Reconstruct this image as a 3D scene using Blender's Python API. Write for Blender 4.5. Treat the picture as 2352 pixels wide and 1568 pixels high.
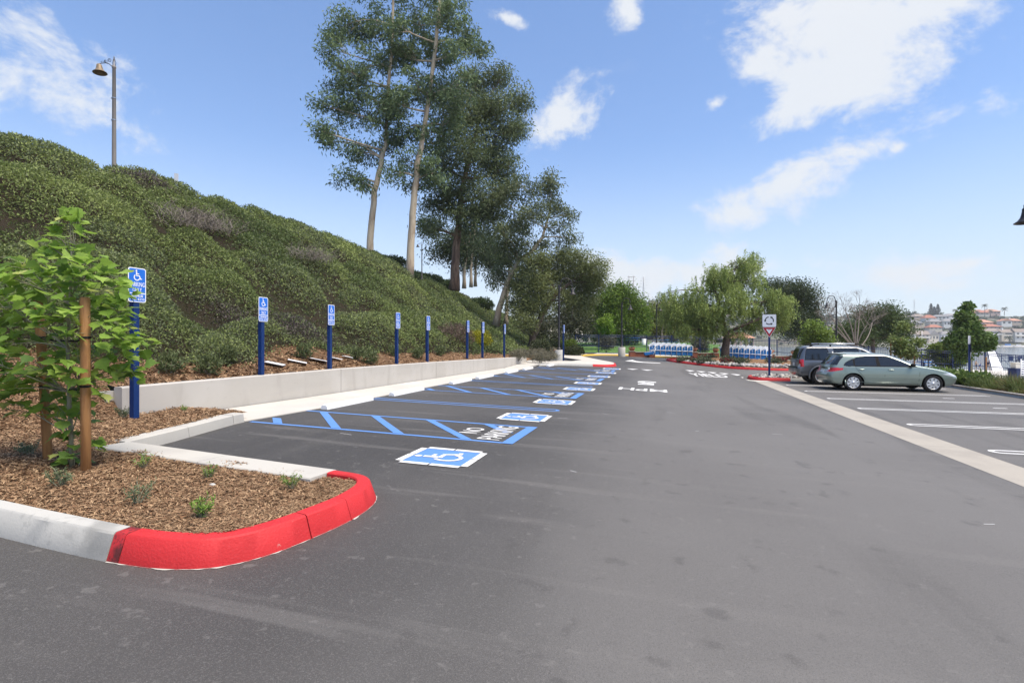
import bpy, bmesh, math, random
import numpy as np
from mathutils import Vector, Matrix, noise as mnoise
rnd = random.Random(7); rng = np.random.default_rng(7)
S = bpy.context.scene
for o in list(bpy.data.objects): bpy.data.objects.remove(o)
COL = S.collection
# ------------------------------------------------------------------ camera
FPX, CX, CY, TH, CAMZ = 1200., 1176., 786., math.radians(15.3), 1.65
cam = bpy.data.cameras.new('camera'); cam.sensor_width = 36; cam.lens = 36*FPX/2352; cam.clip_end = 6000; cam.clip_start = .05
cam.shift_y = 2/2352
co = bpy.data.objects.new('camera', cam); COL.objects.link(co)
co.location = (0, 0, CAMZ); co.rotation_euler = (math.pi/2, 0, TH); S.camera = co
RT = np.array([math.cos(TH), math.sin(TH), 0]); FW = np.array([-math.sin(TH), math.cos(TH), 0])
def ray(u, v): return RT*((u-CX)/FPX) + FW + np.array([0, 0, -(v-CY)/FPX])
def P(u, v, z):                       # point seen at (u, v) of the photograph, z metres along the view axis
    return Vector(ray(u, v)*z + np.array([0, 0, CAMZ]))
def sp(x, y, z): return P(x/1.06293, y/1.06293, z)
# ------------------------------------------------------------------ world, sun, exposure
SUN_EL, SUN_AZ = math.radians(63), math.radians(108)     # azimuth from +Y towards +X
W = bpy.data.worlds.new('World'); S.world = W; W.use_nodes = True
nt = W.node_tree; N = nt.nodes; L = nt.links; N.clear()
def nd(t, **k):
    n = N.new(t)
    for a, b in k.items(): setattr(n, a, b)
    return n
def mth(op, a, b=None, c=None, cl=False):
    n = nd('ShaderNodeMath', operation=op, use_clamp=cl)
    for i, x in enumerate((a, b, c)):
        if x is None: continue
        if isinstance(x, (int, float)): n.inputs[i].default_value = x
        else: L.new(x, n.inputs[i])
    return n.outputs[0]
SKY_STR, CLOUD_V = .084, .268
out = nd('ShaderNodeOutputWorld'); bg = nd('ShaderNodeBackground'); bg.inputs['Strength'].default_value = SKY_STR
sky = nd('ShaderNodeTexSky', sky_type='NISHITA', sun_disc=False, sun_elevation=SUN_EL, sun_rotation=SUN_AZ,
         altitude=100, air_density=1.0, dust_density=.25, ozone_density=2.2)
hs = nd('ShaderNodeHueSaturation'); hs.inputs['Saturation'].default_value = 1.15
gm = nd('ShaderNodeGamma'); gm.inputs[1].default_value = .78; L.new(sky.outputs[0], gm.inputs[0]); tn = nd('ShaderNodeMix', data_type='RGBA', blend_type='MULTIPLY'); tn.inputs['Factor'].default_value = 1; tn.inputs[7].default_value = (.95, .955, 1.05, 1); L.new(gm.outputs[0], tn.inputs[6]); L.new(tn.outputs[2], hs.inputs['Color'])
tc = nd('ShaderNodeTexCoord'); DIR = tc.outputs['Generated']
def dot(vec):
    n = nd('ShaderNodeVectorMath', operation='DOT_PRODUCT'); L.new(DIR, n.inputs[0]); n.inputs[1].default_value = vec; return n.outputs['Value']
m = None
#        u, v, half width, half height, roll of each cloud as it stands in the sky
CLOUDS = [(1930, 75, 190, 130, -.1), (2130, 20, 110, 50, -.2), (1820, 240, 50, 50, 0), (1840, 425, 190, 48, -.28), (1965, 365, 80, 34, -.2),
          (2060, 340, 26, 18, -.7), (1290, 262, 85, 42, -.55), (1445, 15, 40, 42, 0), (1500, 632, 190, 42, -.1), (1410, 612, 60, 30, 0),
          (2105, 620, 150, 42, -.05), (90, 165, 130, 60, .15), (190, 235, 110, 50, .35), (30, 190, 60, 60, 0), (1645, 240, 32, 18, -.4),
          (1160, 40, 40, 14, .3), (2230, 605, 60, 20, -.2), (1960, 150, 130, 70, -.2)]
for (u, v, a, b, r) in CLOUDS:
    d = Vector(ray(u, v)).normalized()
    e1 = Vector((0, 0, 1)).cross(d).normalized() * -1; e2 = e1.cross(d).normalized()
    if e2.z < 0: e2 = -e2
    f1 = e1*math.cos(r) - e2*math.sin(r); f2 = e1*math.sin(r) + e2*math.cos(r)
    k = FPX*Vector(ray(u, v)).length; f1 = f1*(k/a/1.5); f2 = f2*(k/b/1.65)
    n = nd('ShaderNodeCombineXYZ')
    L.new(mth('SUBTRACT', dot(f1), f1.dot(d)), n.inputs[0]); L.new(mth('SUBTRACT', dot(f2), f2.dot(d)), n.inputs[1])
    L.new(mth('MULTIPLY', mth('LESS_THAN', dot(d), 0.0), 9.0), n.inputs[2])
    ln = nd('ShaderNodeVectorMath', operation='LENGTH'); L.new(n.outputs[0], ln.inputs[0])
    q = mth('MULTIPLY', mth('SUBTRACT', 1.0, ln.outputs['Value']), .62 if u < 400 else 1.15 if v < 300 and u > 1700 else .95)
    m = q if m is None else mth('SMOOTH_MAX', m, q, .25)
n1 = nd('ShaderNodeTexNoise'); n1.inputs['Scale'].default_value = 8.5; n1.inputs['Detail'].default_value = 9; n1.inputs['Roughness'].default_value = .66; n1.inputs['Distortion'].default_value = .25
n3 = nd('ShaderNodeTexNoise'); n3.inputs['Scale'].default_value = 2.6; n3.inputs['Detail'].default_value = 3
mp = nd('ShaderNodeMapping'); mp.inputs['Scale'].default_value = (1, 1, 1.35); L.new(DIR, mp.inputs[0]); L.new(mp.outputs[0], n1.inputs[0]); L.new(mp.outputs[0], n3.inputs[0])
dens = mth('ADD', mth('MAXIMUM', m, -.9), mth('MULTIPLY', mth('SUBTRACT', n1.outputs[0], .5), 3.3))
mr = nd('ShaderNodeMapRange', interpolation_type='SMOOTHSTEP'); mr.inputs[1].default_value = .08; mr.inputs[2].default_value = .80; L.new(dens, mr.inputs[0])
# thin streaks everywhere, so the sky goes on the same way outside the frame
mr2 = nd('ShaderNodeMapRange', interpolation_type='SMOOTHSTEP'); mr2.inputs[1].default_value = .66; mr2.inputs[2].default_value = 1.0; mr2.inputs[4].default_value = .35
L.new(mth('ADD', mth('MULTIPLY', n1.outputs[0], .6), mth('MULTIPLY', n3.outputs[0], .55)), mr2.inputs[0])
cl = mth('MULTIPLY', mth('MAXIMUM', mr.outputs[0], mr2.outputs[0]), .95)
mx = nd('ShaderNodeMix', data_type='RGBA'); L.new(cl, mx.inputs['Factor'])
cc = nd('ShaderNodeMix', data_type='RGBA'); L.new(n3.outputs[0], cc.inputs['Factor'])
cv = CLOUD_V/SKY_STR
cc.inputs[6].default_value = (cv*.86, cv*.93, cv*1.02, 1); cc.inputs[7].default_value = (cv*.99, cv*1.0, cv*1.02, 1)
sz = nd('ShaderNodeSeparateXYZ'); L.new(DIR, sz.inputs[0]); hz = nd('ShaderNodeMapRange', interpolation_type='SMOOTHSTEP'); hz.inputs[1].default_value = 0; hz.inputs[2].default_value = .36; hz.inputs[3].default_value = .80; hz.inputs[4].default_value = 0; L.new(sz.outputs[2], hz.inputs[0])
hm_ = nd('ShaderNodeMix', data_type='RGBA'); L.new(hz.outputs[0], hm_.inputs['Factor']); L.new(hs.outputs[0], hm_.inputs[6]); hm_.inputs[7].default_value = (.212/SKY_STR, .242/SKY_STR, .272/SKY_STR, 1)      # pale haze low over the land
L.new(hm_.outputs[2], mx.inputs[6]); L.new(cc.outputs[2], mx.inputs[7])
L.new(mx.outputs[2], bg.inputs[0]); L.new(bg.outputs[0], out.inputs[0])
sun = bpy.data.lights.new('sun', 'SUN'); sun.energy = 2.1; sun.angle = math.radians(40); sun.color = (1, .90, .76)
so = bpy.data.objects.new('sun', sun); COL.objects.link(so)
sd = Vector((math.sin(SUN_AZ)*math.cos(SUN_EL), math.cos(SUN_AZ)*math.cos(SUN_EL), math.sin(SUN_EL)))
so.rotation_euler = sd.to_track_quat('Z', 'Y').to_euler(); so.location = (20, -10, 40)
S.view_settings.view_transform = 'Standard'; S.view_settings.look = 'None'; S.view_settings.gamma = 1; S.view_settings.exposure = 1.78
S.view_settings.use_curve_mapping = False
S.cycles.max_bounces = 5; S.cycles.diffuse_bounces = 3; S.cycles.glossy_bounces = 3; S.cycles.transmission_bounces = 3; S.cycles.transparent_max_bounces = 4
S.cycles.use_denoising = True; S.cycles.caustics_reflective = False; S.cycles.caustics_refractive = False
# ------------------------------------------------------------------ terrain functions
def g(x, y):                          # paved lot
    return np.interp(x, [-60, -1.5, 5, 12.5, 60], [1.755, 0, -.30, -.34, -.34]) + .012*np.clip(np.asarray(y, float)-30, 0, 28)
def sstep(a, b, x): t = np.clip((np.asarray(x, float)-a)/(b-a), 0, 1); return t*t*(3-2*t)
def toe(y): return np.interp(y, [0, 6.2, 6.9, 8.2, 12, 33, 45, 70], [-8.5, -8.8, -9.05, -9.03, -8.75, -8.05, -9.5, -13])
def hillz(x, y):                      # planted slope left of the lot
    x = np.asarray(x, float); y = np.asarray(y, float)
    d = toe(y)-x
    base = np.interp(y, [0, 5.9, 7.0, 12, 30, 34, 50, 70], [.36, .38, .74, .80, .66, .38, .55, .6])
    top = np.interp(y, [-10, 10, 30, 60, 80, 110], [9.3, 9.3, 9.3, 8.9, 7.5, 5.0])
    prof = np.interp(d, [-3, 0, 1.6, 4, 9, 13, 15.5, 18, 40], [0, 0, .055, .20, .60, .88, .99, 1.02, 1.0])
    return base + (top-base)*prof
def at(u, v, dz=0., f=None):          # where the sight line of a photo pixel meets the ground
    f = f or g; d = ray(u, v); t = 1.
    while t < 400:
        p = d*t
        if p[2]+CAMZ < f(p[0], p[1])+dz: break
        t *= 1.0015
    return Vector((p[0], p[1], float(f(p[0], p[1]))+dz))
def sat(x, y, dz=0., f=None): return at(x/1.06293, y/1.06293, dz, f)
def gz(x, y): return float(g(x, y))
# ------------------------------------------------------------------ object helpers
def link(o, parent=None):
    COL.objects.link(o)
    if parent is not None: o.parent = parent
    return o
def tag(o, label=None, cat=None, group=None, kind=None):
    if label: o['label'] = label
    if cat: o['category'] = cat
    if group: o['group'] = group
    if kind: o['kind'] = kind
    return o
def thing(name, label, cat, loc=(0, 0, 0), rz=0., group=None):
    o = bpy.data.objects.new(name, None); o.empty_display_size = .2; COL.objects.link(o)
    o.location = loc; o.rotation_euler = (0, 0, rz); return tag(o, label, cat, group)
def copy_tree(o, parent=None):
    c = o.copy(); COL.objects.link(c)
    if parent is not None: c.parent = parent
    for ch in list(o.children): copy_tree(ch, c)
    return c
class MB:
    def __init__(s): s.v = []; s.f = []; s.m = []; s.sm = []
    def add(s, vs, fs, mi=0, smooth=False):
        b = len(s.v); s.v += [tuple(v) for v in vs]
        for f in fs: s.f.append([b+i for i in f]); s.m.append(mi); s.sm.append(smooth)
        return s
    def box(s, x0, x1, y0, y1, z0, z1, mi=0, M=None):
        vs = [Vector((x, y, z)) for z in (z0, z1) for (x, y) in ((x0, y0), (x1, y0), (x1, y1), (x0, y1))]
        if M is not None: vs = [M @ v for v in vs]
        return s.add(vs, [(3, 2, 1, 0), (4, 5, 6, 7), (0, 1, 5, 4), (1, 2, 6, 5), (2, 3, 7, 6), (3, 0, 4, 7)], mi)
    def tube(s, pts, rad, n=8, mi=0, cap=True):
        pts = [Vector(p) for p in pts]
        if isinstance(rad, (int, float)): rad = [rad]*len(pts)
        vs = []; fs = []
        for i, p in enumerate(pts):
            t = (pts[min(i+1, len(pts)-1)]-pts[max(i-1, 0)]).normalized()
            a = t.orthogonal() if i == 0 else (a - t*a.dot(t))
            if a.length < 1e-6: a = t.orthogonal()
            a.normalize(); b = t.cross(a)
            for k in range(n):
                q = 2*math.pi*k/n; vs.append(p + (a*math.cos(q)+b*math.sin(q))*rad[i])
        for i in range(len(pts)-1):
            for k in range(n): fs.append((i*n+k, i*n+(k+1) % n, (i+1)*n+(k+1) % n, (i+1)*n+k))
        if cap: fs.append(tuple(range(n))[::-1]); fs.append(tuple((len(pts)-1)*n+k for k in range(n)))
        return s.add(vs, fs, mi, True)
    def lathe(s, prof, n=20, mi=0, M=None, smooth=True):
        vs = []; fs = []
        for (r, z) in prof:
            for k in range(n):
                q = 2*math.pi*k/n; v = Vector((r*math.cos(q), r*math.sin(q), z)); vs.append(M @ v if M is not None else v)
        for i in range(len(prof)-1):
            for k in range(n): fs.append((i*n+k, i*n+(k+1) % n, (i+1)*n+(k+1) % n, (i+1)*n+k))
        return s.add(vs, fs, mi, smooth)
    def ball(s, c, r, n=10, mi=0, sc=(1, 1, 1)):
        return s.lathe([(r*math.sin(math.pi*i/n)+1e-5, -r*math.cos(math.pi*i/n)) for i in range(n+1)], n+2, mi,
                       Matrix.Translation(c) @ Matrix.Diagonal((*sc, 1)))
    def prism(s, poly, h0, h1, mi=0, M=None):        # polygon in xy, extruded h0..h1 in z
        n = len(poly); vs = [Vector((x, y, h)) for h in (h0, h1) for (x, y) in poly]
        if M is not None: vs = [M @ v for v in vs]
        return s.add(vs, [tuple(range(n))[::-1], tuple(range(n, 2*n))] + [(i, (i+1) % n, n+(i+1) % n, n+i) for i in range(n)], mi)
    def build(s, name, mats, parent=None, loc=None, bevel=0, sharp=0):
        me = bpy.data.meshes.new(name); me.from_pydata(s.v, [], s.f)
        for mt in (mats if isinstance(mats, (list, tuple)) else [mats]): me.materials.append(mt)
        me.polygons.foreach_set('material_index', s.m); me.polygons.foreach_set('use_smooth', s.sm)
        bm = bmesh.new(); bm.from_mesh(me); bmesh.ops.recalc_face_normals(bm, faces=bm.faces)
        if bevel:
            bmesh.ops.bevel(bm, geom=[e for e in bm.edges if len(e.link_faces) == 2 and e.calc_face_angle(0) > .5], offset=bevel, segments=2, affect='EDGES', profile=.5)
        bm.to_mesh(me); bm.free(); me.update()
        if sharp: me.set_sharp_from_angle(angle=sharp)
        o = bpy.data.objects.new(name, me)
        if loc is not None: o.location = loc
        return link(o, parent)
def npmesh(name, V, F, mat, parent=None, col=None, smooth=False):   # F: (n,k) array of equal-sized faces
    me = bpy.data.meshes.new(name); V = np.ascontiguousarray(V, np.float32); F = np.ascontiguousarray(F, np.int32)
    n, k = F.shape
    me.vertices.add(len(V)); me.vertices.foreach_set('co', V.ravel()); me.loops.add(n*k); me.loops.foreach_set('vertex_index', F.ravel())
    me.polygons.add(n); me.polygons.foreach_set('loop_start', np.arange(0, n*k, k, dtype=np.int32))
    me.polygons.foreach_set('use_smooth', np.full(n, smooth, bool))
    if col is not None:
        a = me.attributes.new('leafcol', 'FLOAT_COLOR', 'POINT'); c = np.ones((len(V), 4), np.float32); c[:, :3] = col; a.data.foreach_set('color', c.ravel())
    me.update(calc_edges=True); me.materials.append(mat)
    return link(bpy.data.objects.new(name, me), parent)
def gridmesh(name, xs, ys, f, mat, parent=None, keep=None, smooth=True):
    X, Y = np.meshgrid(xs, ys); Z = f(X, Y); V = np.stack([X, Y, Z], -1).reshape(-1, 3); nx = len(xs)
    i, j = np.meshgrid(np.arange(nx-1), np.arange(len(ys)-1)); a = (j*nx+i).ravel(); F = np.stack([a, a+1, a+nx+1, a+nx], 1)
    if keep is not None:
        c = V[F].mean(1); F = F[keep(c[:, 0], c[:, 1])]
    return npmesh(name, V, F, mat, parent, smooth=smooth)
# ------------------------------------------------------------------ materials
def mat(name, col, rough=.6, metal=0., spec=.4, coat=0., nz=None, bump=None, emis=None):
    """nz: list of (scale, detail, low, high, colour, amount) noise layers mixed over the colour; bump: (scale, strength, distance)"""
    m = bpy.data.materials.new(name); m.use_nodes = True; t = m.node_tree; b = t.nodes['Principled BSDF']
    b.inputs['Base Color'].default_value = (*col, 1); b.inputs['Roughness'].default_value = rough; b.inputs['Metallic'].default_value = metal
    b.inputs['Specular IOR Level'].default_value = spec; b.inputs['Coat Weight'].default_value = coat; b.inputs['Coat Roughness'].default_value = .05
    tcn = t.nodes.new('ShaderNodeTexCoord'); src = None
    for (sc, de, lo, hi, c2, am) in (nz or []):
        n = t.nodes.new('ShaderNodeTexNoise'); n.inputs['Detail'].default_value = de
        if isinstance(sc, tuple):
            mpn = t.nodes.new('ShaderNodeMapping'); mpn.inputs['Scale'].default_value = sc; t.links.new(tcn.outputs['Object'], mpn.inputs[0]); t.links.new(mpn.outputs[0], n.inputs[0]); n.inputs['Scale'].default_value = 1
        else: n.inputs['Scale'].default_value = sc; t.links.new(tcn.outputs['Object'], n.inputs[0])
        r = t.nodes.new('ShaderNodeMapRange'); r.inputs[1].default_value = lo; r.inputs[2].default_value = hi; r.inputs[4].default_value = am; r.interpolation_type = 'SMOOTHSTEP'
        t.links.new(n.outputs[0], r.inputs[0]); x = t.nodes.new('ShaderNodeMix'); x.data_type = 'RGBA'; t.links.new(r.outputs[0], x.inputs['Factor'])
        x.inputs[7].default_value = (*c2, 1)
        if src is None: x.inputs[6].default_value = (*col, 1)
        else: t.links.new(src, x.inputs[6])
        src = x.outputs[2]
    if src is not None: t.links.new(src, b.inputs['Base Color'])
    if bump:
        n = t.nodes.new('ShaderNodeTexNoise'); n.inputs['Scale'].default_value = bump[0]; n.inputs['Detail'].default_value = 5; t.links.new(tcn.outputs['Object'], n.inputs[0])
        bp = t.nodes.new('ShaderNodeBump'); bp.inputs['Strength'].default_value = bump[1]; bp.inputs['Distance'].default_value = bump[2]
        t.links.new(n.outputs[0], bp.inputs['Height']); t.links.new(bp.outputs[0], b.inputs['Normal'])
    return m
def leafmat(name, trans=.3, rough=.55):
    m = bpy.data.materials.new(name); m.use_nodes = True; t = m.node_tree; b = t.nodes['Principled BSDF']
    a = t.nodes.new('ShaderNodeAttribute'); a.attribute_name = 'leafcol'; t.links.new(a.outputs['Color'], b.inputs['Base Color'])
    b.inputs['Roughness'].default_value = rough; b.inputs['Specular IOR Level'].default_value = .25
    tr = t.nodes.new('ShaderNodeBsdfTranslucent'); t.links.new(a.outputs['Color'], tr.inputs[0]); ms = t.nodes.new('ShaderNodeMixShader'); ms.inputs[0].default_value = trans
    t.links.new(b.outputs[0], ms.inputs[1]); t.links.new(tr.outputs[0], ms.inputs[2]); t.links.new(ms.outputs[0], t.nodes['Material Output'].inputs[0])
    return m
M = {}
M['asphalt'] = mat('asphalt', (.082, .079, .079), .74, spec=.55, nz=[(.30, 5, .38, .62, (.110, .106, .105), 1), ((.9, .14, 1), 5, .46, .66, (.062, .060, .061), .85), ((.35, 3.2, 1), 5, .54, .70, (.112, .108, .105), .5),
                   (5, 8, .57, .68, (.055, .053, .054), .5), (12, 8, .62, .72, (.125, .12, .117), .45), (70, 3, .52, .70, (.125, .122, .118), .5), (95, 3, .54, .70, (.045, .044, .045), .6), (170, 2, .52, .68, (.19, .185, .18), .6), (260, 2, .55, .72, (.02, .02, .021), .7)], bump=(200, .8, .005))
def asphalt():
    m = mat('asphalt', (.1, .1, .1), .74, spec=.5, bump=(200, .8, .005)); t = m.node_tree; b = t.nodes['Principled BSDF']; tc_ = t.nodes.new('ShaderNodeTexCoord'); K = t.links.new
    def mapped(s): n = t.nodes.new('ShaderNodeMapping'); n.inputs['Scale'].default_value = s; K(tc_.outputs['Object'], n.inputs[0]); return n.outputs[0]
    def noi(s, d, vec=None, ds=0.): n = t.nodes.new('ShaderNodeTexNoise'); n.inputs['Scale'].default_value = s; n.inputs['Detail'].default_value = d; n.inputs['Distortion'].default_value = ds; K(vec or tc_.outputs['Object'], n.inputs[0]); return n.outputs[0]
    def mm(op, a, c, cl=False):
        n = t.nodes.new('ShaderNodeMath'); n.operation = op; n.use_clamp = cl
        for i, x in enumerate((a, c)):
            if isinstance(x, (int, float)): n.inputs[i].default_value = x
            else: K(x, n.inputs[i])
        return n.outputs[0]
    def ramp(x, lo, hi, a=0., c=1.): n = t.nodes.new('ShaderNodeMapRange'); n.interpolation_type = 'SMOOTHSTEP'; n.inputs[1].default_value = lo; n.inputs[2].default_value = hi; n.inputs[3].default_value = a; n.inputs[4].default_value = c; K(x, n.inputs[0]); return n.outputs[0]
    def mix(f, a, c):
        n = t.nodes.new('ShaderNodeMix'); n.data_type = 'RGBA'; K(f, n.inputs['Factor'])
        for i, x in ((6, a), (7, c)):
            if isinstance(x, tuple): n.inputs[i].default_value = (*x, 1)
            else: K(x, n.inputs[i])
        return n.outputs[2]
    sx = t.nodes.new('ShaderNodeSeparateXYZ'); K(tc_.outputs['Object'], sx.inputs[0])
    xw = mm('ADD', sx.outputs[0], mm('MULTIPLY', noi(.45, 4), 2.2))                    # the stalls were resurfaced: darker left of the lane
    c = mix(ramp(xw, -1.6, 1.4), (.030, .0285, .028), (.120, .115, .110))
    c = mix(ramp(noi(.22, 4), .4, .62, 0, .45), c, (.084, .079, .075))
    c = mix(ramp(noi(1, 6, mapped((.75, .10, 1)), .6), .52, .66, 0, .6), c, (.060, .057, .054))   # rolled streaks along the lane
    c = mix(ramp(noi(1, 6, mapped((.22, 2.6, 1)), .4), .56, .68, 0, .4), c, (.138, .131, .124))
    c = mix(ramp(noi(3.2, 9), .60, .70, 0, .5), c, (.050, .047, .045))
    c = mix(ramp(noi(9, 9), .63, .70, 0, .45), c, (.15, .143, .136))
    c = mix(mm('MULTIPLY', ramp(noi(1, 5, mapped((1.6, 4.5, 1)), .3), .62, .70), ramp(noi(.7, 2), .55, .66, 0, .32), True), c, (.055, .052, .050))   # tyre scuffs
    for (s_, lo, hi, col, a) in ((70, .53, .68, (.14, .134, .128), .35), (95, .54, .68, (.045, .043, .042), .4), (170, .54, .68, (.20, .19, .183), .35), (260, .55, .70, (.03, .029, .029), .45)): c = mix(ramp(noi(s_, 2), lo, hi, 0, a), c, col)
    K(c, b.inputs['Base Color']); return m
M['asphalt'] = asphalt()
M['concrete'] = mat('concrete', (.47, .445, .40), .85, spec=.3, nz=[(1.3, 5, .4, .7, (.43, .41, .38), .8), (24, 4, .5, .8, (.40, .37, .33), .35), (.5, 3, .5, .8, (.56, .54, .50), .7)], bump=(90, .15, .004))
M['wall'] = mat('wall_concrete', (.40, .378, .345), .85, spec=.3, nz=[((.5, .5, 5), 5, .45, .66, (.38, .36, .33), .7), (1.0, 7, .4, .62, (.435, .415, .385), .8), ((3, 3, .5), 7, .58, .70, (.34, .32, .29), .5), (9, 8, .62, .72, (.32, .30, .27), .4)], bump=(40, .1, .004))
M['kerb'] = mat('kerb_concrete', (.42, .415, .39), .85, spec=.3, nz=[(2.2, 8, .42, .64, (.37, .365, .345), .8), (14, 7, .55, .68, (.29, .29, .275), .55), ((1.1, 1.1, 1.1), 6, .62, .70, (.20, .20, .19), .6), (.7, 3, .5, .7, (.40, .39, .365), .6)], bump=(50, .25, .006))
M['pale_kerb'] = mat('pale_kerb_concrete', (.43, .415, .38), .85, spec=.3, nz=[(2, 6, .4, .72, (.37, .355, .33), .7), (20, 5, .55, .75, (.38, .36, .33), .3)], bump=(50, .2, .005))
M['red'] = mat('red_kerb_paint', (.48, .027, .031), .6, spec=.25, nz=[(4, 6, .46, .68, (.43, .024, .028), .8), (13, 7, .70, .76, (.42, .30, .27), .6), (60, 4, .5, .75, (.52, .045, .05), .5)], bump=(55, .6, .006))
M['scuff'] = mat('rubber_scuffed_red', (.40, .022, .027), .6, nz=[(9, 7, .36, .60, (.07, .018, .018), .9), (40, 5, .5, .65, (.05, .017, .017), .6)], bump=(60, .3, .005))
M['yellow'] = mat('yellow_kerb_paint', (.62, .40, .04), .6, nz=[((.5, .5, 8), 5, .48, .66, (.36, .25, .07), .8)])
M['gutter'] = mat('gutter_concrete', (.33, .305, .265), .85, spec=.3, nz=[(1.1, 6, .4, .7, (.27, .25, .22), .8), (60, 4, .5, .75, (.24, .22, .20), .5), (9, 4, .6, .8, (.42, .39, .35), .4)], bump=(120, .25, .004))
M['blue_paint'] = mat('blue_road_paint', (.095, .225, .53), .6, nz=[(30, 8, .52, .68, (.11, .18, .34), .5), (3, 4, .5, .8, (.12, .26, .57), .5), (60, 5, .60, .70, (.09, .09, .095), .45)])
M['white_paint'] = mat('white_road_paint', (.64, .64, .63), .6, nz=[(22, 8, .54, .70, (.40, .40, .40), .5), (60, 5, .61, .70, (.16, .155, .15), .5), (2, 4, .5, .8, (.66, .66, .66), .5)])
M['grey_paint'] = mat('worn_white_line_paint', (.55, .55, .55), .65, nz=[(18, 6, .5, .75, (.26, .26, .26), .7)])
M['mulch'] = mat('bark_mulch', (.20, .118, .066), .95, spec=.1, nz=[(38, 6, .42, .62, (.29, .185, .11), .9), (90, 4, .5, .68, (.075, .043, .026), .9), (3, 3, .4, .7, (.15, .088, .053), .6)], bump=(60, 1, .03))
M['soil'] = mat('slope_soil', (.026, .021, .015), .95, spec=.05, nz=[(2.5, 5, .4, .65, (.018, .020, .010), .9), (30, 4, .5, .7, (.06, .045, .035), .4)], bump=(20, .8, .05))
M['leaf'] = leafmat('foliage'); M['leaf_soft'] = leafmat('soft_foliage', .4, .45); M['chip'] = leafmat('wood_chip', 0., .9)
M['blue_metal'] = mat('blue_painted_steel', (.003, .024, .115), .5, spec=.3, nz=[((2, 2, 12), 4, .55, .8, (.005, .030, .14), .6)])
M['fence_blue'] = mat('blue_fence_steel', (.012, .028, .105), .45)
M['sign_blue'] = mat('sign_blue_sheet', (.012, .135, .57), .35); M['sign_white'] = mat('sign_white_sheet', (.80, .81, .83), .4)
M['sign_red'] = mat('sign_red_sheet', (.40, .012, .02), .4); M['black'] = mat('black_print', (.008, .008, .009), .5)
M['sign_back'] = mat('bare_aluminium', (.42, .43, .44), .45, metal=.6)
M['lamp_black'] = mat('dark_bronze_lamp_paint', (.018, .016, .018), .45, nz=[(40, 3, .5, .8, (.03, .027, .027), .6)])
M['lamp_bronze'] = mat('weathered_bell_shade', (.21, .155, .095), .55, metal=.2, nz=[(9, 5, .4, .7, (.12, .085, .055), .8)])
M['lamp_grey'] = mat('weathered_grey_pole', (.17, .155, .145), .6, nz=[((8, 8, .8), 5, .4, .7, (.24, .215, .19), .8)])
M['wood'] = mat('treated_pine_stake', (.36, .18, .065), .7, nz=[((30, 30, 2.5), 5, .4, .65, (.25, .115, .04), .85), ((70, 70, 4), 4, .55, .7, (.36, .20, .085), .5)], bump=(80, .3, .004))
M['bark_pale'] = mat('pale_eucalyptus_bark', (.42, .35, .255), .85, nz=[((3, 3, .7), 5, .42, .62, (.27, .205, .145), .8), ((9, 9, 1.2), 5, .55, .72, (.50, .45, .37), .6), ((5, 5, 1.6), 4, .66, .75, (.13, .085, .055), .8)], bump=(12, .3, .03))
M['bark_red'] = mat('peeling_brown_bark', (.22, .14, .095), .9, nz=[((6, 6, .8), 5, .45, .6, (.09, .055, .04), .9), ((9, 9, .7), 5, .6, .7, (.44, .33, .23), .8)], bump=(14, .6, .04))
M['bark_dark'] = mat('dark_rough_bark', (.105, .078, .058), .95, nz=[((14, 14, 3), 5, .45, .65, (.045, .032, .025), .9)], bump=(22, .8, .05))
M['bark_grey'] = mat('grey_twig_bark', (.22, .19, .165), .9, nz=[(8, 4, .4, .7, (.14, .12, .105), .8)])
M['bark_young'] = mat('young_grey_green_bark', (.23, .22, .15), .8, nz=[((20, 20, 5), 4, .4, .7, (.16, .15, .10), .7)])
M['rubber'] = mat('black_rubber', (.011, .011, .012), .8, spec=.3); M['glass'] = mat('tinted_car_glass', (.012, .014, .016), .06, spec=.8)
M['brick'] = mat('brick_red', (.30, .105, .06), .9, nz=[(6, 4, .4, .7, (.22, .075, .045), .8)]); M['mortar'] = mat('mortar', (.27, .2, .16), .9)
M['terracotta'] = mat('terracotta', (.42, .17, .09), .8, nz=[(9, 4, .4, .7, (.34, .13, .07), .8)])
M['white_plastic'] = mat('white_plastic', (.78, .79, .80), .4); M['canvas_blue'] = mat('blue_canvas', (.02, .19, .52), .7, nz=[(30, 3, .4, .7, (.016, .14, .42), .8)])
M['steel'] = mat('stainless_steel', (.5, .5, .5), .3, metal=.9); M['dark_steel'] = mat('sooty_black_steel', (.02, .02, .021), .6)
M['sand'] = mat('pale_sand', (.62, .585, .54), .95, nz=[(.6, 5, .4, .7, (.55, .51, .47), .8)])
M['grass'] = mat('lawn_turf', (.07, .155, .02), .9, nz=[(.5, 5, .4, .65, (.10, .20, .03), .9), (6, 5, .4, .7, (.045, .11, .014), .7)], bump=(30, .6, .05))
M['water'] = mat('lake_water', (.10, .13, .15), .12, spec=.6, bump=(1.2, .25, .15))
# ================================================================== SETTING
def kindof(o, k='structure'): o['kind'] = k; return o
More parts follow.
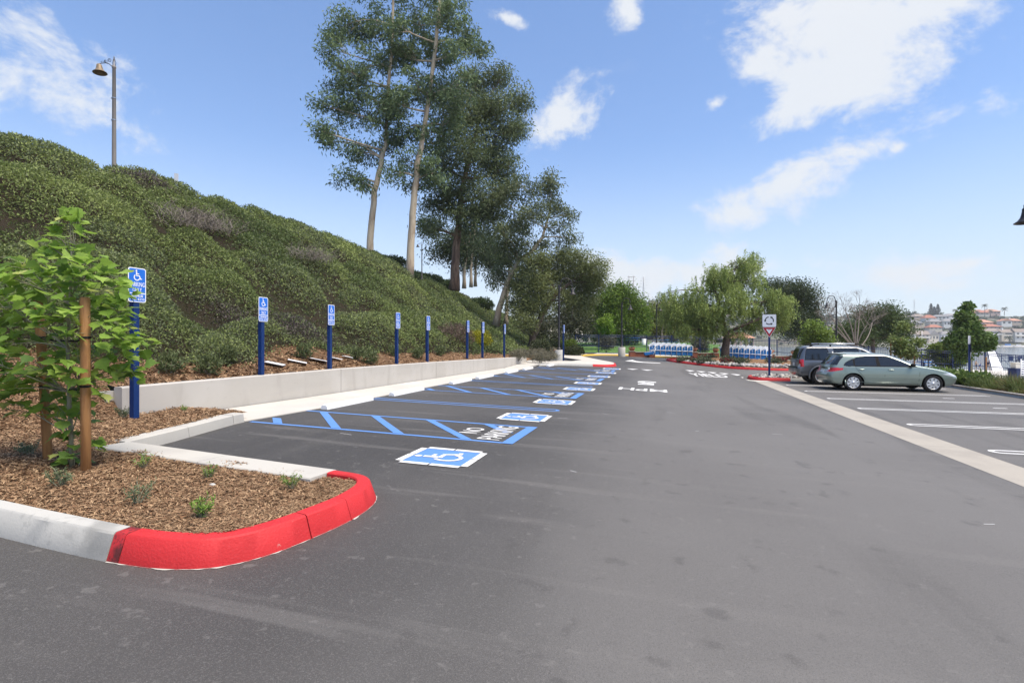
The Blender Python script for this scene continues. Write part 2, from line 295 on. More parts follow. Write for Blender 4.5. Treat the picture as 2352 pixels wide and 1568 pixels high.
# far and near ground --------------------------------------------------
BEACH, WATER = -2.45, -2.75
def groundz(x, y):
    x = np.asarray(x, float); y = np.asarray(y, float)
    r = np.clip((x-13)/26, 0, 1); d = np.sqrt(x*x+y*y)
    right = -.25-2.2*sstep(0, 1, r)                                   # falls to the beach on the right
    far = np.where(x < 13, g(np.minimum(x, 12), y)-.02, right+.0*y)
    k = sstep(58, 66, y-.05*x)
    k = sstep(52, 58, y+.1*x); up = .30+1.3*np.clip((y+.1*x-56)/26, 0, 1)**.9
    far = far*(1-k) + k*np.interp(x, [4, 11, 17, 30], [1, .75, .1, 0])*up + k*np.interp(x, [8, 14, 30], [0, -.3, -1.6])
    k2 = sstep(86, 120, y+.55*(x-10))*sstep(-6, 22, x); far = far*(1-k2)+(-2.9)*k2
    return np.minimum(far, np.where(x < 13.2, g(x, y)-.06, 9)) if False else far
xs = np.concatenate([np.arange(-140, -20, 8), np.arange(-20, 60, 1.0), np.arange(60, 200, 6), np.arange(200, 700, 60)])
ys = np.concatenate([np.arange(-60, -10, 10), np.arange(-10, 130, 1.25), np.arange(130, 300, 10), np.arange(300, 1500, 80)])
def base_f(x, y):
    z = groundz(x, y)
    inlot = (x < 13.0) & (y < 53.5); z = np.where(inlot, -1.2, z)
    return np.where((x > 30) & (y > 200) | (y > 160) & (x > 10), -4.5, z)
kindof(gridmesh('ground', xs, ys, base_f, M['sand']))
kindof(gridmesh('lake', [-260, 0, 200, 900], [70, 300, 560], lambda X, Y: X*0+WATER, M['water'])); bpy.data.objects['lake'].name = 'lake'
# asphalt --------------------------------------------------------------
lot = kindof(gridmesh('parking_lot', np.concatenate([np.arange(-46, -8, 2.0), np.arange(-8, 13.01, .5)]), np.concatenate([np.arange(-9, 30, .75), np.arange(30, 58.1, 1.0)]), g, M['asphalt'], smooth=True))
# lawn behind the fence
def lawn_f(X, Y): return groundz(X, Y)+.03
lawn = kindof(gridmesh('lawn', np.arange(-30, 9.1, 1.5), np.arange(55.0, 84, 1.0), lawn_f, M['grass']))
kindof(gridmesh('lawn_strip', np.arange(20, 40.1, 1), np.arange(44, 63, 1), lambda X, Y: groundz(X, Y)+.03, M['grass'], keep=lambda x, y: (y+.55*x > 64.5) & (y+.55*x < 69)))
# kerbs ----------------------------------------------------------------
def offset_line(pl, d):
    n = len(pl); o = []
    for i in range(n):
        a = Vector(pl[max(i-1, 0)]); b = Vector(pl[min(i+1, n-1)]); t = (b-a).normalized(); o.append((pl[i][0]-t.y*d, pl[i][1]+t.x*d))
    return o
def smooth_line(pl, n=6, closed=False):
    out = []; m = len(pl)
    for i in range(m-1):
        p0, p1, p2, p3 = (Vector(pl[max(i-1, 0)]), Vector(pl[i]), Vector(pl[i+1]), Vector(pl[min(i+2, m-1)]))
        for k in range(n):
            t = k/n; out.append(tuple(.5*((2*p1)+(p2-p0)*t+(2*p0-5*p1+4*p2-p3)*t*t+(3*p1-p0-3*p2+p3)*t**3)))
    return out+[tuple(pl[-1])]
def kerb_section(parent, pl, width, h, mt, side=1, batter=.06, zf=gz, name='kerb_section', label=None, gap=.004):
    """pl: plan line of the outer foot; the kerb body lies to the left (side 1) or right (-1) of it"""
    mb = MB(); prof = [(0, -.08), (.0, 0), (batter, h-.016), (batter+.016, h-.001), (width-.012, h+.003), (width, h-.010), (width, -.08)]
    lines = [offset_line(pl, side*o) for (o, _) in prof]; n = len(pl); vs = []
    for i in range(n):
        for k, (o, z) in enumerate(prof):
            x, y = lines[k][i]; vs.append((x, y, zf(*pl[i])+z+.005*(mnoise.noise((x*3, y*3, k))) * (0 < k < 5)*.7))
    q = len(prof); fs = [(i*q+k, i*q+k+1, (i+1)*q+k+1, (i+1)*q+k) for i in range(n-1) for k in range(q-1)]
    mb.add(vs, fs, 0, True); mb.add(vs[:q], [tuple(range(q))]); mb.add(vs[-q:], [tuple(range(q))])
    o = mb.build(name, mt, parent, sharp=.5)
    if label: o['label'] = label
    return o
def split_line(pl, cuts):             # cut a polyline at fractions of its length, leaving a 6 mm joint
    pts = [Vector(p) for p in pl]; ln = [0]
    for a, b in zip(pts, pts[1:]): ln.append(ln[-1]+(b-a).length)
    T = ln[-1]
    def pt(s):
        s = max(0, min(T, s))
        for i in range(len(pts)-1):
            if s <= ln[i+1]: return tuple(pts[i].lerp(pts[i+1], (s-ln[i])/max(1e-9, ln[i+1]-ln[i])))
        return tuple(pts[-1])
    res = []; c = [0]+[x*T for x in cuts]+[T]
    for a, b in zip(c, c[1:]):
        a2, b2 = a+.004, b-.004; res.append([pt(a2)]+[tuple(p) for p, s in zip(pts, ln) if a2+.01 < s < b2-.01]+[pt(b2)])
    return res
def fr(pl, p):                        # length fraction of the point of pl nearest to p
    pts = [Vector(q) for q in pl]; ln = [0]
    for a, b in zip(pts, pts[1:]): ln.append(ln[-1]+(b-a).length)
    return ln[min(range(len(pts)), key=lambda i: (pts[i]-Vector(p)).length)]/ln[-1]
k = thing('planter_kerb', 'low concrete kerb round the near mulch bed with a bright red painted nose', 'kerb', (0, 0, 0))
outer = [(-30, 3.45), (-20, 3.35), (-12, 3.2), (-8, 3.09), (-6, 2.99), (-5.06, 2.93), (-4.31, 2.88), (-3.72, 2.86), (-3.32, 2.90), (-3.02, 3.03), (-2.83, 3.3), (-2.72, 3.71), (-2.66, 4.2), (-2.70, 4.64), (-2.84, 4.93), (-3.08, 5.07), (-3.4, 5.10)]
outer = smooth_line(outer, 5)
cuts = [fr(outer, (-12, 3.2)), fr(outer, (-3.78, 2.86)), fr(outer, (-2.72, 3.71)), fr(outer, (-2.66, 4.2))]
cs = split_line(outer, cuts)
kerb_section(k, cs[0], .2, .19, M['kerb']); kerb_section(k, cs[1], .2, .19, M['kerb'], label='bare grey concrete kerb length before the red paint')
sc = split_line(cs[2], [.07])
kerb_section(k, sc[0], .2, .19, M['scuff'], label='end of the red kerb blackened by tyre rubber', gap=0)
for c in (sc[1], cs[3], cs[4]): kerb_section(k, c, .2, .19, M['red'], label='kerb length painted bright red')
def foot_edge(pl, w0, name='bare_kerb_foot'):     # ragged strip of bare concrete where the paint stops short of the road
    l = split_line(pl, [.5]); q = []
    for part in l:
        T = sum((Vector(a)-Vector(b)).length for a, b in zip(part, part[1:])); n = int(T/.02); pts = split_line(part, [i/n for i in range(1, n)]); q += [p[0] for p in pts]
    a = offset_line(q, -.001); b = [tuple(Vector(p)-(Vector(p)-Vector(o))*(1+max(0., w0*(.6+2.2*mnoise.noise((p[0]*9, p[1]*9, 4))))/.001)) for p, o in zip(q, a)] and offset_line(q, -.006)
    b = [(p[0]+(o[0]-p[0])*max(.05, .5+2.6*mnoise.noise((p[0]*11, p[1]*11, 4))), p[1]+(o[1]-p[1])*max(.05, .5+2.6*mnoise.noise((p[0]*11, p[1]*11, 4)))) for p, o in zip(q, offset_line(q, -w0))]
    V = [(x, y, gz(x, y)+.005) for x, y in q]+[(x, y, gz(x, y)+.004) for x, y in b]; n = len(q)
    return npmesh(name, np.array(V), np.array([(i, i+1, n+i+1, n+i) for i in range(n-1)]), M['pale_kerb'], k)
for c in (cs[2], cs[3], cs[4]): foot_edge(c, .011)
# back kerb (runs left along the first stall) and side kerb
kb = thing('stall_kerb', 'pale concrete kerb between the mulch bed and the first blue stall', 'kerb', (0, 0, 0))
bl = [(-3.4, 5.10), (-5.15, 5.24), (-6.72, 5.36)]
for c in split_line(bl, [.48]): kerb_section(kb, c, .44, .185, M['pale_kerb'], batter=.02)
bl2 = [(-6.74, 5.36), (-7.03, 6.3), (-7.32, 7.72), (-7.34, 7.95)]
for c in split_line([(-6.80, 5.37), (-6.95, 6.2), (-7.30, 7.74)], [.5]): kerb_section(kb, c, .26, .17, M['pale_kerb'], batter=.02)
kerb_section(kb, [(-7.305, 7.75), (-7.33, 8.02)], .24, .17, M['pale_kerb'], batter=.02)
# mulch bed ---------------------------------------------------------------
def inside(px, py, poly):
    c = np.zeros(np.shape(px), bool); n = len(poly)
    for i in range(n):
        (x1, y1), (x2, y2) = poly[i], poly[(i+1) % n]
        if y1 == y2: continue
        c ^= ((y1 > py) != (y2 > py)) & (px < (x2-x1)*(py-y1)/(y2-y1)+x1)
    return c
bedpoly = [(-30, 3.55)]+[p for p in offset_line(outer, .16) if p[0] > -20] + [(-3.0, 4.86), (-3.4, 4.86), (-5.15, 5.0), (-6.7, 5.08), (-6.98, 5.45), (-7.18, 6.3), (-7.5, 7.8), (-7.55, 8.3), (-8.98, 8.2), (-8.98, 7.1), (-9.6, 7.1), (-11, 7.4), (-30, 9)]
def bedz(x, y):
    n = np.vectorize(lambda a, b: mnoise.fractal(Vector((a*1.4, b*1.4, 0)), 1, 2, 4))(x, y)*.03
    b = g(x, y)+.125+n+.03*sstep(0, .5, np.minimum(np.asarray(x)*0+1, 1)); hl = hillz(x, y)
    return np.maximum(b, hl-.03) if False else b + np.maximum(0, hl-.32)*sstep(-8.9, -9.65, x)
bx = np.concatenate([np.arange(-30, -12, .6), np.arange(-12, -2.4, .09)]); by = np.arange(2.8, 9.1, .09)
kindof(gridmesh('planting_bed', bx, by, bedz, M['mulch'], keep=lambda x, y: inside(x, y, bedpoly)))
# hillside ------------------------------------------------------------------
def mound(x, y): # bushy relief of the ground cover
    return np.vectorize(lambda a, b: cell(a, b)[0])(x, y)
def cell(a, b):                        # (height, distance from the shrub's middle, tone of the shrub)
    if True:
        w1 = mnoise.noise((a*.5, b*.5, 7))*.55; w2 = mnoise.noise((a*.5, b*.5, 17))*.55
        d1, pt = mnoise.voronoi(Vector((a*.46+w1, b*.36+w2, 1))); q = d1[0]; tone = mnoise.cell(pt[0]*7.3)
        return ((1-min(1.3, q*1.3)**2)*1.02-.50 + mnoise.fractal(Vector((a*.8, b*.8, 3)), 1., 2.1, 3)*.30 + mnoise.noise((a*.16, b*.13, 9))*.30, q, tone)
def cover(x, y):                       # 0 bare mulch .. 1 dense shrubs
    d = toe(y)-np.asarray(x, float); w = np.vectorize(lambda a, b: mnoise.noise((a*.35, b*.35, 5)))(x, y)
    st = np.interp(y, [0, 8, 9.5, 11, 14, 17, 40, 60], [1.6, 1.5, 1.3, 1.2, 1.9, 1.3, 1.0, .8])
    return sstep(-.35, .35, d-st+w*.8)
def shrubz(x, y):
    c = cover(x, y); return hillz(x, y)+c*(.42+.8*mound(x, y))
hx = np.concatenate([np.arange(-62, -30, 2.0), np.arange(-30, -7.6, .3)]); hy = np.concatenate([np.arange(-14, 8.2, .6), np.arange(8.2, 45, .45), np.arange(45, 112, 1.5)])
def keep_hill(x, y): return (x < toe(y)-.36) & ((y > 7.35) | (x < -9.6))
kindof(gridmesh('hillside', hx, hy, lambda x, y: hillz(x, y)+sstep(.6, 1, cover(x, y))*(np.maximum(.08, .36+.8*mound(x, y))-.30), M['soil'], keep=keep_hill))
mx_ = np.arange(.09, 4.4, .15)
def mulch_strip(X, Y): return hillz(toe(Y)-X, Y)+.02-.55*sstep(.5, 1, cover(toe(Y)-X, Y))+.03*np.vectorize(lambda a, b: mnoise.fractal(Vector((a*2, b*2, 1)), 1, 2, 3))(X, Y)
Yg = np.concatenate([np.arange(7.15, 30, .25), np.arange(30, 50, .6)]); XX, YY = np.meshgrid(mx_, Yg); ZZ = mulch_strip(XX, YY); TT = toe(YY)
V = np.stack([TT-XX, YY, ZZ], -1).reshape(-1, 3); nx = len(mx_); ii, jj = np.meshgrid(np.arange(nx-1), np.arange(len(Yg)-1)); a = (jj*nx+ii).ravel()
kindof(npmesh('mulch_slope', V, np.stack([a, a+nx, a+nx+1, a+1], 1), M['mulch'], smooth=True))
# wood chips: thin curled slivers ------------------------------------------------
def chips(name, n, region, zf, s0, s1, label):
    x = rng.uniform(region[0], region[1], n*3); y = rng.uniform(region[2], region[3], n*3)
    d = np.sqrt(x*x+y*y); ok = region[4](x, y) & (rng.random(n*3) < np.clip((4.2/d)**1.7, .05, 1)); x, y, d = x[ok], y[ok], d[ok]; n = len(x)
    z = zf(x, y)+rng.uniform(0, .022, n); ang = rng.uniform(0, 2*np.pi, n); tilt = rng.normal(0, .28, n)
    ln = rng.uniform(s0, s1, n)*np.clip(d/4.5, .8, 3)**.7; wd = ln*rng.uniform(.12, .32, n)
    ax = np.stack([np.cos(ang)*np.cos(tilt), np.sin(ang)*np.cos(tilt), np.sin(tilt)], 1); bx_ = np.stack([-np.sin(ang), np.cos(ang), rng.normal(0, .3, n)], 1)
    c = np.stack([x, y, z], 1); V = np.stack([c-ax*ln[:, None]-bx_*wd[:, None], c+ax*ln[:, None]-bx_*wd[:, None]*.6, c+ax*ln[:, None]+bx_*wd[:, None]*.6, c-ax*ln[:, None]+bx_*wd[:, None]], 1).reshape(-1, 3)
    F = np.arange(len(V)).reshape(-1, 4); t = rng.random(n)**1.6
    base = np.array([.175, .096, .052])*(1-t)[:, None]+np.array([.41, .28, .165])*t[:, None]; dk = rng.random(n) < .2; base[dk] *= .55
    o = npmesh(name, V, F, M['chip'], col=np.repeat(base, 4, 0)); tag(o, label, 'wood chips', kind='stuff'); return o
chips('wood_chips', 220000, (-11.5, -2.5, 2.9, 9.0, lambda x, y: inside(x, y, bedpoly)), bedz, .007, .021, 'shredded bark chips covering the near planting bed')
chips('bark_chips', 260000, (-13, -8.0, 7.2, 34, lambda x, y: (x < toe(y)-.1) & (x > toe(y)-4) & (cover(x, y) < .9)), lambda x, y: mulch_strip(toe(y)-x, y), .011, .034, 'shredded bark chips on the slope behind the retaining wall')
# footpath strip between stalls and wall ---------------------------------------
def path_slab(name, poly, zf, mt, parent=None, h=.0, thick=.1, sub=None):
    bm = bmesh.new(); vs = [bm.verts.new((x, y, 0)) for x, y in poly]; bm.faces.new(vs); bmesh.ops.triangulate(bm, faces=bm.faces[:])
    r = bmesh.ops.extrude_face_region(bm, geom=bm.faces[:]); top = [e for e in r['geom'] if isinstance(e, bmesh.types.BMVert)]
    ts = set(top)
    for v in bm.verts: v.co.z = zf(v.co.x, v.co.y)+h-(0 if v in ts else thick)
    bmesh.ops.recalc_face_normals(bm, faces=bm.faces[:]); me = bpy.data.meshes.new(name); bm.to_mesh(me); bm.free(); me.materials.append(mt)
    return link(bpy.data.objects.new(name, me), parent)
fp = kindof(bpy.data.objects.new('footpath', None)); COL.objects.link(fp)
edge = [(-7.36, 8.04), (-7.2, 10.28), (-7.2, 15.2), (-7.05, 22), (-7.0, 28.0)]
jy = [8.05, 11.6, 15.2, 18.9, 22.6, 26.3, 28.0]
def ex(y): return float(np.interp(y, [p[1] for p in edge], [p[0] for p in edge]))
def tx(y): return float(toe(y))+.04
for a, b in zip(jy, jy[1:]):
    n = 4; ysl = np.linspace(a+.006, b-.006, n)
    path_slab('paving_slab', [(ex(y), y) for y in ysl]+[(tx(y), y) for y in ysl[::-1]], lambda x, y: gz(-7.2, y)+.018-.02*(x+7.2), M['concrete'], fp)
# the landing that rises to the far pavement
zl = lambda x, y: gz(-7.2, 28)+.02+.15*float(sstep(28, 31.5, y))
path_slab('paving_slab', [(-7.0, 28.01), (-6.95, 31.6), (-6.6, 33.4), (-8.3, 33.4), (tx(31.5), 31.5), (tx(28), 28.01)], zl, M['concrete'], fp)
# far pavement: from the landing round to the fence
farkerb = [(-6.95, 31.7), (-6.2, 32.9), (-4.6, 33.25), (-3.8, 33.3), (-2.9, 33.6), (-2.45, 34.6), (-2.75, 36.8), (-4.3, 40.6), (-6.0, 45.5), (-6.3, 48.6), (-5.0, 51.3), (-2.5, 52.6), (1, 52.5), (6, 51.0), (10, 49.7), (13.2, 48.6)]
farkerb = smooth_line(farkerb, 6)
def fz(x, y): return gz(min(x, 12), y)+.15
def paveband(name, inner, outerl, zf, mt, step=14):
    for i in range(0, len(inner)-1, step):
        j = min(i+step, len(inner)-1); path_slab(name, inner[i:j+1]+outerl[i:j+1][::-1], zf, mt, fp, thick=.12)
inner = offset_line(farkerb, .15)
outl = [(min(x, -7.3-.0*y) if y < 36 else x, y) for x, y in offset_line(farkerb, 3.4)]
i1 = fr(farkerb, (-4.3, 40.6)); 
pts_far = [p for p in inner]
pave1 = [p for p in inner if p[1] < 52 and p[0] < -2.3]
poly = [(-6.9, 33.0)]+[p for p in inner if p[1] > 32.9 and p[0] < -2.3 and p[1] < 50]+[(-6.2, 50), (-8.4, 52.5), (-9.6, 50), (-9.0, 44), (-5.2, 38.5), (-5.6, 36.2), (-8.3, 35.5), (-8.4, 33.4)]
path_slab('paving_slab', poly, fz, M['concrete'], fp, h=.0)
ib = [p for p in inner if p[1] >= 47.5 or (p[0] > -3 and p[1] > 44)]; ib = [p for p in farkerb if p[1] > 50.2 or p[0] > 0]
ib = offset_line(ib, .15)
ob = [(x-.04*0, y+3.3+.1*max(0, -x)) for x, y in ib]
paveband('paving_slab', ib, ob, fz, M['concrete'])
fk = thing('pavement_kerb', 'far pavement kerb running from grey to a red tip then yellow round the drive', 'kerb', (0, 0, 0))
c4 = split_line(farkerb, [fr(farkerb, (-3.8, 33.3)), fr(farkerb, (-2.6, 36.2)), fr(farkerb, (-4.9, 42.5)), fr(farkerb, (6, 51))])
for c, mt, lb in zip(c4, (M['kerb'], M['red'], M['kerb'], M['yellow'], M['yellow']), (None, 'red painted tip of the far kerb', None, 'yellow painted kerb', 'yellow painted kerb')):
    kerb_section(fk, c, .15, .15, mt, label=lb)
# the ground slope to the right of the stalls
rp = kindof(gridmesh('planting_strip', np.arange(12.55, 34.1, .35), np.arange(6, 58, .5), lambda X, Y: np.where(X < 13.2, -.22, groundz(X, Y)+.06+.0*Y), M['mulch'], keep=lambda x, y: (x > 12.5) & (x < 12.9+.0*y + np.interp(y, [6, 22, 30, 40, 58], [9, 7.5, 7.5, 9, 12]))))
rk = thing('stall_end_kerb', 'grey concrete kerb in front of the right hand stalls', 'kerb', (0, 0, 0))
for c in split_line([(12.55, 4), (12.55, 24), (12.55, 32.2), (12.3, 33.2)], [.12, .24, .36, .48, .6, .72, .84]): kerb_section(rk, c, .15, .14, M['kerb'], side=-1)
rpath = kindof(gridmesh('lakeside_footpath', np.arange(13.5, 44, .4), np.arange(10, 60, .5), lambda X, Y: groundz(X, Y)+.10, M['concrete'], keep=lambda x, y: (x > 17.6+.12*(y-30)) & (x < 19.6+.12*(y-30)) & (y < 58)))
# small island with the sign
si = thing('island_kerb', 'small parking island kerb with a red rounded nose', 'kerb', (0, 0, 0))
isl = smooth_line([(12.2, 29.3), (9, 29.25), (6.6, 29.1), (5.6, 28.95), (4.95, 29.25), (4.75, 30.0), (4.95, 31.0), (5.8, 31.8), (8, 32.8), (12.2, 34.0)], 5)[::-1]
ci = split_line(isl, [.46, fr(isl, (6.6, 29.1))])
kerb_section(si, ci[0], .15, .15, M['kerb']); kerb_section(si, ci[1], .15, .15, M['red'], label='red painted nose of the small island'); kerb_section(si, ci[2], .15, .15, M['kerb'])
kindof(path_slab('island_bed', offset_line(isl, .1), lambda x, y: gz(x, y)+.12, M['mulch']))
# turning circle
ri = thing('turning_island_kerb', 'long red painted kerb round the turning island under the pepper tree', 'kerb', (0, 0, 0))
ICX, ICY = 8.6, 45.6
TI = smooth_line([(1.2, 48.2), (.9, 46.6), (1.5, 44.3), (3.2, 41.2), (5.2, 38.9), (7.4, 37.9), (9.6, 38.0), (12, 38.9), (13.9, 41), (14, 44), (12.4, 46.6), (9.5, 48.6), (6, 49.8), (3, 49.8), (1.7, 49.1), (1.2, 48.2)], 5)
for c in split_line(TI, [.17, .33, .5, .66, .83]): kerb_section(ri, c, .15, .15, M['red'], side=1)
tib = offset_line(TI[:-1], .1)
tcx = sum(p[0] for p in tib)/len(tib); tcy = sum(p[1] for p in tib)/len(tib)
mb = MB(); rings = [1, .85, .6, .3]; n = len(tib)
for s_, h_ in zip(rings, (.11, .22, .36, .44)):
    for (x, y) in tib: mb.v.append((tcx+(x-tcx)*s_, tcy+(y-tcy)*s_, gz(x, y)*.5+gz(tcx, tcy)*.5+h_))
for r_ in range(3):
    for i in range(n): mb.f.append([r_*n+i, r_*n+(i+1) % n, (r_+1)*n+(i+1) % n, (r_+1)*n+i]); mb.m.append(0); mb.sm.append(True)
mb.f.append([3*n+i for i in range(n)]); mb.m.append(0); mb.sm.append(True)
kindof(mb.build('turning_island_bed', M['mulch']))
# ================================================================== PAINT ON THE ROAD
def flat(name, polys, mt, dz=.005, label=None):
    V = []; F = []
    for p in polys:
        b = len(V); V += [(x, y, gz(x, y)+dz) for (x, y) in p]; F.append(list(range(b, b+len(p))))
    me = bpy.data.meshes.new(name); me.from_pydata(V, [], F); me.materials.append(mt)
    bm = bmesh.new(); bm.from_mesh(me)
    for f in bm.faces:
        if f.calc_center_median() and f.normal.z < 0: f.normal_flip()
    bm.to_mesh(me); bm.free(); o = link(bpy.data.objects.new(name, me), lot)
    if label: o['label'] = label
    return o
def seg(a, b, w):
    a = Vector(a); b = Vector(b); t = (b-a).normalized(); nrm = Vector((-t.y, t.x))*w/2; return [a-nrm, b-nrm, b+nrm, a+nrm]
def ribbon(pl, w):
    l, r = offset_line(pl, w/2), offset_line(pl, -w/2); return [[r[i], r[i+1], l[i+1], l[i]] for i in range(len(pl)-1)]
def text_polys(txt, bold=.02, condense=1.):
    cu = bpy.data.curves.new('t', 'FONT'); cu.body = txt; cu.size = 1; cu.offset = bold; cu.resolution_u = 3; cu.fill_mode = 'FRONT'
    ob = bpy.data.objects.new('t', cu); COL.objects.link(ob); bpy.context.view_layer.update()
    me = bpy.data.meshes.new_from_object(ob.evaluated_get(bpy.context.evaluated_depsgraph_get()))
    V = [tuple(v.co)[:2] for v in me.vertices]; F = [[V[i] for i in p.vertices] for p in me.polygons]
    bpy.data.objects.remove(ob); bpy.data.curves.remove(cu); bpy.data.meshes.remove(me)
    xs_ = [p[0] for f in F for p in f]; ys_ = [p[1] for f in F for p in f]; x0, x1, y0, y1 = min(xs_), max(xs_), min(ys_), max(ys_)
    return [[((x-x0)/(x1-x0), (y-y0)/(y1-y0)) for x, y in f] for f in F]     # normalised to a unit box
def arc(cx, cy, r, a0, a1, n=16): return [(cx+r*math.cos(a0+(a1-a0)*i/n), cy+r*math.sin(a0+(a1-a0)*i/n)) for i in range(n+1)]
def isa():                            # wheelchair emblem in a unit box, facing right
    ps = [[(.37+.075*math.cos(q*math.pi/6), .90+.075*math.sin(q*math.pi/6)) for q in range(12)]]
    ps += ribbon([(.38, .80), (.40, .50)], .12)+ribbon([(.40, .64), (.62, .64)], .075)+ribbon([(.36, .47), (.64, .47), (.76, .18), (.88, .22)], .10)
    ps += ribbon(arc(.42, .32, .25, math.radians(128), math.radians(345)), .085)
    return ps
ISA = isa()
def place(polys, o, ux, uy): return [[(o[0]+p[0]*ux[0]+p[1]*uy[0], o[1]+p[0]*ux[1]+p[1]*uy[1]) for p in f] for f in polys]
XL, XR = -7.18, -2.28
AISLES = [(8.1, 9.72), (15.05, 16.62), (22.0, 23.6), (29.2, 30.6)]; LINES = [12.3, 19.25, 26.3]
NOP, PARK = text_polys('NO', .012), text_polys('PARKING', .012)
for i, (ya, yb) in enumerate(AISLES):
    x0 = max(XL-.1, ex(min(ya, 27.9)))+.02 if ya < 28 else -6.8
    w = .095; ps = [seg((x0, ya), (XR-.02, ya), w), seg((x0, yb), (XR, yb), w)]
    flat('access_aisle_outline', ps, M['blue_paint'], .005)
    flat('access_aisle_end', [seg((XR-.01, ya-.055), (XR+.02, yb+.055), .19)], M['blue_paint'], .009)
    for q in range(5):
        xa = XL-.95+q*1.23; hx_ = 1.32; f0 = max(0., (x0+.03-xa)/hx_); f1 = min(1., (XR-.35-xa)/hx_); yq = lambda f: yb-.055+(ya-yb+.11)*f
        flat('access_aisle_hatch', [[(xa+hx_*f0, yq(f0)), (xa+hx_*f0+.2, yq(f0)), (xa+.2+hx_*f1, yq(f1)), (xa+hx_*f1, yq(f1))]], M['blue_paint'], .0065)
    for txt, xw, h, off in ((PARK, 1.36, .40, .19), (NOP, .56, .34, .72)):
        yc = (ya+yb)/2; flat('no_parking_lettering', place(txt, (XR-off+.0, yc-xw/2), (0, xw), (-h, 0)), M['white_paint'], .013)
for y in LINES:
    x0 = ex(min(y, 27.9))+.02; l = [(x0, y-.15), (XR-.1, y-.15)]+arc(XR-.1, y, .15, -math.pi/2, math.pi/2, 8)+[(x0, y+.15)]
    flat('stall_line', ribbon(l, .085), M['blue_paint'], .005)
def emblem(x, y):
    a = .47; flat('wheelchair_emblem_field', [[(x-.42, y-.42), (x+.42, y-.42), (x+.42, y+.42), (x-.42, y+.42)]], M['blue_paint'], .005)
    b = []
    for (p, q) in (((-a, -a), (a, -a)), ((a, -a), (a, a)), ((a, a), (-a, a)), ((-a, a), (-a, -a))):
        p = Vector(p); q = Vector(q); m_ = (p+q)/2; t = (q-p).normalized()*.012; b += [seg(Vector((x, y))+p+t*4, Vector((x, y))+m_-t, .1), seg(Vector((x, y))+m_+t, Vector((x, y))+q-t*4+t*.0, .1)]
    flat('wheelchair_emblem_border', b, M['white_paint'], .009)
    flat('wheelchair_emblem', place(ISA, (x+.33, y-.34), (0, .70), (-.74, 0)), M['white_paint'], .011)
for p in ((-2.87, 6.82), (-2.70, 10.92), (-2.62, 13.95), (-2.52, 18.05), (-2.55, 20.7), (-2.55, 24.9), (-2.5, 28.0), (-2.5, 31.9)): emblem(*p)
# lane lettering
flat('speed_lettering', place(text_polys('MPH', .02), (.42, 19.85), (-1.68, -.1), (0, -.95)), M['white_paint'])
flat('speed_lettering', place(text_polys('5', .03), (.05, 23.6), (-.78, 0), (0, -1.95)), M['white_paint'])
flat('yield_lettering', place(text_polys('YIELD', .02), (1.95, 29.7), (1.95, .35), (-.1, 2.3)), M['white_paint'])
for i in range(5):
    x, y = 1.85+i*.62, 34.2-i*.32; flat('yield_triangle', [[(x, y+.5), (x+.56, y+.4), (x+.22, y-.7)]], M['white_paint'])
for i in range(2): flat('yield_triangle', [[(-1.7+i*.85, 32.9), (-.95+i*.85, 32.85), (-1.3+i*.85, 31.9)]], M['grey_paint'])
flat('lane_arrow', [[(-2.3, 42.5), (-1.8, 44.8), (-1.45, 42.9), (-.9, 42.0), (.4, 41.9), (.4, 41.2), (-1.2, 41.0)]], M['white_paint'])
# right-hand stalls and gutter
gut = kindof(bpy.data.objects.new('gutter', None)); COL.objects.link(gut)
for a, b in zip((-4, 2.5, 7.2, 11.5, 15.8, 20.1, 24.4), (2.5, 7.2, 11.5, 15.8, 20.1, 24.4, 28.2)):
    gb = []
    path_slab('gutter_slab', [(4.78, a+.004), (5.5, a+.004), (5.5, b-.004), (4.78, b-.004)], lambda x, y: -.291-.004*(x-4.78), M['gutter'], gut, h=.004, thick=.1)
path_slab('gutter_slab', [(4.78, 28.2), (5.5, 28.2), (5.45, 28.75), (4.72, 29.0), (4.5, 30.0), (4.72, 31.2), (4.3, 31.2), (4.15, 30.4), (4.45, 29.0)], lambda x, y: gz(5, y)+.02, M['concrete'], gut, thick=.1)
for y in (8.2, 11.3, 14.46, 17.6, 20.45, 23.3, 26.35):
    x1 = 11.9; l = [(x1, y+.13), (5.95, y+.13)]+arc(5.95, y, .13, math.pi/2, 1.5*math.pi, 8)+[(x1, y-.13)]
    flat('stall_line', ribbon(l, .085), M['white_paint'])
    flat('stall_tick', [seg((9.8, y-1.5), (10.15, y-1.5), .1)], M['white_paint'])
# scuffs on the asphalt: old paint ghosts and tyre marks
for i in range(16):
    x, y = rnd.uniform(-6.6, 3.5), rnd.uniform(5.6, 24); a = rnd.uniform(-.5, .5); ln = rnd.uniform(.05, .3)
    flat('paint_scuff', [seg((x, y), (x+ln*math.cos(a), y+ln*math.sin(a)), .012)], M['grey_paint'], .006)
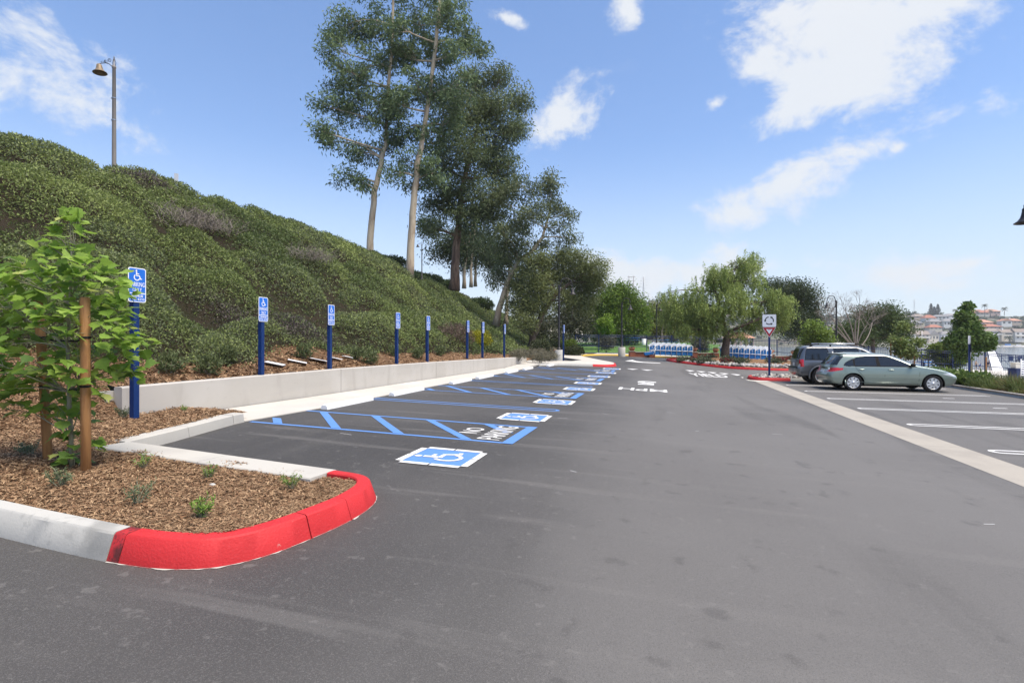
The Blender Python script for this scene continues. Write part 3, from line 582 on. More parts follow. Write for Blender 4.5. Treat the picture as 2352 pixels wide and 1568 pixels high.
# ================================================================== WALL, WHEEL STOPS, SIGNS
rw = thing('retaining_wall', 'long low concrete retaining wall between the stalls and the planted slope', 'wall')
def wall_panel(parent, a, b, za, zb, th=.2, base=-.15, n=5, bev=.012):
    mb = MB(); a = Vector(a); b = Vector(b); t = (b-a).normalized(); nr = Vector((-t.y, t.x)); vs = []
    for i in range(n+1):
        f = i/n; p = a.lerp(b, f)
        if th and n > 1: p = Vector((float(toe(p.y)) + (p.x*0), p.y)) if abs(a.x-b.x) < 1.0 and a.y < b.y else p
        z = za+(zb-za)*f
        for (o, zz) in ((0, gz(p.x, p.y)+base), (0, z-.02), (.02, z), (th-.02, z), (th, z-.02), (th, gz(p.x, p.y)+base)): vs.append((p.x+nr.x*o, p.y+nr.y*o, zz))
    q = 6; fs = [(i*q+k, i*q+k+1, (i+1)*q+k+1, (i+1)*q+k) for i in range(n) for k in range(5)]
    mb.add(vs, fs).add(vs[:q], [tuple(range(q))]).add(vs[-q:], [tuple(range(q))])
    return mb.build('wall_panel', M['wall'], parent)
wy = [7.05, 13.2, 19.5, 25.2, 30.3, 33.0]
def wtop(y): return float(np.interp(y, [7.05, 12.5, 20, 26, 33], [.86, .90, .86, .80, .72]))
for a, b in zip(wy, wy[1:]): wall_panel(rw, (float(toe(a)), a+.009), (float(toe(b)), b-.009), wtop(a), wtop(b), n=10)
wall_panel(rw, (-9.26, 7.12), (-10.25, 7.02), .79, .77, n=1)['label'] = 'short lower return of the wall at its near end'
ws0 = thing('wheel_stop', 'white concrete wheel stop nearest the camera, in the second stall', 'wheel stop', (0, 0, 0), group='wheel stops along the footpath')
mb = MB(); pr = [(-.085, 0), (-.075, .07), (-.045, .105), (.045, .105), (.075, .07), (.085, 0)]; L2 = .98; vs = []
for yy, sc_ in ((-L2, .88), (-L2+.10, 1), (L2-.10, 1), (L2, .88)):
    vs += [(px_, yy, pz*(sc_ if sc_ < 1 else 1)) for px_, pz in pr]
fs = [(i*6+k, i*6+k+1, (i+1)*6+k+1, (i+1)*6+k) for i in range(3) for k in range(5)]
mb.add(vs, fs).add(vs[:6], [tuple(range(6))]).add(vs[-6:], [tuple(range(6))]); mb.build('stop_body', M['white_stop'] if 'white_stop' in M else M['sign_white'], ws0, bevel=.006)
for s_ in (-.6, .6): mb = MB(); mb.lathe([(.016, .10), (.016, .112), (0.001, .112)], 8, M=Matrix.Translation((0, s_, 0))); mb.build('anchor_bolt', M['steel'], ws0)
for i, (y, nm) in enumerate([(11.0, ''), (14.0, 'second'), (18.2, 'third'), (20.9, 'fourth'), (24.9, 'fifth'), (28.0, 'sixth'), (32.2, 'seventh')]):
    o = ws0 if i == 0 else copy_tree(ws0); x = float(np.interp(y, [10, 15, 24, 30, 32], [-7.05, -7.0, -6.85, -6.7, -6.3])); o.location = (x, y, gz(x, y)+.004)
    o.rotation_euler = (0, math.atan(.03), 0)
    if i: o['label'] = '%s white concrete wheel stop along the footpath counted from the camera' % nm
# ---- accessible parking signs
def panel(name, w, h, mt, parent, th=.004, r=.03, y0=0., z0=0., M_=None):       # rounded sheet, thin in x (faces +x)
    pts = []
    for (cx_, cy_, a0) in ((w/2-r, h/2-r, 0), (-w/2+r, h/2-r, math.pi/2), (-w/2+r, -h/2+r, math.pi), (w/2-r, -h/2+r, 1.5*math.pi)):
        pts += [(cx_+r*math.cos(a0+q*math.pi/8), cy_+r*math.sin(a0+q*math.pi/8)) for q in range(5)]
    mb = MB(); T = Matrix(((0, 0, 1, 0), (1, 0, 0, y0), (0, 1, 0, z0), (0, 0, 0, 1))); mb.prism(pts, 0, th, 0, (M_ or Matrix.Identity(4)) @ T)
    return mb.build(name, mt, parent)
def decal(name, polys, mt, parent, x, y0, z0, w, h, M_=None):                   # polys in a unit box -> panel plane facing +x
    V = []; F = []
    for p in polys:
        b = len(V); V += [((M_ or Matrix.Identity(4)) @ Vector((x, y0+q[0]*w, z0+q[1]*h))) for q in p]; F.append(list(range(b, b+len(p))))
    me = bpy.data.meshes.new(name); me.from_pydata(V, [], F); me.materials.append(mt); return link(bpy.data.objects.new(name, me), parent)
ZB, SW, SH = 2.14, .315, .575         # sign bottom, width, height (in the post's own frame)
ps0 = thing('parking_sign', 'first blue parking post, its sign half behind the young plane tree', 'sign', (0, 0, 0), group='accessible parking signs')
mb = MB(); mb.box(-.05, .05, -.05, .05, -.3, 2.69); mb.build('post', M['blue_metal'], ps0, bevel=.006)
pn = panel('sign_panel', SW, SH, M['sign_white'], ps0, .004, .04, 0, ZB+SH/2, Matrix.Translation((.056, 0, 0)))
pn2 = panel('blue_field', SW-.03, SH-.03, M['sign_blue'], pn, .001, .03, 0, ZB+SH/2, Matrix.Translation((.0605, 0, 0)))
X_ = .0625
decal('wheelchair_symbol', ISA, M['sign_white'], pn, X_, -.085, ZB+.355, .19, .19)
decal('sign_lettering', text_polys('PARKING', .008), M['sign_white'], pn, X_, -.130, ZB+.262, .26, .075)
decal('sign_lettering', text_polys('ONLY', .008), M['sign_white'], pn, X_, -.08, ZB+.168, .16, .075)
decal('sign_rule', [[(0, 0), (1, 0), (1, 1), (0, 1)]], M['sign_white'], pn, X_, -.145, ZB+.142, .29, .014)
decal('sign_lettering', text_polys('MINIMUM', .006), M['sign_white'], pn, X_, -.098, ZB+.084, .196, .044)
decal('sign_lettering', text_polys('FINE $250', .006), M['sign_white'], pn, X_, -.128, ZB+.026, .256, .046)
for z in (ZB+.10, ZB+.47): mb = MB(); mb.lathe([(.011, 0), (.009, .006), (.001, .007)], 8, M=Matrix.Translation((.061, 0, z)) @ Matrix.Rotation(math.pi/2, 4, 'Y')); mb.build('bolt', M['steel'], pn)
spots = [(-8.42, 6.78, None), (-8.98, 10.42, 600), (-8.93, 13.1, 757), (-8.9, 17.2, 911), (-8.9, 19.9, 981), (-8.8, 24.6, 1073), (-8.7, 27.0, 1108), (-8.5, 31.2, 1158), (-6.3, 37.2, 1294)]
lb = ['', 'second blue parking sign from the camera, bushes close behind it', 'third blue parking sign, beside the white plates on the slope', 'fourth blue parking sign above the retaining wall',
      'fifth blue parking sign above the retaining wall', 'sixth blue parking sign, near the brown dead bush', 'seventh blue parking sign, right of the yellow bush', 'eighth blue parking sign near the wall end', 'ninth blue parking sign, seen edge on beside the black lamp']
for i, (x, y, u) in enumerate(spots):
    o = ps0 if i == 0 else copy_tree(ps0)
    if u:
        d = ray(u, 786); y = x*d[1]/d[0]
    o.location = (x, y, .18 if i == 0 else (.18 if i == 8 else 0)); o.rotation_euler = (0, 0, [0, .03, .02, 0, -.02, .02, 0, .03, -.06][i])
    if i: o['label'] = lb[i]
# ---- white plates lying on the bark slope
def on_slope(u, v, dz=.03): return at(u, v, dz, lambda x, y: hillz(x, y) if x < float(toe(y)) else -9)
for i, (u, v, w, h) in enumerate([(632, 851, .46, .34), (683, 845, .5, .36), (731, 841, .5, .36), (768, 836, .4, .34), (798, 834, .3, .2)]):
    d = ray(u, v); q = -8.9-.55-.1*i; yy = q*d[1]/d[0]; q = float(toe(yy))-.75-.08*i; yy = q*d[1]/d[0]; p = Vector((q, yy, float(hillz(q, yy))+.075)); mb = MB(); mb.box(-w/2, w/2, -h/2, h/2, 0, .025)
    o = mb.build('white_plate', M['white_plastic'], None, p, bevel=.006); o.rotation_euler = (0, .22, .5+.15*i)
    tag(o, '%s thin white square plate lying on the bark slope above the wall' % ['leftmost', 'second', 'third', 'fourth', 'small rightmost'][i], 'plate', 'white plates on the bark slope')
# ---- roundabout and yield signs
def circ_arrows():
    ps = []
    for k_ in range(3):
        a0 = math.radians(100+120*k_); a1 = a0+math.radians(72); ps += [[(.5+q[0], .5+q[1]) for q in f] for f in ribbon(arc(0, 0, .33, a0, a1, 10), .085)]
        c_ = Vector((.33*math.cos(a1), .33*math.sin(a1))); t = Vector((-math.sin(a1), math.cos(a1))); r_ = Vector((math.cos(a1), math.sin(a1)))
        ps.append([tuple(Vector((.5, .5))+c_-r_*.11), tuple(Vector((.5, .5))+c_+r_*.11), tuple(Vector((.5, .5))+c_+t*.17)])
    return ps
def round_sign(name, label, loc, rz, H=3.05, w=.62):
    t = thing(name, label, 'sign', loc, rz, 'roundabout signs'); mb = MB(); mb.box(-.05, .05, -.05, .05, -.2, H); mb.build('post', M['blue_metal'], t, bevel=.005)
    p = panel('roundabout_panel', w, w, M['black'], t, .004, .05, 0, H-w/2+.03, Matrix.Translation((.055, 0, 0)))
    panel('white_field', w-.02, w-.02, M['sign_white'], p, .001, .045, 0, H-w/2+.03, Matrix.Translation((.0595, 0, 0)))
    decal('circling_arrows', circ_arrows(), M['black'], p, .0625, -w/2+.04, H-w+.07, w-.08, w-.08)
    zt = H-w+.02; hh = .53; tri = [(-w/2+.01, zt), (w/2-.01, zt), (0, zt-hh)]
    def tripan(nm, s_, mt, x, pa):
        cy_ = zt-hh*.36; q = [((a)*s_, cy_+(b-cy_)*s_) for a, b in tri]; mb = MB(); mb.prism(q, 0, .003 if s_ == 1 else .0012, 0, Matrix(((0, 0, 1, x), (1, 0, 0, 0), (0, 1, 0, 0), (0, 0, 0, 1)))); return mb.build(nm, mt, pa)
    y = tripan('yield_panel', 1, M['sign_white'], .055, t); tripan('red_border', .93, M['sign_red'], .0585, y); tripan('white_centre', .46, M['sign_white'], .0602, y)
    decal('yield_lettering', text_polys('YIELD', .01), M['sign_red'], y, .0625, -.075, zt-hh*.36+.035, .15, .045)
    return t
pz = Vector((6.0, 29.75, gz(6.0, 30)+.1)); d = ray(1767, 786); pz.x = pz.y*d[0]/d[1]
round_sign('roundabout_sign', 'square circling arrows sign over a red yield triangle on a blue post', pz, -math.pi/2-.2, 3.28, .66)
p2 = sp(2366, 925, 36); o2 = round_sign('roundabout_sign', 'second roundabout and yield sign seen nearly edge on before the maple', (p2.x, p2.y, p2.z-.12), -.22, 2.55, .6)
mb = MB(); mb.box(.056, .06, -.1, .1, 2.62, 3.1); mb.box(-.05, .05, -.05, .05, 2.5, 3.1); mb.build('upper_panel', [M['sign_white']], o2); mb = MB(); mb.box(.056, .062, -.07, .07, 1.0, 1.4); mb.build('blue_notice', M['sign_blue'], o2)
# ================================================================== LAMPS
def bell(mb, c, r, h, mi=0, tilt=None):
    T = Matrix.Translation(c) @ (tilt or Matrix.Identity(4)); mb.lathe([(.001, 0), (r*.22, 0), (r*.36, -h*.08), (r*.42, -h*.35), (r*.52, -h*.6), (r*.74, -h*.82), (r, -h*.95), (r*1.02, -h), (r*.96, -h), (r*.7, -h*.84), (r*.4, -h*.5), (.001, -h*.4)], 24, mi, T)
def goose_lamp(label, loc, H, reach, ped=0., ang=0., r=.24, mt='lamp_black', pedr=.34):
    t = thing('street_lamp', label, 'street lamp', loc, ang, 'lamps with bell shades along the drive'); z0 = ped
    if ped:
        mb = MB(); mb.lathe([(pedr, -.3), (pedr, ped-.02), (pedr-.02, ped), (.001, ped)], 24); mb.build('concrete_base', M['kerb'], t)
    mb = MB(); mb.lathe([(.17, z0), (.17, z0+.1), (.11, z0+.14), (.075, z0+.2), (.075, z0+H*.5), (.06, H-.02), (.06, H), (.001, H)], 14); mb.build('pole', M[mt], t)
    mb = MB(); a = H-.08; rr = reach/2
    mb.tube([(0, .09, a-.5), (0, .09, a)] and [(.075, 0, a-.55), (.075, 0, a-.1)]+[(.075+rr+rr*math.cos(math.pi-q*math.pi/12), 0, a-.1+rr*.95*math.sin(q*math.pi/12)+.25*min(1, q/3)*(1 if q < 9 else max(0, (12-q)/3))) for q in range(13)], .032, 8)
    mb.build('gooseneck_arm', M[mt], t); x = .075+reach
    mb = MB(); mb.lathe([(.03, .0), (.06, -.03), (.06, -.1), (.09, -.13), (.09, -.22), (.001, -.22)], 14, M=Matrix.Translation((x, 0, a-.1))); mb.build('lamp_holder', M[mt], t)
    mb = MB(); bell(mb, (x, 0, a-.26), r, .34); s_ = mb.build('lamp_shade', M[mt], t)
    return t
# u, base v, depth z, pole top v, reach sign, pedestal height
def lamp_at(label, u, vb, z, vt, reach, ped, ang, r, zb=None):
    b = P(u, vb, z); t = P(u, vt, z); return goose_lamp(label, (b.x, b.y, b.z), t.z-b.z, reach, ped, ang, r)
lamp_at('tall black lamp on a round concrete base beside the ninth parking sign', 1284, 833, 38.5, 655, .92, .95, TH, .28)
lamp_at('black lamp on a low round base in front of the lawn fence', 1428, 815, 50, 695, .75, .75, TH, .3)
lamp_at('black lamp behind the fence seen against the yellow green trees', 1508, 800, 60, 700, .35, 0, TH, .26)
lamp_at('black lamp with its shade to the left, standing behind the grey vehicle', 1921, 832, 47, 690, .78, .3, TH+math.pi, .28)
lamp_at('black lamp whose shade alone reaches in at the right edge', 2409, 1000, 13.5, 452, .50, .3, TH+math.pi, .25)
b = P(2342, 828, 60); goose_lamp('thin dark lamp post by the lake at the right edge', (b.x, b.y, b.z-3.3), 3.2, .3, 0, TH+math.pi, .25)
# ornate hill lamp: tapered grey pole, scroll bracket, bronze bell
def hill_lamp(label, u, vb, vt, z, side, scale=1.):
    b = P(u, vb, z); H = (vb-vt)/FPX*z; t = thing('hill_lamp', label, 'street lamp', (b.x, b.y, b.z-1.4), TH, 'bell lamps on the hill crest'); k_ = H/4.9; Z = 1.4
    mb = MB(); mb.lathe([(.10*k_, 0), (.095*k_, Z), (.075*k_, Z+H-.6*k_), (.09*k_, Z+H-.58*k_), (.09*k_, Z+H-.48*k_), (.03*k_, Z+H-.46*k_), (.02*k_, Z+H-.05*k_), (.035*k_, Z+H-.03*k_), (.001, Z+H)], 14); mb.build('pole', M['lamp_grey'], t)
    mb = MB()
    for zz in (Z+H*.36, Z+H*.58):
        mb.lathe([(.098*k_, zz-.015), (.098*k_, zz+.015)], 12); mb.box(side*.1*k_-.03, side*.1*k_+.03, -.03, .03, zz-.03, zz+.03)
    mb.build('clamp_band', M['steel'], t)
    mb = MB(); zz = Z+H-.42*k_; s = side*k_
    mb.tube([(s*.06, 0, zz-.12*k_), (s*.22, 0, zz+.04*k_), (s*.42, 0, zz+.10*k_), (s*.62, 0, zz+.085*k_), (s*.72, 0, zz+.06*k_)], .018*k_, 6)
    mb.tube([(s*.22+s*.10*(1-q/30)*math.cos(-.8+q*.42), 0, zz+.22*k_+.11*k_*(1-q/30)*math.sin(-.8+q*.42)) for q in range(24)], .011*k_, 5)
    mb.tube([(s*.43+s*.06*(1-q/30)*math.cos(-.8+q*.42), 0, zz+.19*k_+.07*k_*(1-q/30)*math.sin(-.8+q*.42)) for q in range(24)], .010*k_, 5)
    mb.tube([(s*.3, 0, zz+.12*k_), (s*.42, 0, zz+.13*k_), (s*.52, 0, zz+.16*k_), (s*.60, 0, zz+.19*k_), (s*.66, 0, zz+.15*k_), (s*.60, 0, zz+.12*k_)], .010*k_, 5)
    mb.tube([(s*-.05, 0, zz-.1*k_), (s*-.09, 0, zz+.1*k_), (s*-.04, 0, zz+.26*k_), (0, 0, zz+.34*k_)], .012*k_, 5); mb.tube([(s*.05, 0, zz-.1*k_), (s*.07, 0, zz+.1*k_), (s*.04, 0, zz+.26*k_), (0, 0, zz+.34*k_)], .012*k_, 5)
    mb.build('scroll_bracket', M['lamp_black'], t)
    mb = MB(); bell(mb, (s*.74, 0, zz+.04*k_), .30*k_, .44*k_, 0, Matrix.Rotation(.10*side, 4, 'Y')); mb.build('bell_shade', M['lamp_bronze'], t); return t
hill_lamp('tall lamp with a bronze bell shade and scroll bracket on the hill crest', 262, 358, 130, 31*.78, -1)
hill_lamp('small distant bell lamp on the hill between the eucalyptus trunks', 969, 622, 556, 48, -1)
b = P(405, 418, 26); mb = MB(); mb.box(-.09, .09, -.02, .02, -1.2, .42); o = mb.build('marker_post', M['sign_back'], None, b); o.rotation_euler = (0, 0, TH+.6); tag(o, 'short grey flat post poking up behind the hill crest', 'post')
# ================================================================== FENCE
def fence(pts, H, label, zf, panel_len=2.4, pick=.125, lean=0):
    a0 = Vector(pts[0]); t = thing('metal_fence', label, 'fence', (a0.x, a0.y, 0)); pk = MB()
    for a, b in zip(pts, pts[1:]):
        a = Vector(a); b = Vector(b); n = max(1, round((b-a).length/panel_len)); dr = (b-a).normalized()
        for i in range(n):
            p, q = a.lerp(b, i/n)-a0, a.lerp(b, (i+1)/n)-a0; zp, zq = zf(*(p+a0)), zf(*(q+a0))
            mb = MB(); mb.box(-.045, .045, -.045, .045, -.1, H+.04); mb.box(-.055, .055, -.055, .055, H+.04, H+.06); mb.build('fence_post', M['fence_blue'], t, (p.x, p.y, zp))
            for hz_ in (.14, H*.42 if H > 1.5 else .5, H-.16, H-.01):
                if hz_ == H-.16 and False: continue
                mb = MB(); mb.tube([(p.x, p.y, zp+hz_), (q.x, q.y, zq+hz_)], .034, 4); mb.build('fence_rail', M['fence_blue'], t)
            m_ = int((q-p).length/pick)
            for k_ in range(1, m_):
                c = p.lerp(q, k_/m_); z = zp+(zq-zp)*k_/m_; pk.box(c.x-.009, c.x+.009, c.y-.009, c.y+.009, z+.05, z+H-.01)
    o = pk.build('picket', M['fence_blue'], t); o['kind'] = 'stuff'; return t
def fpt(x, y, z): p = sp(x, y, z); return (p.x, p.y)
def zline(pts, zs):
    X = [p[0] for p in pts]
    return lambda x, y: float(np.interp(x, X, zs))
def fence_px(label, rows, H, **k_):           # rows: base point in the photograph and its distance
    ps = [sp(*r_) for r_ in rows]; return fence([(p.x, p.y) for p in ps], H, label, zline(ps, [p.z for p in ps]), **k_)
fence_px('blue metal picket fence along the lawn behind the planters', [(1405, 864, 54), (1520, 865, 53), (1640, 868, 51.5), (1780, 875, 50), (1895, 880, 49)], 1.95)
fence_px('blue metal picket fence running down to the lake behind the parked cars', [(1897, 880, 49), (2010, 890, 48), (2120, 899, 46.5), (2250, 907, 45), (2405, 918, 43), (2540, 928, 41.5)], 1.9)
# ================================================================== VEGETATION
def leaves(name, C, L_, Wd, parent, cols, droop=0., up=0., mt='leaf', nrm_bias=None, fold=False):
    """rhombic leaves at C (N,3): length L_, width Wd arrays, colours (N,3)"""
    n = len(C); d = rng.normal(size=(n, 3)); d[:, 2] = d[:, 2]*(1-.5*abs(droop)) - droop*1.6 + up*1.2; d /= np.linalg.norm(d, axis=1)[:, None]+1e-9
    q = rng.normal(size=(n, 3))
    if nrm_bias is not None: q = np.cross(d, nrm_bias+rng.normal(size=(n, 3))*.6)
    s = q-d*(q*d).sum(1)[:, None]; s /= np.linalg.norm(s, axis=1)[:, None]+1e-9
    l = (np.zeros(n)+L_)[:, None]; w = (np.zeros(n)+Wd)[:, None]*.5
    V = np.stack([C, C+d*l*.45+s*w, C+d*l, C+d*l*.45-s*w], 1).reshape(-1, 3)
    return npmesh(name, V, np.arange(4*n).reshape(-1, 4), M[mt], parent, col=np.repeat(cols, 4, 0))
def mixcol(a, b, t): t = np.clip(t, 0, 1)[:, None]; return np.array(a)*(1-t)+np.array(b)*t
def n3(X, s, seed=0): return np.array([mnoise.fractal(Vector((x*s+seed, y*s, z*s)), 1, 2, 3) for x, y, z in X])
# --- ground cover on the slope --------------------------------------------------
def ground_cover():
    n = 3200000; y = -8+rng.random(n)**1.5*98; x = toe(y)-.6-rng.random(n)*19
    d = np.sqrt(x*x+y*y+9); ang = np.arctan2(-x, y); vis = (ang < 1.12) & (y > 1)
    ok = vis & (rng.random(n) < np.clip((13/d)**1.5, .03, 1)*.95); x, y, d = x[ok], y[ok], d[ok]
    gx = np.arange(-40, -5, .3); gy = np.arange(-10, 95, .3); GX, GY = np.meshgrid(gx, gy)
    cc_ = np.array([cell(a, b) for a, b in zip(GX.ravel(), GY.ravel())]); mo = cc_[:, 0].reshape(GX.shape); qq = cc_[:, 1].reshape(GX.shape); to = cc_[:, 2].reshape(GX.shape); cv = cover(GX, GY); col_n = np.vectorize(lambda a, b: mnoise.fractal(Vector((a*.16, b*.12, 20)), 1, 2, 3))(GX, GY)
    dry_n = np.vectorize(lambda a, b: mnoise.noise((a*.30, b*.20, 41)))(GX, GY)
    def smp(A):
        fx = np.clip((x+40)/.3, 0, len(gx)-2.001); fy = np.clip((y+10)/.3, 0, len(gy)-2.001); i = fx.astype(int); j = fy.astype(int); u = fx-i; v = fy-j
        return A[j, i]*(1-u)*(1-v)+A[j, i+1]*u*(1-v)+A[j+1, i]*(1-u)*v+A[j+1, i+1]*u*v
    c = smp(cv); k = rng.random(len(x)) < c*1.0; x, y, d, c = x[k], y[k], d[k], c[k]
    mo_ = smp(mo); gap = sstep(.56, .84, smp(qq)); k = rng.random(len(x)) > gap*.62; x, y, d, c, mo_, gap = x[k], y[k], d[k], c[k], mo_[k], gap[k]; tone = smp(to); depth = rng.random(len(x))**1.8
    top = hillz(x, y)+c*np.maximum(.10, .40+.85*mo_)
    z = top-depth*.34*c-.34*gap
    C = np.stack([x, y, z], 1); n = len(x)
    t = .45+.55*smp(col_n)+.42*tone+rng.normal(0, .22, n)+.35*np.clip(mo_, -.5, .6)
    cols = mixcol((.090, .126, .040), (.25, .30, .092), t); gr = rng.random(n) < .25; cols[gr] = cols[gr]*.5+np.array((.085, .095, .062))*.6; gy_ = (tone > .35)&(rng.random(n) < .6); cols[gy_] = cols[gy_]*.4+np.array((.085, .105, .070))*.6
    dr = np.clip((smp(dry_n)-.36)*4, 0, 1)*(rng.random(n) < .75); cols = cols*(1-dr[:, None])+np.array((.115, .095, .085))*dr[:, None]*rng.uniform(.5, 1.2, (n, 1))
    cols *= rng.uniform(.75, 1.25, (n, 1))
    s = np.clip(d/13, .75, 5)**.8
    nb = np.stack([np.full(n, .45), np.zeros(n), np.ones(n)], 1)
    o = leaves('ground_cover', C, .062*s*rng.uniform(.7, 1.5, n), .023*s*rng.uniform(.8, 1.4, n), None, cols, up=.42, nrm_bias=None)
    tag(o, 'dense low evergreen shrubs covering the whole slope', 'ground cover', kind='stuff'); print('ground cover', n)
ground_cover()
# --- trees ---------------------------------------------------------------------
def curve_pts(a, b, sag=.15, n=5, bend=None):
    a, b = Vector(a), Vector(b); r_ = bend or Vector((rnd.uniform(-1, 1), rnd.uniform(-1, 1), rnd.uniform(-.2, 1)))*(b-a).length*sag
    return [a.lerp(b, i/n)+r_*math.sin(math.pi*i/n) for i in range(n+1)]
def tree(name, label, cat, base, z, trunk, tr, blobs, n_leaf, lf, cols, bark='bark_pale', group=None, dep=.7, clump=.16, droop=.3, branches=True, mt='leaf', per=100, twigs=2, strand=0, forks=None, sink=.4, floor=None):
    global rng; rnd.seed(sum(map(ord, label))); rng = np.random.default_rng(sum(map(ord, label)))
    """trunk/blobs are given as photo pixels, placed z metres away; the crown gets its own depth"""
    b = P(base[0], base[1], z); t = thing(name, label, cat, b, 0, group); loc = b
    tp = [P(u, v, z+dz)-loc for (u, v, dz) in [(q[0], q[1], q[2] if len(q) > 2 else 0) for q in trunk]]
    tp[0] = tp[0]-Vector((0, 0, sink)); pp = []
    for i in range(len(tp)-1):
        for k in range(3): pp.append(tp[i].lerp(tp[i+1], k/3)+Vector((rnd.uniform(-1, 1), rnd.uniform(-1, 1), 0))*tr*.18*(i+k > 0))
    pp.append(tp[-1]); m = len(pp); rad = [tr*(1.28 if i == 0 else 1.08 if i == 1 else 1)*(1-.72*i/(m-1)) for i in range(m)]
    mb = MB(); mb.tube(pp, rad, 10); mb.build('trunk', M[bark], t)
    px = z/FPX; br = MB(); Cs = []; tc_ = []
    for (u, v, ru, rv) in blobs:
        dz = rnd.uniform(-1, 1)*dep*ru*px*1.3; c = P(u, v, z+dz)-loc; R_ = (ru*px, rv*px)
        if branches:
            j = min(range(m//4, m), key=lambda i: (pp[i]-c).length + (4*tr*0) + max(0, (pp[i].z-c.z))*1.5); s0 = pp[j]; r0 = min(rad[j]*.55, tr*.34)
            cp = curve_pts(s0, c, .12); br.tube(cp, [r0*(1-.75*i/5) for i in range(6)], 6)
        ncl = max(5, int(n_leaf*ru*rv/sum(q[2]*q[3] for q in blobs)/per))
        for q in range(ncl):
            dv = Vector((rnd.gauss(0, 1), rnd.gauss(0, 1), rnd.gauss(0, 1))).normalized()*(rnd.random()**.42)
            cc = c+Vector((0, 0, 1))*dv.z*R_[1]+Vector((dv.x*R_[0], dv.y*R_[0]*dep, 0))
            if branches and q < twigs*6: br.tube(curve_pts(c.lerp(s0, rnd.uniform(0, .4)), cc, .15, 3), [r0*.25, r0*.17, r0*.1, r0*.05], 4)
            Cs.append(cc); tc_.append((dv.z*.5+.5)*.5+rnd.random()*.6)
    if br.v: br.build('branches', M[bark], t)
    nl = max(4, int(n_leaf/len(Cs))); Cs = np.array([tuple(c) for c in Cs]); tt = np.repeat(np.array(tc_), nl)
    sg = clump*np.mean([q[2] for q in blobs])*px*2
    if strand:                       # hanging strands of leaves
        C = np.repeat(Cs, nl, 0); n = len(C); k = np.tile(np.arange(nl), len(Cs)); st = k % 5
        jx = rng.normal(0, sg, (len(Cs)*5, 3)); C = C+jx[np.repeat(np.arange(len(Cs)), nl)*5+st]; C[:, 2] -= (k//5)/(nl/5)*strand*rng.uniform(.6, 1.2, n); C[:, :2] += rng.normal(0, sg*.12, (n, 2))
    else:
        C = np.repeat(Cs, nl, 0)+np.clip(rng.normal(0, sg, (len(Cs)*nl, 3)), -1.7*sg, 1.7*sg)*np.array([1, 1, .8]); n = len(C)
    if floor is not None: k = C[:, 2]+loc.z > floor; C = C[k]; tt = tt[k]; n = len(C)
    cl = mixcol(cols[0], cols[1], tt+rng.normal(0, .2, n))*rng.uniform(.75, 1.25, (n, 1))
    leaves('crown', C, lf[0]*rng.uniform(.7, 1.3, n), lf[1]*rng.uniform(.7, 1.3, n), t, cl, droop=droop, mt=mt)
    return t
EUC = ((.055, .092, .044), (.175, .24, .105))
def fill(blobs, rows): return blobs+rows
tree('eucalyptus_tree', 'tall pale trunked eucalyptus on the crest, leftmost of the big trees', 'tree', (847, 597), 45, [(847, 600), (853, 520), (860, 440), (874, 380), (885, 330), (893, 200), (903, 60), (906, -90)], .31,
     [(790, 60, 56, 46), (757, 112, 34, 40), (800, 165, 44, 34), (850, 60, 60, 46), (846, 150, 50, 46), (742, 243, 38, 28), (795, 262, 52, 36), (757, 325, 40, 26), (826, 350, 52, 34), (795, 405, 36, 20), (868, 250, 44, 56), (738, 300, 24, 20), (835, 420, 26, 20),
      (898, -40, 100, 50), (815, -50, 80, 50), (905, 120, 40, 60), (900, 240, 34, 60), (815, 215, 40, 26), (772, 190, 30, 20), (880, 330, 36, 30)], 24000, (.36, .10), EUC, 'bark_pale', 'eucalyptus trees along the slope', clump=.125, droop=.6)
tree('eucalyptus_tree', 'tall pale trunked eucalyptus, second big trunk from the left', 'tree', (938, 632), 44, [(938, 634), (945, 540), (950, 470), (960, 380), (968, 330), (985, 220), (1003, 100), (1010, -20), (1012, -120)], .34,
     [(960, 60, 60, 56), (1025, 40, 52, 50), (1066, 75, 26, 30), (985, 130, 54, 46), (1046, 130, 40, 34), (950, 200, 52, 46), (1000, 220, 54, 46), (935, 295, 50, 38), (985, 310, 50, 40), (1055, 195, 50, 36), (1020, -40, 90, 50), (945, 375, 44, 30), (905, 395, 26, 20),
      (1000, 395, 44, 36), (1075, 95, 16, 22), (930, 130, 34, 46), (912, 60, 34, 40), (915, 240, 30, 50), (1100, 120, 20, 26), (965, 425, 30, 20), (1030, 290, 40, 46)], 24000, (.36, .10), EUC, 'bark_pale', 'eucalyptus trees along the slope', clump=.125, droop=.6)
tree('eucalyptus_tree', 'broad dark eucalyptus with a thick peeling brown trunk', 'tree', (1043, 655), 50, [(1043, 657), (1048, 590), (1052, 520), (1060, 440), (1082, 350), (1100, 280)], .46,
     [(1090, 195, 60, 44), (1150, 182, 36, 32), (1182, 238, 30, 34), (1100, 275, 70, 50), (1165, 310, 36, 40), (1060, 340, 60, 50), (1118, 365, 64, 54), (1040, 440, 60, 44), (1108, 450, 64, 44), (1005, 480, 42, 32), (1165, 400, 40, 44), (1078, 505, 58, 34), (990, 525, 30, 20),
      (1050, 250, 50, 44), (1190, 300, 22, 30), (1200, 215, 14, 24), (1140, 500, 40, 40), (1020, 385, 44, 40), (1130, 240, 44, 30)], 46000, (.33, .095), ((.055, .082, .038), (.15, .19, .08)), 'bark_red', 'eucalyptus trees along the slope', clump=.15, droop=.6)
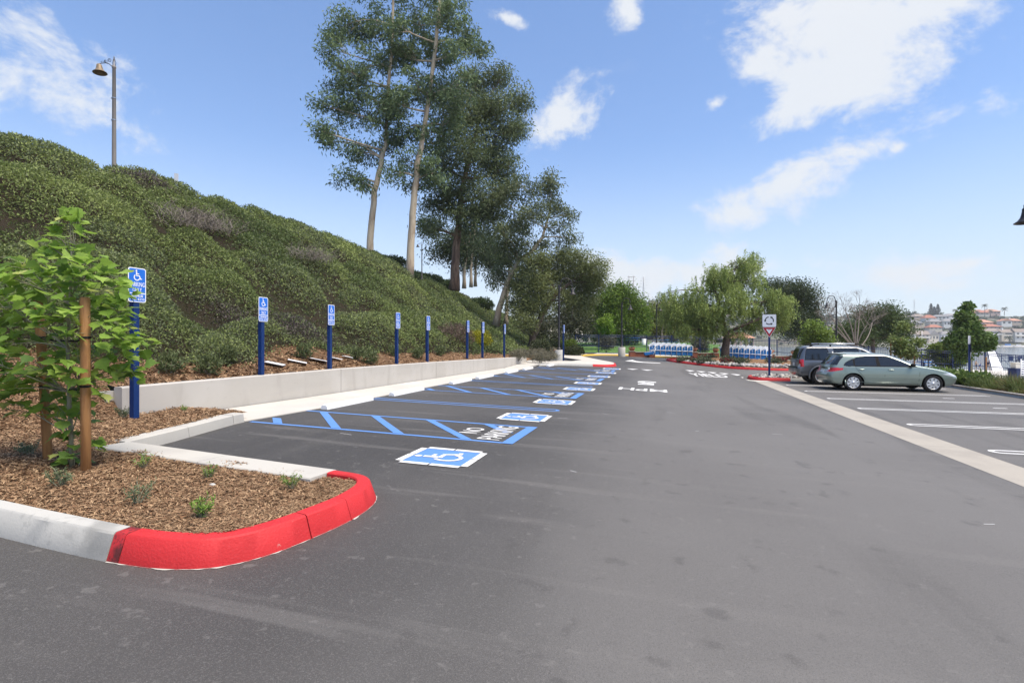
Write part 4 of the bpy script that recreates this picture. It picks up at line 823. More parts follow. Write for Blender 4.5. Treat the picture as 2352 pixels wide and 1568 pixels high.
for i, (u, vb, zz, bl, lb_) in enumerate([(1066, 655, 66, [(1060, 560, 40, 36), (1020, 575, 36, 24), (985, 520, 30, 24)], 'slim eucalyptus just behind the thick brown trunk'),
      (1082, 653, 74, [(1090, 565, 44, 34), (1075, 600, 34, 16)], 'slender pale eucalyptus far behind the brown trunk'), (1092, 652, 80, [(1120, 570, 36, 36), (1132, 600, 22, 26)], 'far forked eucalyptus at the end of the crest')]):
    tree('eucalyptus_tree', lb_, 'tree', (u, vb), zz, [(u, vb), (u, vb-40), (u+8-4*i, vb-90), (u+20-10*i, vb-140)], .24, bl, 7000, (.42, .12), ((.028, .045, .022), (.06, .09, .035)), 'bark_pale', 'eucalyptus trees along the slope', droop=.6, clump=.2)
tree('eucalyptus_tree', 'leaning eucalyptus with a forked pale pink trunk and open crown', 'tree', (1138, 735), 47, [(1138, 737), (1152, 690), (1168, 640), (1190, 600), (1222, 578), (1245, 545), (1265, 480)], .30,
     [(1200, 425, 44, 36), (1255, 435, 36, 26), (1288, 470, 24, 26), (1220, 495, 46, 36), (1285, 525, 30, 22), (1182, 500, 36, 40), (1302, 495, 18, 16), (1308, 545, 18, 18), (1255, 555, 26, 16), (1160, 565, 34, 34), (1212, 560, 26, 26), (1128, 640, 14, 36), (1265, 415, 22, 18), (1150, 620, 20, 30), (1145, 470, 34, 40), (1155, 540, 30, 30)],
     14000, (.30, .085), ((.055, .078, .036), (.15, .18, .08)), 'bark_pale', 'eucalyptus trees along the slope', droop=.7, clump=.18)
tree('eucalyptus_tree', 'straight pale trunk behind the leaning eucalyptus', 'tree', (1162, 735), 58, [(1162, 737), (1164, 700), (1168, 650), (1172, 600)], .24, [(1180, 590, 34, 34), (1190, 640, 30, 24)], 4000, (.35, .1), ((.03, .05, .02), (.07, .10, .035)), 'bark_pale', 'eucalyptus trees along the slope', droop=.5)
tree('olive_green_tree', 'spreading grey green tree with a dark leaning trunk by the path', 'tree', (1215, 803), 46, [(1215, 806), (1225, 770), (1240, 735), (1258, 700), (1280, 672), (1312, 648), (1335, 630)], .34,
     [(1216, 650, 52, 44), (1278, 625, 64, 42), (1338, 638, 46, 40), (1200, 705, 40, 38), (1255, 690, 56, 36), (1328, 690, 46, 36), (1370, 648, 22, 26), (1300, 592, 46, 20), (1362, 612, 24, 22), (1230, 600, 36, 22), (1335, 588, 24, 12), (1385, 630, 10, 14), (1215, 740, 26, 16)],
     48000, (.24, .07), ((.075, .098, .034), (.20, .23, .085)), 'bark_dark', clump=.13, droop=-.1, dep=.9)
tree('grey_green_tree', 'thin pale stemmed tree behind the olive green tree', 'tree', (1305, 800), 66, [(1305, 800), (1312, 750), (1318, 700), (1325, 650)], .22, [(1300, 725, 44, 30), (1330, 745, 30, 30), (1260, 750, 40, 20), (1280, 770, 26, 16), (1220, 765, 26, 20)], 9000, (.4, .12), ((.042, .052, .026), (.085, .092, .048)), 'bark_grey', clump=.2)
BRI = ((.050, .095, .008), (.135, .215, .022))
tree('broad_green_tree', 'dense bright green tree on the lawn behind the blue fence', 'tree', (1412, 800), 74, [(1412, 802), (1412, 770), (1415, 730), (1420, 690)], .42,
     [(1395, 695, 40, 30), (1445, 705, 38, 32), (1368, 728, 32, 32), (1425, 676, 36, 20), (1405, 745, 54, 32), (1458, 745, 28, 30), (1380, 765, 36, 18), (1430, 770, 40, 18), (1470, 725, 16, 26), (1415, 662, 18, 10), (1352, 705, 16, 22)], 34000, (.36, .13), BRI, 'bark_dark', clump=.2, droop=.15)
tree('young_tree', 'small bright lime green tree on the lawn in front of the dense green tree', 'tree', (1389, 800), 64, [(1389, 802), (1389, 775), (1390, 750)], .07, [(1390, 742, 15, 18), (1384, 752, 11, 10), (1397, 755, 9, 10)], 3000, (.24, .12), ((.11, .20, .018), (.21, .31, .035)), 'bark_grey', clump=.25)
for i, (u, v, bl, cols_, lb_) in enumerate([(1520, 800, [(1520, 735, 34, 36), (1545, 760, 30, 24), (1490, 745, 24, 30)], ((.075, .105, .018), (.16, .18, .04)), 'yellow green tree on the far lawn left of the pepper tree'),
        (1560, 800, [(1570, 760, 36, 24), (1600, 740, 34, 30), (1625, 765, 30, 20)], ((.07, .11, .012), (.15, .19, .03)), 'bright tree behind the pepper tree'),
        (1500, 800, [(1500, 715, 40, 20), (1540, 705, 34, 16), (1590, 712, 40, 18), (1450, 700, 20, 18)], ((.07, .08, .045), (.12, .13, .07)), 'dull olive tree line far beyond the lawn')]):
    tree('background_tree', lb_, 'tree', (u, v), 90+18*i, [(u, v), (u, v-30), (u+4, v-60)], .3, bl, 8000, (.5, .2), cols_, 'bark_grey', clump=.22, droop=.2, group=None)
# pepper tree on the turning island
tree('pepper_tree', 'large weeping pepper tree on the turning island', 'tree', (1666, 834), 43.5, [(1666, 836), (1664, 812), (1668, 790), (1668, 765), (1660, 740), (1650, 700), (1640, 655)], .40,
     [(1598, 672, 30, 24), (1640, 628, 40, 24), (1690, 632, 36, 26), (1722, 612, 28, 24), (1734, 645, 22, 24), (1530, 672, 20, 10), (1558, 705, 38, 30), (1615, 712, 48, 34), (1678, 690, 52, 42), (1738, 692, 44, 34), (1786, 690, 34, 28), (1800, 715, 24, 24), (1640, 750, 36, 18),
      (1725, 740, 34, 22), (1540, 730, 26, 24), (1690, 600, 18, 10), (1730, 590, 22, 8), (1600, 740, 30, 20), (1660, 650, 44, 30), (1575, 755, 20, 16), (1715, 600, 20, 10), (1775, 735, 26, 16), (1695, 765, 20, 14)], 66000, (.19, .05), ((.10, .16, .03), (.33, .40, .12)), 'bark_dark', clump=.11, droop=.9, strand=.55, per=70, twigs=1, mt='leaf', floor=1.0)
tree('dark_oak', 'dark dense oak behind the pepper tree right of the yield sign', 'tree', (1855, 820), 58, [(1855, 822), (1856, 800), (1850, 780), (1845, 740)], .34,
     [(1808, 685, 46, 30), (1842, 690, 32, 36), (1775, 660, 24, 14), (1822, 738, 44, 34), (1800, 660, 30, 12), (1860, 720, 24, 26), (1850, 765, 30, 14), (1830, 660, 24, 12)], 26000, (.22, .10), ((.024, .040, .018), (.06, .085, .035)), 'bark_dark', clump=.2)
tree('dark_bush_tree', 'dark rounded evergreen tree behind the blue fence right of the bare tree', 'tree', (2005, 822), 62, [(2005, 824), (2005, 790), (2008, 750)], .3,
     [(2010, 735, 40, 28), (2048, 742, 34, 26), (1962, 762, 40, 20), (2000, 770, 50, 20), (2060, 772, 24, 18), (2030, 715, 24, 12), (1940, 770, 20, 20), (2072, 750, 14, 14)], 26000, (.24, .11), ((.026, .045, .012), (.07, .105, .028)), 'bark_dark', clump=.2)
tree('young_tree', 'young bright green tree behind the grey vehicle', 'tree', (1875, 815), 46, [(1875, 817), (1873, 790), (1870, 760)], .07, [(1868, 760, 20, 18), (1880, 782, 30, 14), (1855, 785, 18, 12), (1890, 770, 16, 12)], 4200, (.19, .13), ((.07, .13, .014), (.19, .27, .05)), 'bark_young', clump=.2)
tree('young_tree', 'thin staked sapling with pale leaves above the green car', 'tree', (2082, 850), 33, [(2082, 852), (2080, 810), (2076, 760)], .045, [(2076, 752, 12, 16), (2070, 780, 18, 18), (2098, 795, 18, 20), (2084, 815, 24, 14), (2068, 808, 12, 12)], 2600, (.16, .11), ((.08, .13, .03), (.22, .27, .09)), 'bark_young', clump=.2)
tree('maple_tree', 'leafy green tree by the lakeside path behind the second roundabout sign', 'tree', (2232, 872), 41, [(2232, 874), (2230, 820), (2226, 770), (2224, 720)], .09,
     [(2224, 708, 6, 12), (2216, 722, 8, 10), (2228, 730, 12, 12), (2212, 748, 16, 12), (2238, 752, 17, 12), (2203, 768, 16, 11), (2245, 772, 20, 12), (2220, 778, 18, 12), (2200, 790, 22, 10), (2255, 792, 18, 10), (2228, 798, 26, 10), (2186, 782, 8, 6), (2268, 778, 8, 7), (2215, 812, 18, 7)], 11000, (.24, .15), ((.040, .085, .018), (.115, .18, .045)), 'bark_young', clump=.2)
tree('maple_tree', 'low tree half hidden left of the lakeside maple', 'tree', (2180, 880), 45, [(2180, 882), (2175, 830), (2165, 800)], .08, [(2160, 802, 28, 10), (2150, 812, 18, 8), (2180, 830, 24, 12), (2172, 795, 16, 7), (2200, 820, 20, 12)], 4500, (.24, .13), ((.045, .09, .014), (.15, .20, .03)), 'bark_young', clump=.17)
def stake_px(label, u, vt, vb, z, r=.045, lean=0):
    a = P(u+lean, vb, z); b = P(u, vt, z); mb = MB(); q = b-a; mb.tube([Vector((0, 0, -.3))-q.normalized()*.1, q*.5, q-q.normalized()*.01, q], [r, r, r, r*.93], 12); o = mb.build('wooden_stake', M['wood'], None, a); tag(o, label, 'stake', 'tree stakes'); return o
for u, v0, v1, zz, lb_ in ((2046, 778, 850, 33.4, 'brown stake left of the thin sapling above the green car'), (2068, 778, 850, 32.6, 'brown stake right beside the thin sapling stem'), (2100, 800, 852, 33.2, 'brown stake right of the thin sapling'), (2265, 820, 872, 40.5, 'thin brown stake behind the second roundabout sign')):
    stake_px(lb_, u, v0, v1, zz)
# bare tree: forked grey limbs and a haze of twigs
def bare_tree():
    z = 53; b = P(1968, 830, z); t = thing('bare_tree', 'leafless grey tree with a haze of fine twigs behind the cars', 'tree', b); px = z/FPX; mb = MB(); tw = []
    def grow(p, d, ln, r, lev):
        q = p+d*ln; mid = p.lerp(q, .5)+Vector((rnd.uniform(-1, 1), rnd.uniform(-1, 1), rnd.uniform(-1, 1)))*ln*.09
        mb.tube([p, mid, q], [r, r*.82, r*.66], 5 if lev < 3 else 3, cap=False)
        if lev >= 6: return
        for k in range(3 if lev < 5 else 4):
            a = Vector((rnd.gauss(0, 1), rnd.gauss(0, 1), rnd.gauss(.15, .6))); nd_ = (d*1.0+a*.55).normalized(); grow(p.lerp(q, rnd.uniform(.55, 1)), nd_, ln*rnd.uniform(.55, .85), r*rnd.uniform(.5, .66), lev+1)
    for (u, v, w) in ((1898, 745, .07), (1925, 735, .08), (1965, 735, .10), (1990, 748, .07), (1900, 715, .06), (2003, 742, .06), (1945, 720, .07), (1975, 715, .07)):
        e = P(u, v, z+rnd.uniform(-1.5, 1.5))-b; s_ = P(1966+rnd.uniform(-3, 3), 806, z)-b; mb.tube(curve_pts(s_, e, .08, 5), [w*(1-.09*i) for i in range(6)], 7)
        d = (e-s_).normalized()
        for k in range(3): grow(e.lerp(s_, .12*k), (d+Vector((rnd.gauss(0, .5), rnd.gauss(0, .5), .4))).normalized(), 1.05, w*.40, 2)
    tr = MB(); tr.tube([Vector((0, 0, -.5)), Vector((.02, 0, .4)), P(1966, 806, z)-b+Vector((0, 0, .1))], [.30, .24, .18], 10); tr.build('trunk', M['bark_grey'], t); mb.build('branches', M['bark_grey'], t); print('bare', len(mb.f))
bare_tree()
# clipped hedge on the crest, and shrubs that stand out from the cover
def shrub(name, label, cat, c, R_, n, lf, cols, group=None, up=.3, stem=True, flowers=None, seedbox=False):
    t = thing(name, label, cat, c, 0, group); dv = rng.normal(size=(n, 3)); dv /= np.linalg.norm(dv, axis=1)[:, None]; r_ = rng.random(n)**.4
    C = dv*r_[:, None]*np.array(R_)+np.array([0, 0, R_[2]*.9]); wob = n3(C[::1] if n < 9000 else C, 1.1/max(R_), 5)*.25; C *= (1+wob)[:, None]; C = C[C[:, 2] > .02] if stem else C
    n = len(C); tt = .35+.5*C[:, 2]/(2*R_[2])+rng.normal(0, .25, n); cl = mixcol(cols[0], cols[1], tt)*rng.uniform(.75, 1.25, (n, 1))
    if flowers: k = rng.random(n) < flowers[1]; cl[k] = np.array(flowers[0])*rng.uniform(.7, 1.2, (k.sum(), 1))
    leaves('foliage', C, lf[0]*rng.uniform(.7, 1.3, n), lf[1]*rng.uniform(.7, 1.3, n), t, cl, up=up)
    if stem:
        mb = MB()
        for k in range(5): mb.tube(curve_pts((0, 0, -.1), (rnd.uniform(-.6, .6)*R_[0], rnd.uniform(-.6, .6)*R_[1], R_[2]*1.2), .1, 4), [R_[0]*.04*(1-.18*i) for i in range(5)], 5)
        mb.build('stems', M['bark_grey'], t)
    return t
for i, (u, v, zz, w, h) in enumerate([(790, 575, 46, 2.4, .55), (880, 592, 50, 2.4, .55), (965, 632, 56, 2.6, .6), (1010, 643, 62, 2.3, .6), (1095, 692, 62, 2.2, .8)]):
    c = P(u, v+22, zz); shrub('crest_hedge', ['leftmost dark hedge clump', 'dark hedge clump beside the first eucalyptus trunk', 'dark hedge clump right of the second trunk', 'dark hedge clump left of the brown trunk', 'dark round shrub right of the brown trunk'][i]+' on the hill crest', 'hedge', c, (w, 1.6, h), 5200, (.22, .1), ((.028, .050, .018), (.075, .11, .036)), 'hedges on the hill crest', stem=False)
c = on_slope(1100, 800, 0); shrub('yellow_shrub', 'bright yellow green bush at the foot of the slope', 'shrub', c+Vector((-.3, .4, -.1)), (.85, 1.2, .62), 5200, (.11, .05), ((.13, .15, .012), (.32, .30, .02)))
c = on_slope(1045, 800, 0); shrub('dead_shrub', 'dry brown dead bush left of the yellow bush', 'shrub', c+Vector((-.2, .2, -.1)), (1.0, 1.6, .72), 5200, (.13, .035), ((.07, .045, .036), (.15, .105, .085)))
for i, (u, v, r_, n_) in enumerate([(480, 520, .55, 1), (712, 588, .55, 1), (438, 500, .5, 1)]):
    c = at(u, v, .35, shrubz); t = thing('dead_twigs', '%s patch of bare grey twigs among the shrubs on the slope' % ['middle', 'right hand', 'upper left'][i], 'dead shrub', c, 0, 'bare twig patches'); mb = MB()
    for k in range(260):
        a = rnd.uniform(0, 6.28); q = Vector((math.cos(a)*r_*rnd.random()*2.2, math.sin(a)*r_*rnd.random()*3, rnd.uniform(-.3, .1))); e = q+Vector((rnd.gauss(.1, .3), rnd.gauss(0, .3), rnd.uniform(.1, .5))); mb.tube(curve_pts(q, e, .15, 3), [.010, .008, .006, .003], 3, cap=False)
    mb.build('twigs', M['bark_grey'], t)
# low dry lavender at the far corner
for i, (u, v) in enumerate([(1190, 828), (1215, 822), (1238, 818), (1262, 828), (1240, 832), (1268, 815)]):
    c = at(u, v, .0, lambda x, y: np.maximum(g(x, y)+.18, hillz(x, y) if x < float(toe(y)) else -9)); shrub('grey_lavender', '%s grey green lavender clump at the end of the retaining wall' % ['first', 'second', 'third', 'fourth', 'fifth', 'sixth'][i], 'shrub', c, (.62, .62, .30), 900, (.22, .03), ((.10, .10, .065), (.22, .20, .14)), 'lavender clumps', up=.9)
# little shoots in the near bed ---------------------------------------------------
def shoot(label, loc, R_, n, lc, dense):
    t = thing('seedling', label, 'plant', loc, rnd.uniform(0, 6), 'small green seedlings in the mulch bed'); mb = MB(); Cs = []; Ds = []
    for k in range(n):
        a = 6.28*k/n+rnd.uniform(-.4, .4); h = R_*rnd.uniform(.5, 1.15); o_ = R_*rnd.uniform(.25, .9) if k else .02
        pl = curve_pts((0, 0, -.02), (o_*math.cos(a), o_*math.sin(a), h*(1.0 if k else 1.25)), .12, 5); mb.tube(pl, [.006, .005, .0045, .004, .003, .002], 5)
        for j in range(dense):
            f = rnd.uniform(.35, 1); i_ = min(4, int(f*5)); p = pl[i_].lerp(pl[i_+1], f*5-i_); Cs.append(tuple(p)); Ds.append(f)
    mb.build('stems', M['bark_young'], t); C = np.array(Cs); n_ = len(C); tt = np.array(Ds)
    leaves('needle_leaves', C, .055*rng.uniform(.7, 1.3, n_)*R_/.2, .012*R_/.2, t, mixcol(lc[0], lc[1], tt*1.2-.2+rng.normal(0, .15, n_)), up=.5); return t
SG = ((.055, .10, .035), (.21, .33, .06)); GG = ((.075, .105, .065), (.16, .20, .10))
def bedat(u, v): return at(u, v, 0, lambda x, y: bedz(x, y))
for lb_, u, v, r_, n, lc, dn in (('bright green seedling nearest the red kerb nose', 668, 1125, .14, 7, SG, 30), ('bright green seedling close to the near kerb', 462, 1192, .17, 8, SG, 34), ('wispy grey green seedling in the middle of the bed', 318, 1160, .17, 7, GG, 22),
        ('low green seedling beside the white stone', 478, 1100, .12, 8, SG, 26), ('green seedling by the back kerb', 330, 1075, .14, 7, SG, 26), ('grey green seedling at the foot of the right stake', 140, 1118, .16, 9, GG, 34), ('grey green seedling at the left of the bed', 68, 1045, .15, 8, GG, 28),
        ('seedling in the mulch by the first sign post', 425, 945, .12, 7, SG, 26), ('seedling left of the first sign post', 285, 960, .18, 8, GG, 30), ('tiny green shoot at the edge of the low bed behind the stakes', 50, 1040, .12, 7, GG, 24)):
    shoot(lb_, bedat(u, v), r_, n, lc, dn)
p = bedat(488, 1116); mb = MB(); mb.ball((0, 0, .012), .028, 8, sc=(1.3, .8, .6)); o = mb.build('pale_stone', M['kerb'], None, p); tag(o, 'small pale stone lying on the bark by a seedling', 'stone')
# shrubs on the bark at the foot of the slope
for i, (u, v) in enumerate([(520, 838), (478, 862), (700, 825), (820, 828), (905, 820), (850, 838), (1010, 818), (960, 825), (390, 860)]):
    c = on_slope(u, v, 0); shrub('small_shrub', '%s little shrub sprouting from the bark along the slope foot' % ['first', 'second', 'third', 'fourth', 'fifth', 'sixth', 'seventh', 'eighth', 'ninth'][i], 'shrub', c, (.26, .26, .24), 420, (.13, .03), ((.06, .08, .035), (.12, .15, .06)), 'little shrubs on the bark slope', up=.9)
# --- young plane tree on two stakes ---------------------------------------------
def plane_leaf(seed):
    r_ = random.Random(seed); half = [(0, 0), (.10, -.05), (.34, .02), (.50, .10), (.42, .22), (.56, .42), (.36, .46), (.30, .60), (.12, .66), (0, 1.0)]
    mb = MB(); cup = r_.uniform(.05, .22); dp = r_.uniform(-.25, -.05)
    def zz(x, y): return cup*abs(x)*1.2+dp*y*y+.05*math.sin(9*x+seed)*abs(x)
    R_ = [(x*r_.uniform(.92, 1.08), y, zz(x, y)) for x, y in half]; L_ = [(-x, y, z) for x, y, z in R_]
    mb.add([(0, .28, zz(0, .28))]+R_, [(0, i, i+1) for i in range(1, len(R_))]); mb.add([(0, .28, zz(0, .28))]+L_, [(0, i+1, i) for i in range(1, len(L_))])
    mb.tube([(0, 0, 0), (0, -.18, -.02), (0, -.34, .03)], .012, 3, cap=False); return mb
def plane_tree():
    z = 5.75; b = P(165, 1098, z); t = thing('young_plane_tree', 'young plane tree with big lobed bright green leaves on two stakes', 'tree', b)
    tk = [P(u, v, z)-b for u, v in ((165, 1110), (163, 1000), (158, 900), (156, 800), (160, 700), (165, 600), (160, 500))]
    mb = MB(); mb.tube(tk, [.024, .022, .02, .017, .014, .010, .005], 8); mb.build('trunk', M['bark_young'], t)
    lm = []
    for i, (c1, c2) in enumerate((((.22, .36, .055), .45), ((.28, .44, .075), .4), ((.38, .54, .11), .45), ((.55, .60, .18), .4), ((.15, .26, .060), .4))):
        m_ = leafmat('plane_leaf', .48, .42); a = m_.node_tree.nodes['Principled BSDF']; tx_ = m_.node_tree
        for lk in list(tx_.links):
            if lk.from_node.bl_idname == 'ShaderNodeAttribute': tx_.links.remove(lk)
        nz_ = tx_.nodes.new('ShaderNodeTexNoise'); nz_.inputs['Scale'].default_value = 5; mx_n = tx_.nodes.new('ShaderNodeMix'); mx_n.data_type = 'RGBA'; mx_n.inputs[6].default_value = (*c1, 1); mx_n.inputs[7].default_value = tuple(x*.72 for x in c1)+(1,)
        tcn = tx_.nodes.new('ShaderNodeTexCoord'); tx_.links.new(tcn.outputs['Object'], nz_.inputs[0]); tx_.links.new(nz_.outputs[0], mx_n.inputs[0])
        tx_.links.new(mx_n.outputs[2], a.inputs['Base Color'])
        for nn in tx_.nodes:
            if nn.bl_idname == 'ShaderNodeBsdfTranslucent': tx_.links.new(mx_n.outputs[2], nn.inputs[0])
        ps_ = []
        for q in range(3):
            me_o = plane_leaf(q*7+i).build('tmp', m_); ps_.append(me_o.data); bpy.data.objects.remove(me_o)
        lm.append(ps_)
    tips = []; mbr = MB()
    # limb tips: photo pixel and depth offset
    blobs = [(165, 490, 12, 12, 0), (165, 520, 24, 18, 0), (150, 560, 40, 22, .1), (165, 600, 60, 26, -.1), (120, 570, 30, 20, .1), (55, 605, 50, 20, .2), (30, 640, 40, 25, -.2), (110, 640, 50, 30, .15), (190, 640, 60, 30, -.1), (245, 625, 40, 24, .2), (262, 660, 34, 25, -.15),
             (215, 690, 60, 30, .25), (110, 700, 60, 30, -.25), (40, 700, 50, 30, .1), (272, 720, 36, 30, .1), (160, 740, 60, 30, -.3), (80, 765, 60, 25, .3), (250, 765, 60, 25, -.2), (296, 778, 24, 18, 0), (20, 790, 40, 30, -.1), (150, 800, 60, 30, .25), (215, 810, 60, 25, .1), (290, 800, 44, 22, .25),
             (80, 830, 60, 30, -.2), (20, 850, 40, 25, .2), (180, 850, 50, 25, -.25), (250, 850, 50, 25, .15), (110, 880, 50, 25, .1), (40, 890, 44, 22, 0), (210, 890, 44, 22, -.1), (60, 935, 40, 18, .1), (150, 915, 40, 22, .15), (180, 950, 34, 24, -.1), (120, 950, 30, 20, .15), (165, 1000, 26, 24, 0), (170, 1045, 26, 16, 0), (160, 1070, 22, 12, .1), (215, 1020, 14, 12, 0), (-30, 700, 40, 60, .1), (-40, 820, 40, 50, 0), (300, 850, 24, 14, .1)]
    px = z/FPX; allp = []
    for (u, v, ru, rv, dz) in blobs:
        c = P(u, v, z+dz)-b; j = min(range(len(tk)), key=lambda i: (tk[i]-(c-Vector((0, 0, .25)))).length); cp = curve_pts(tk[j], c, .06, 4); mbr.tube(cp, [.009, .008, .006, .005, .003], 5, cap=False)
        for k in range(int(5+ru*rv/62)):
            q = c+Vector((rnd.uniform(-1, 1)*ru*px, rnd.uniform(-.8, .8)*ru*px, rnd.uniform(-1, 1)*rv*px)); allp.append((q, v-rv*.4, (v < 660)))
            if k % 3 == 0: mbr.tube(curve_pts(cp[rnd.randint(2, 4)], q, .1, 2), [.004, .003, .002], 3, cap=False)
    mbr.build('branches', M['bark_young'], t); rnd.shuffle(allp)
    def blocks(q):
        p = q+b; zc = p.x*FW[0]+p.y*FW[1]; xc = p.x*RT[0]+p.y*RT[1]; u = CX+FPX*xc/zc; v = CY-FPX*(p.z-CAMZ)/zc
        return (zc < 5.62 and abs(u-197) < 26 and 680 < v < 1090 and rnd.random() < .85) or (zc < 6.0 and abs(u-(90+.06*(v-690))) < 24 and 690 < v < 1090 and rnd.random() < .6)
    allp = [e for e in allp if not blocks(e[0])]
    allp.sort(key=lambda e: e[0].dot(Vector(FW))+rnd.uniform(-.15, .15)); mbx = [MB() for _ in range(5)]; print('plane leaves', len(allp))
    for i, (q, v, hi) in enumerate(allp):
        w_ = [.30, .30, .26, .08, .06] if hi else [.34, .28, .16, .03, .19]
        ci_ = rnd.choices(range(5), w_)[0]; me = lm[ci_][rnd.randrange(3)]; out_ = Vector((q.x, q.y, 0)); out_ = out_.normalized() if out_.length > .02 else Vector((1, 0, 0))
        az = math.atan2(out_.y, out_.x)-math.pi/2+rnd.gauss(0, .75); Mx = Matrix.Translation(q) @ Matrix.Rotation(az, 4, 'Z') @ Matrix.Rotation(rnd.gauss(-.22, .40), 4, 'X') @ Matrix.Rotation(rnd.gauss(0, .4), 4, 'Y') @ Matrix.Scale(rnd.uniform(.095, .175), 4)
        if i < 300: o = bpy.data.objects.new('leaf', me); link(o, t); o.matrix_local = Mx
        else:
            b0 = len(mbx[ci_].v); mbx[ci_].v += [tuple(Mx @ vv.co) for vv in me.vertices]
            for p_ in me.polygons: mbx[ci_].f.append([b0+k for k in p_.vertices]); mbx[ci_].m.append(0); mbx[ci_].sm.append(False)
    for i, m_ in enumerate(mbx):
        if m_.f: o = m_.build('leaf', lm[i][0].materials[0], t); o['kind'] = 'stuff'
plane_tree()
st1 = stake_px('left wooden stake of the young plane tree, partly behind its leaves', 88, 690, 1095, 5.95, .046, 27)
st2 = stake_px('right wooden stake of the young plane tree, standing in front of it', 195, 683, 1100, 5.55, .046, 3)
for (v, lb_) in ((775, 'upper black rubber tie holding the plane tree to its stakes'), (887, 'lower black rubber tie holding the plane tree to its stakes')):
    a, c, e = P(91+(v-690)*.062, v, 5.95), P(157, v+8, 5.75), P(196, v, 5.55); mb = MB(); mb.tube([a-a, (c-a)*.5+Vector((0, 0, -.015)), c-a, (e-a)*.55+(c-a)*.45+Vector((0, 0, -.02)), e-a], .010, 6); mb.lathe([(.05, -.012), (.053, 0), (.05, .012)], 14); mb.lathe([(.05, -.012), (.053, 0), (.05, .012)], 14, M=Matrix.Translation(e-a))
    o = mb.build('tree_tie', M['rubber'], None, a); tag(o, lb_, 'tree tie')
# ================================================================== CARS
PAINT_G = mat('sage_green_metallic', (.235, .285, .245), .30, metal=.55, spec=.5, coat=.8)
PAINT_S = mat('grey_metallic', (.145, .152, .162), .30, metal=.6, spec=.5, coat=.8)
TRIM = mat('black_trim', (.010, .010, .011), .7, spec=.15); LRED = mat('red_lamp_lens', (.55, .008, .014), .15, spec=.6, coat=.5); LCLR = mat('clear_lamp_lens', (.62, .63, .64), .1, spec=.7, coat=.6, metal=.3)
AMB = mat('amber_lens', (.6, .16, .03), .2); SILV = mat('silver_hubcap', (.62, .63, .64), .32, metal=.55); GREYP = mat('grey_flare_plastic', (.14, .15, .16), .4, metal=.4); PLATE = mat('number_plate', (.6, .6, .58), .5)
def pin(x, z, poly):
    c = False; n = len(poly)
    for i in range(n):
        (x1, y1), (x2, y2) = poly[i], poly[(i+1) % n]
        if (y1 > z) != (y2 > z) and x < (x2-x1)*(z-y1)/(y2-y1)+x1: c = not c
    return c
def grow_poly(poly, d):
    cx_ = sum(p[0] for p in poly)/len(poly); cz_ = sum(p[1] for p in poly)/len(poly); ex_ = max(abs(p[0]-cx_) for p in poly); ez_ = max(abs(p[1]-cz_) for p in poly)
    return [(cx_+(p[0]-cx_)*(1+d/ex_), cz_+(p[1]-cz_)*(1+d/ez_)) for p in poly]
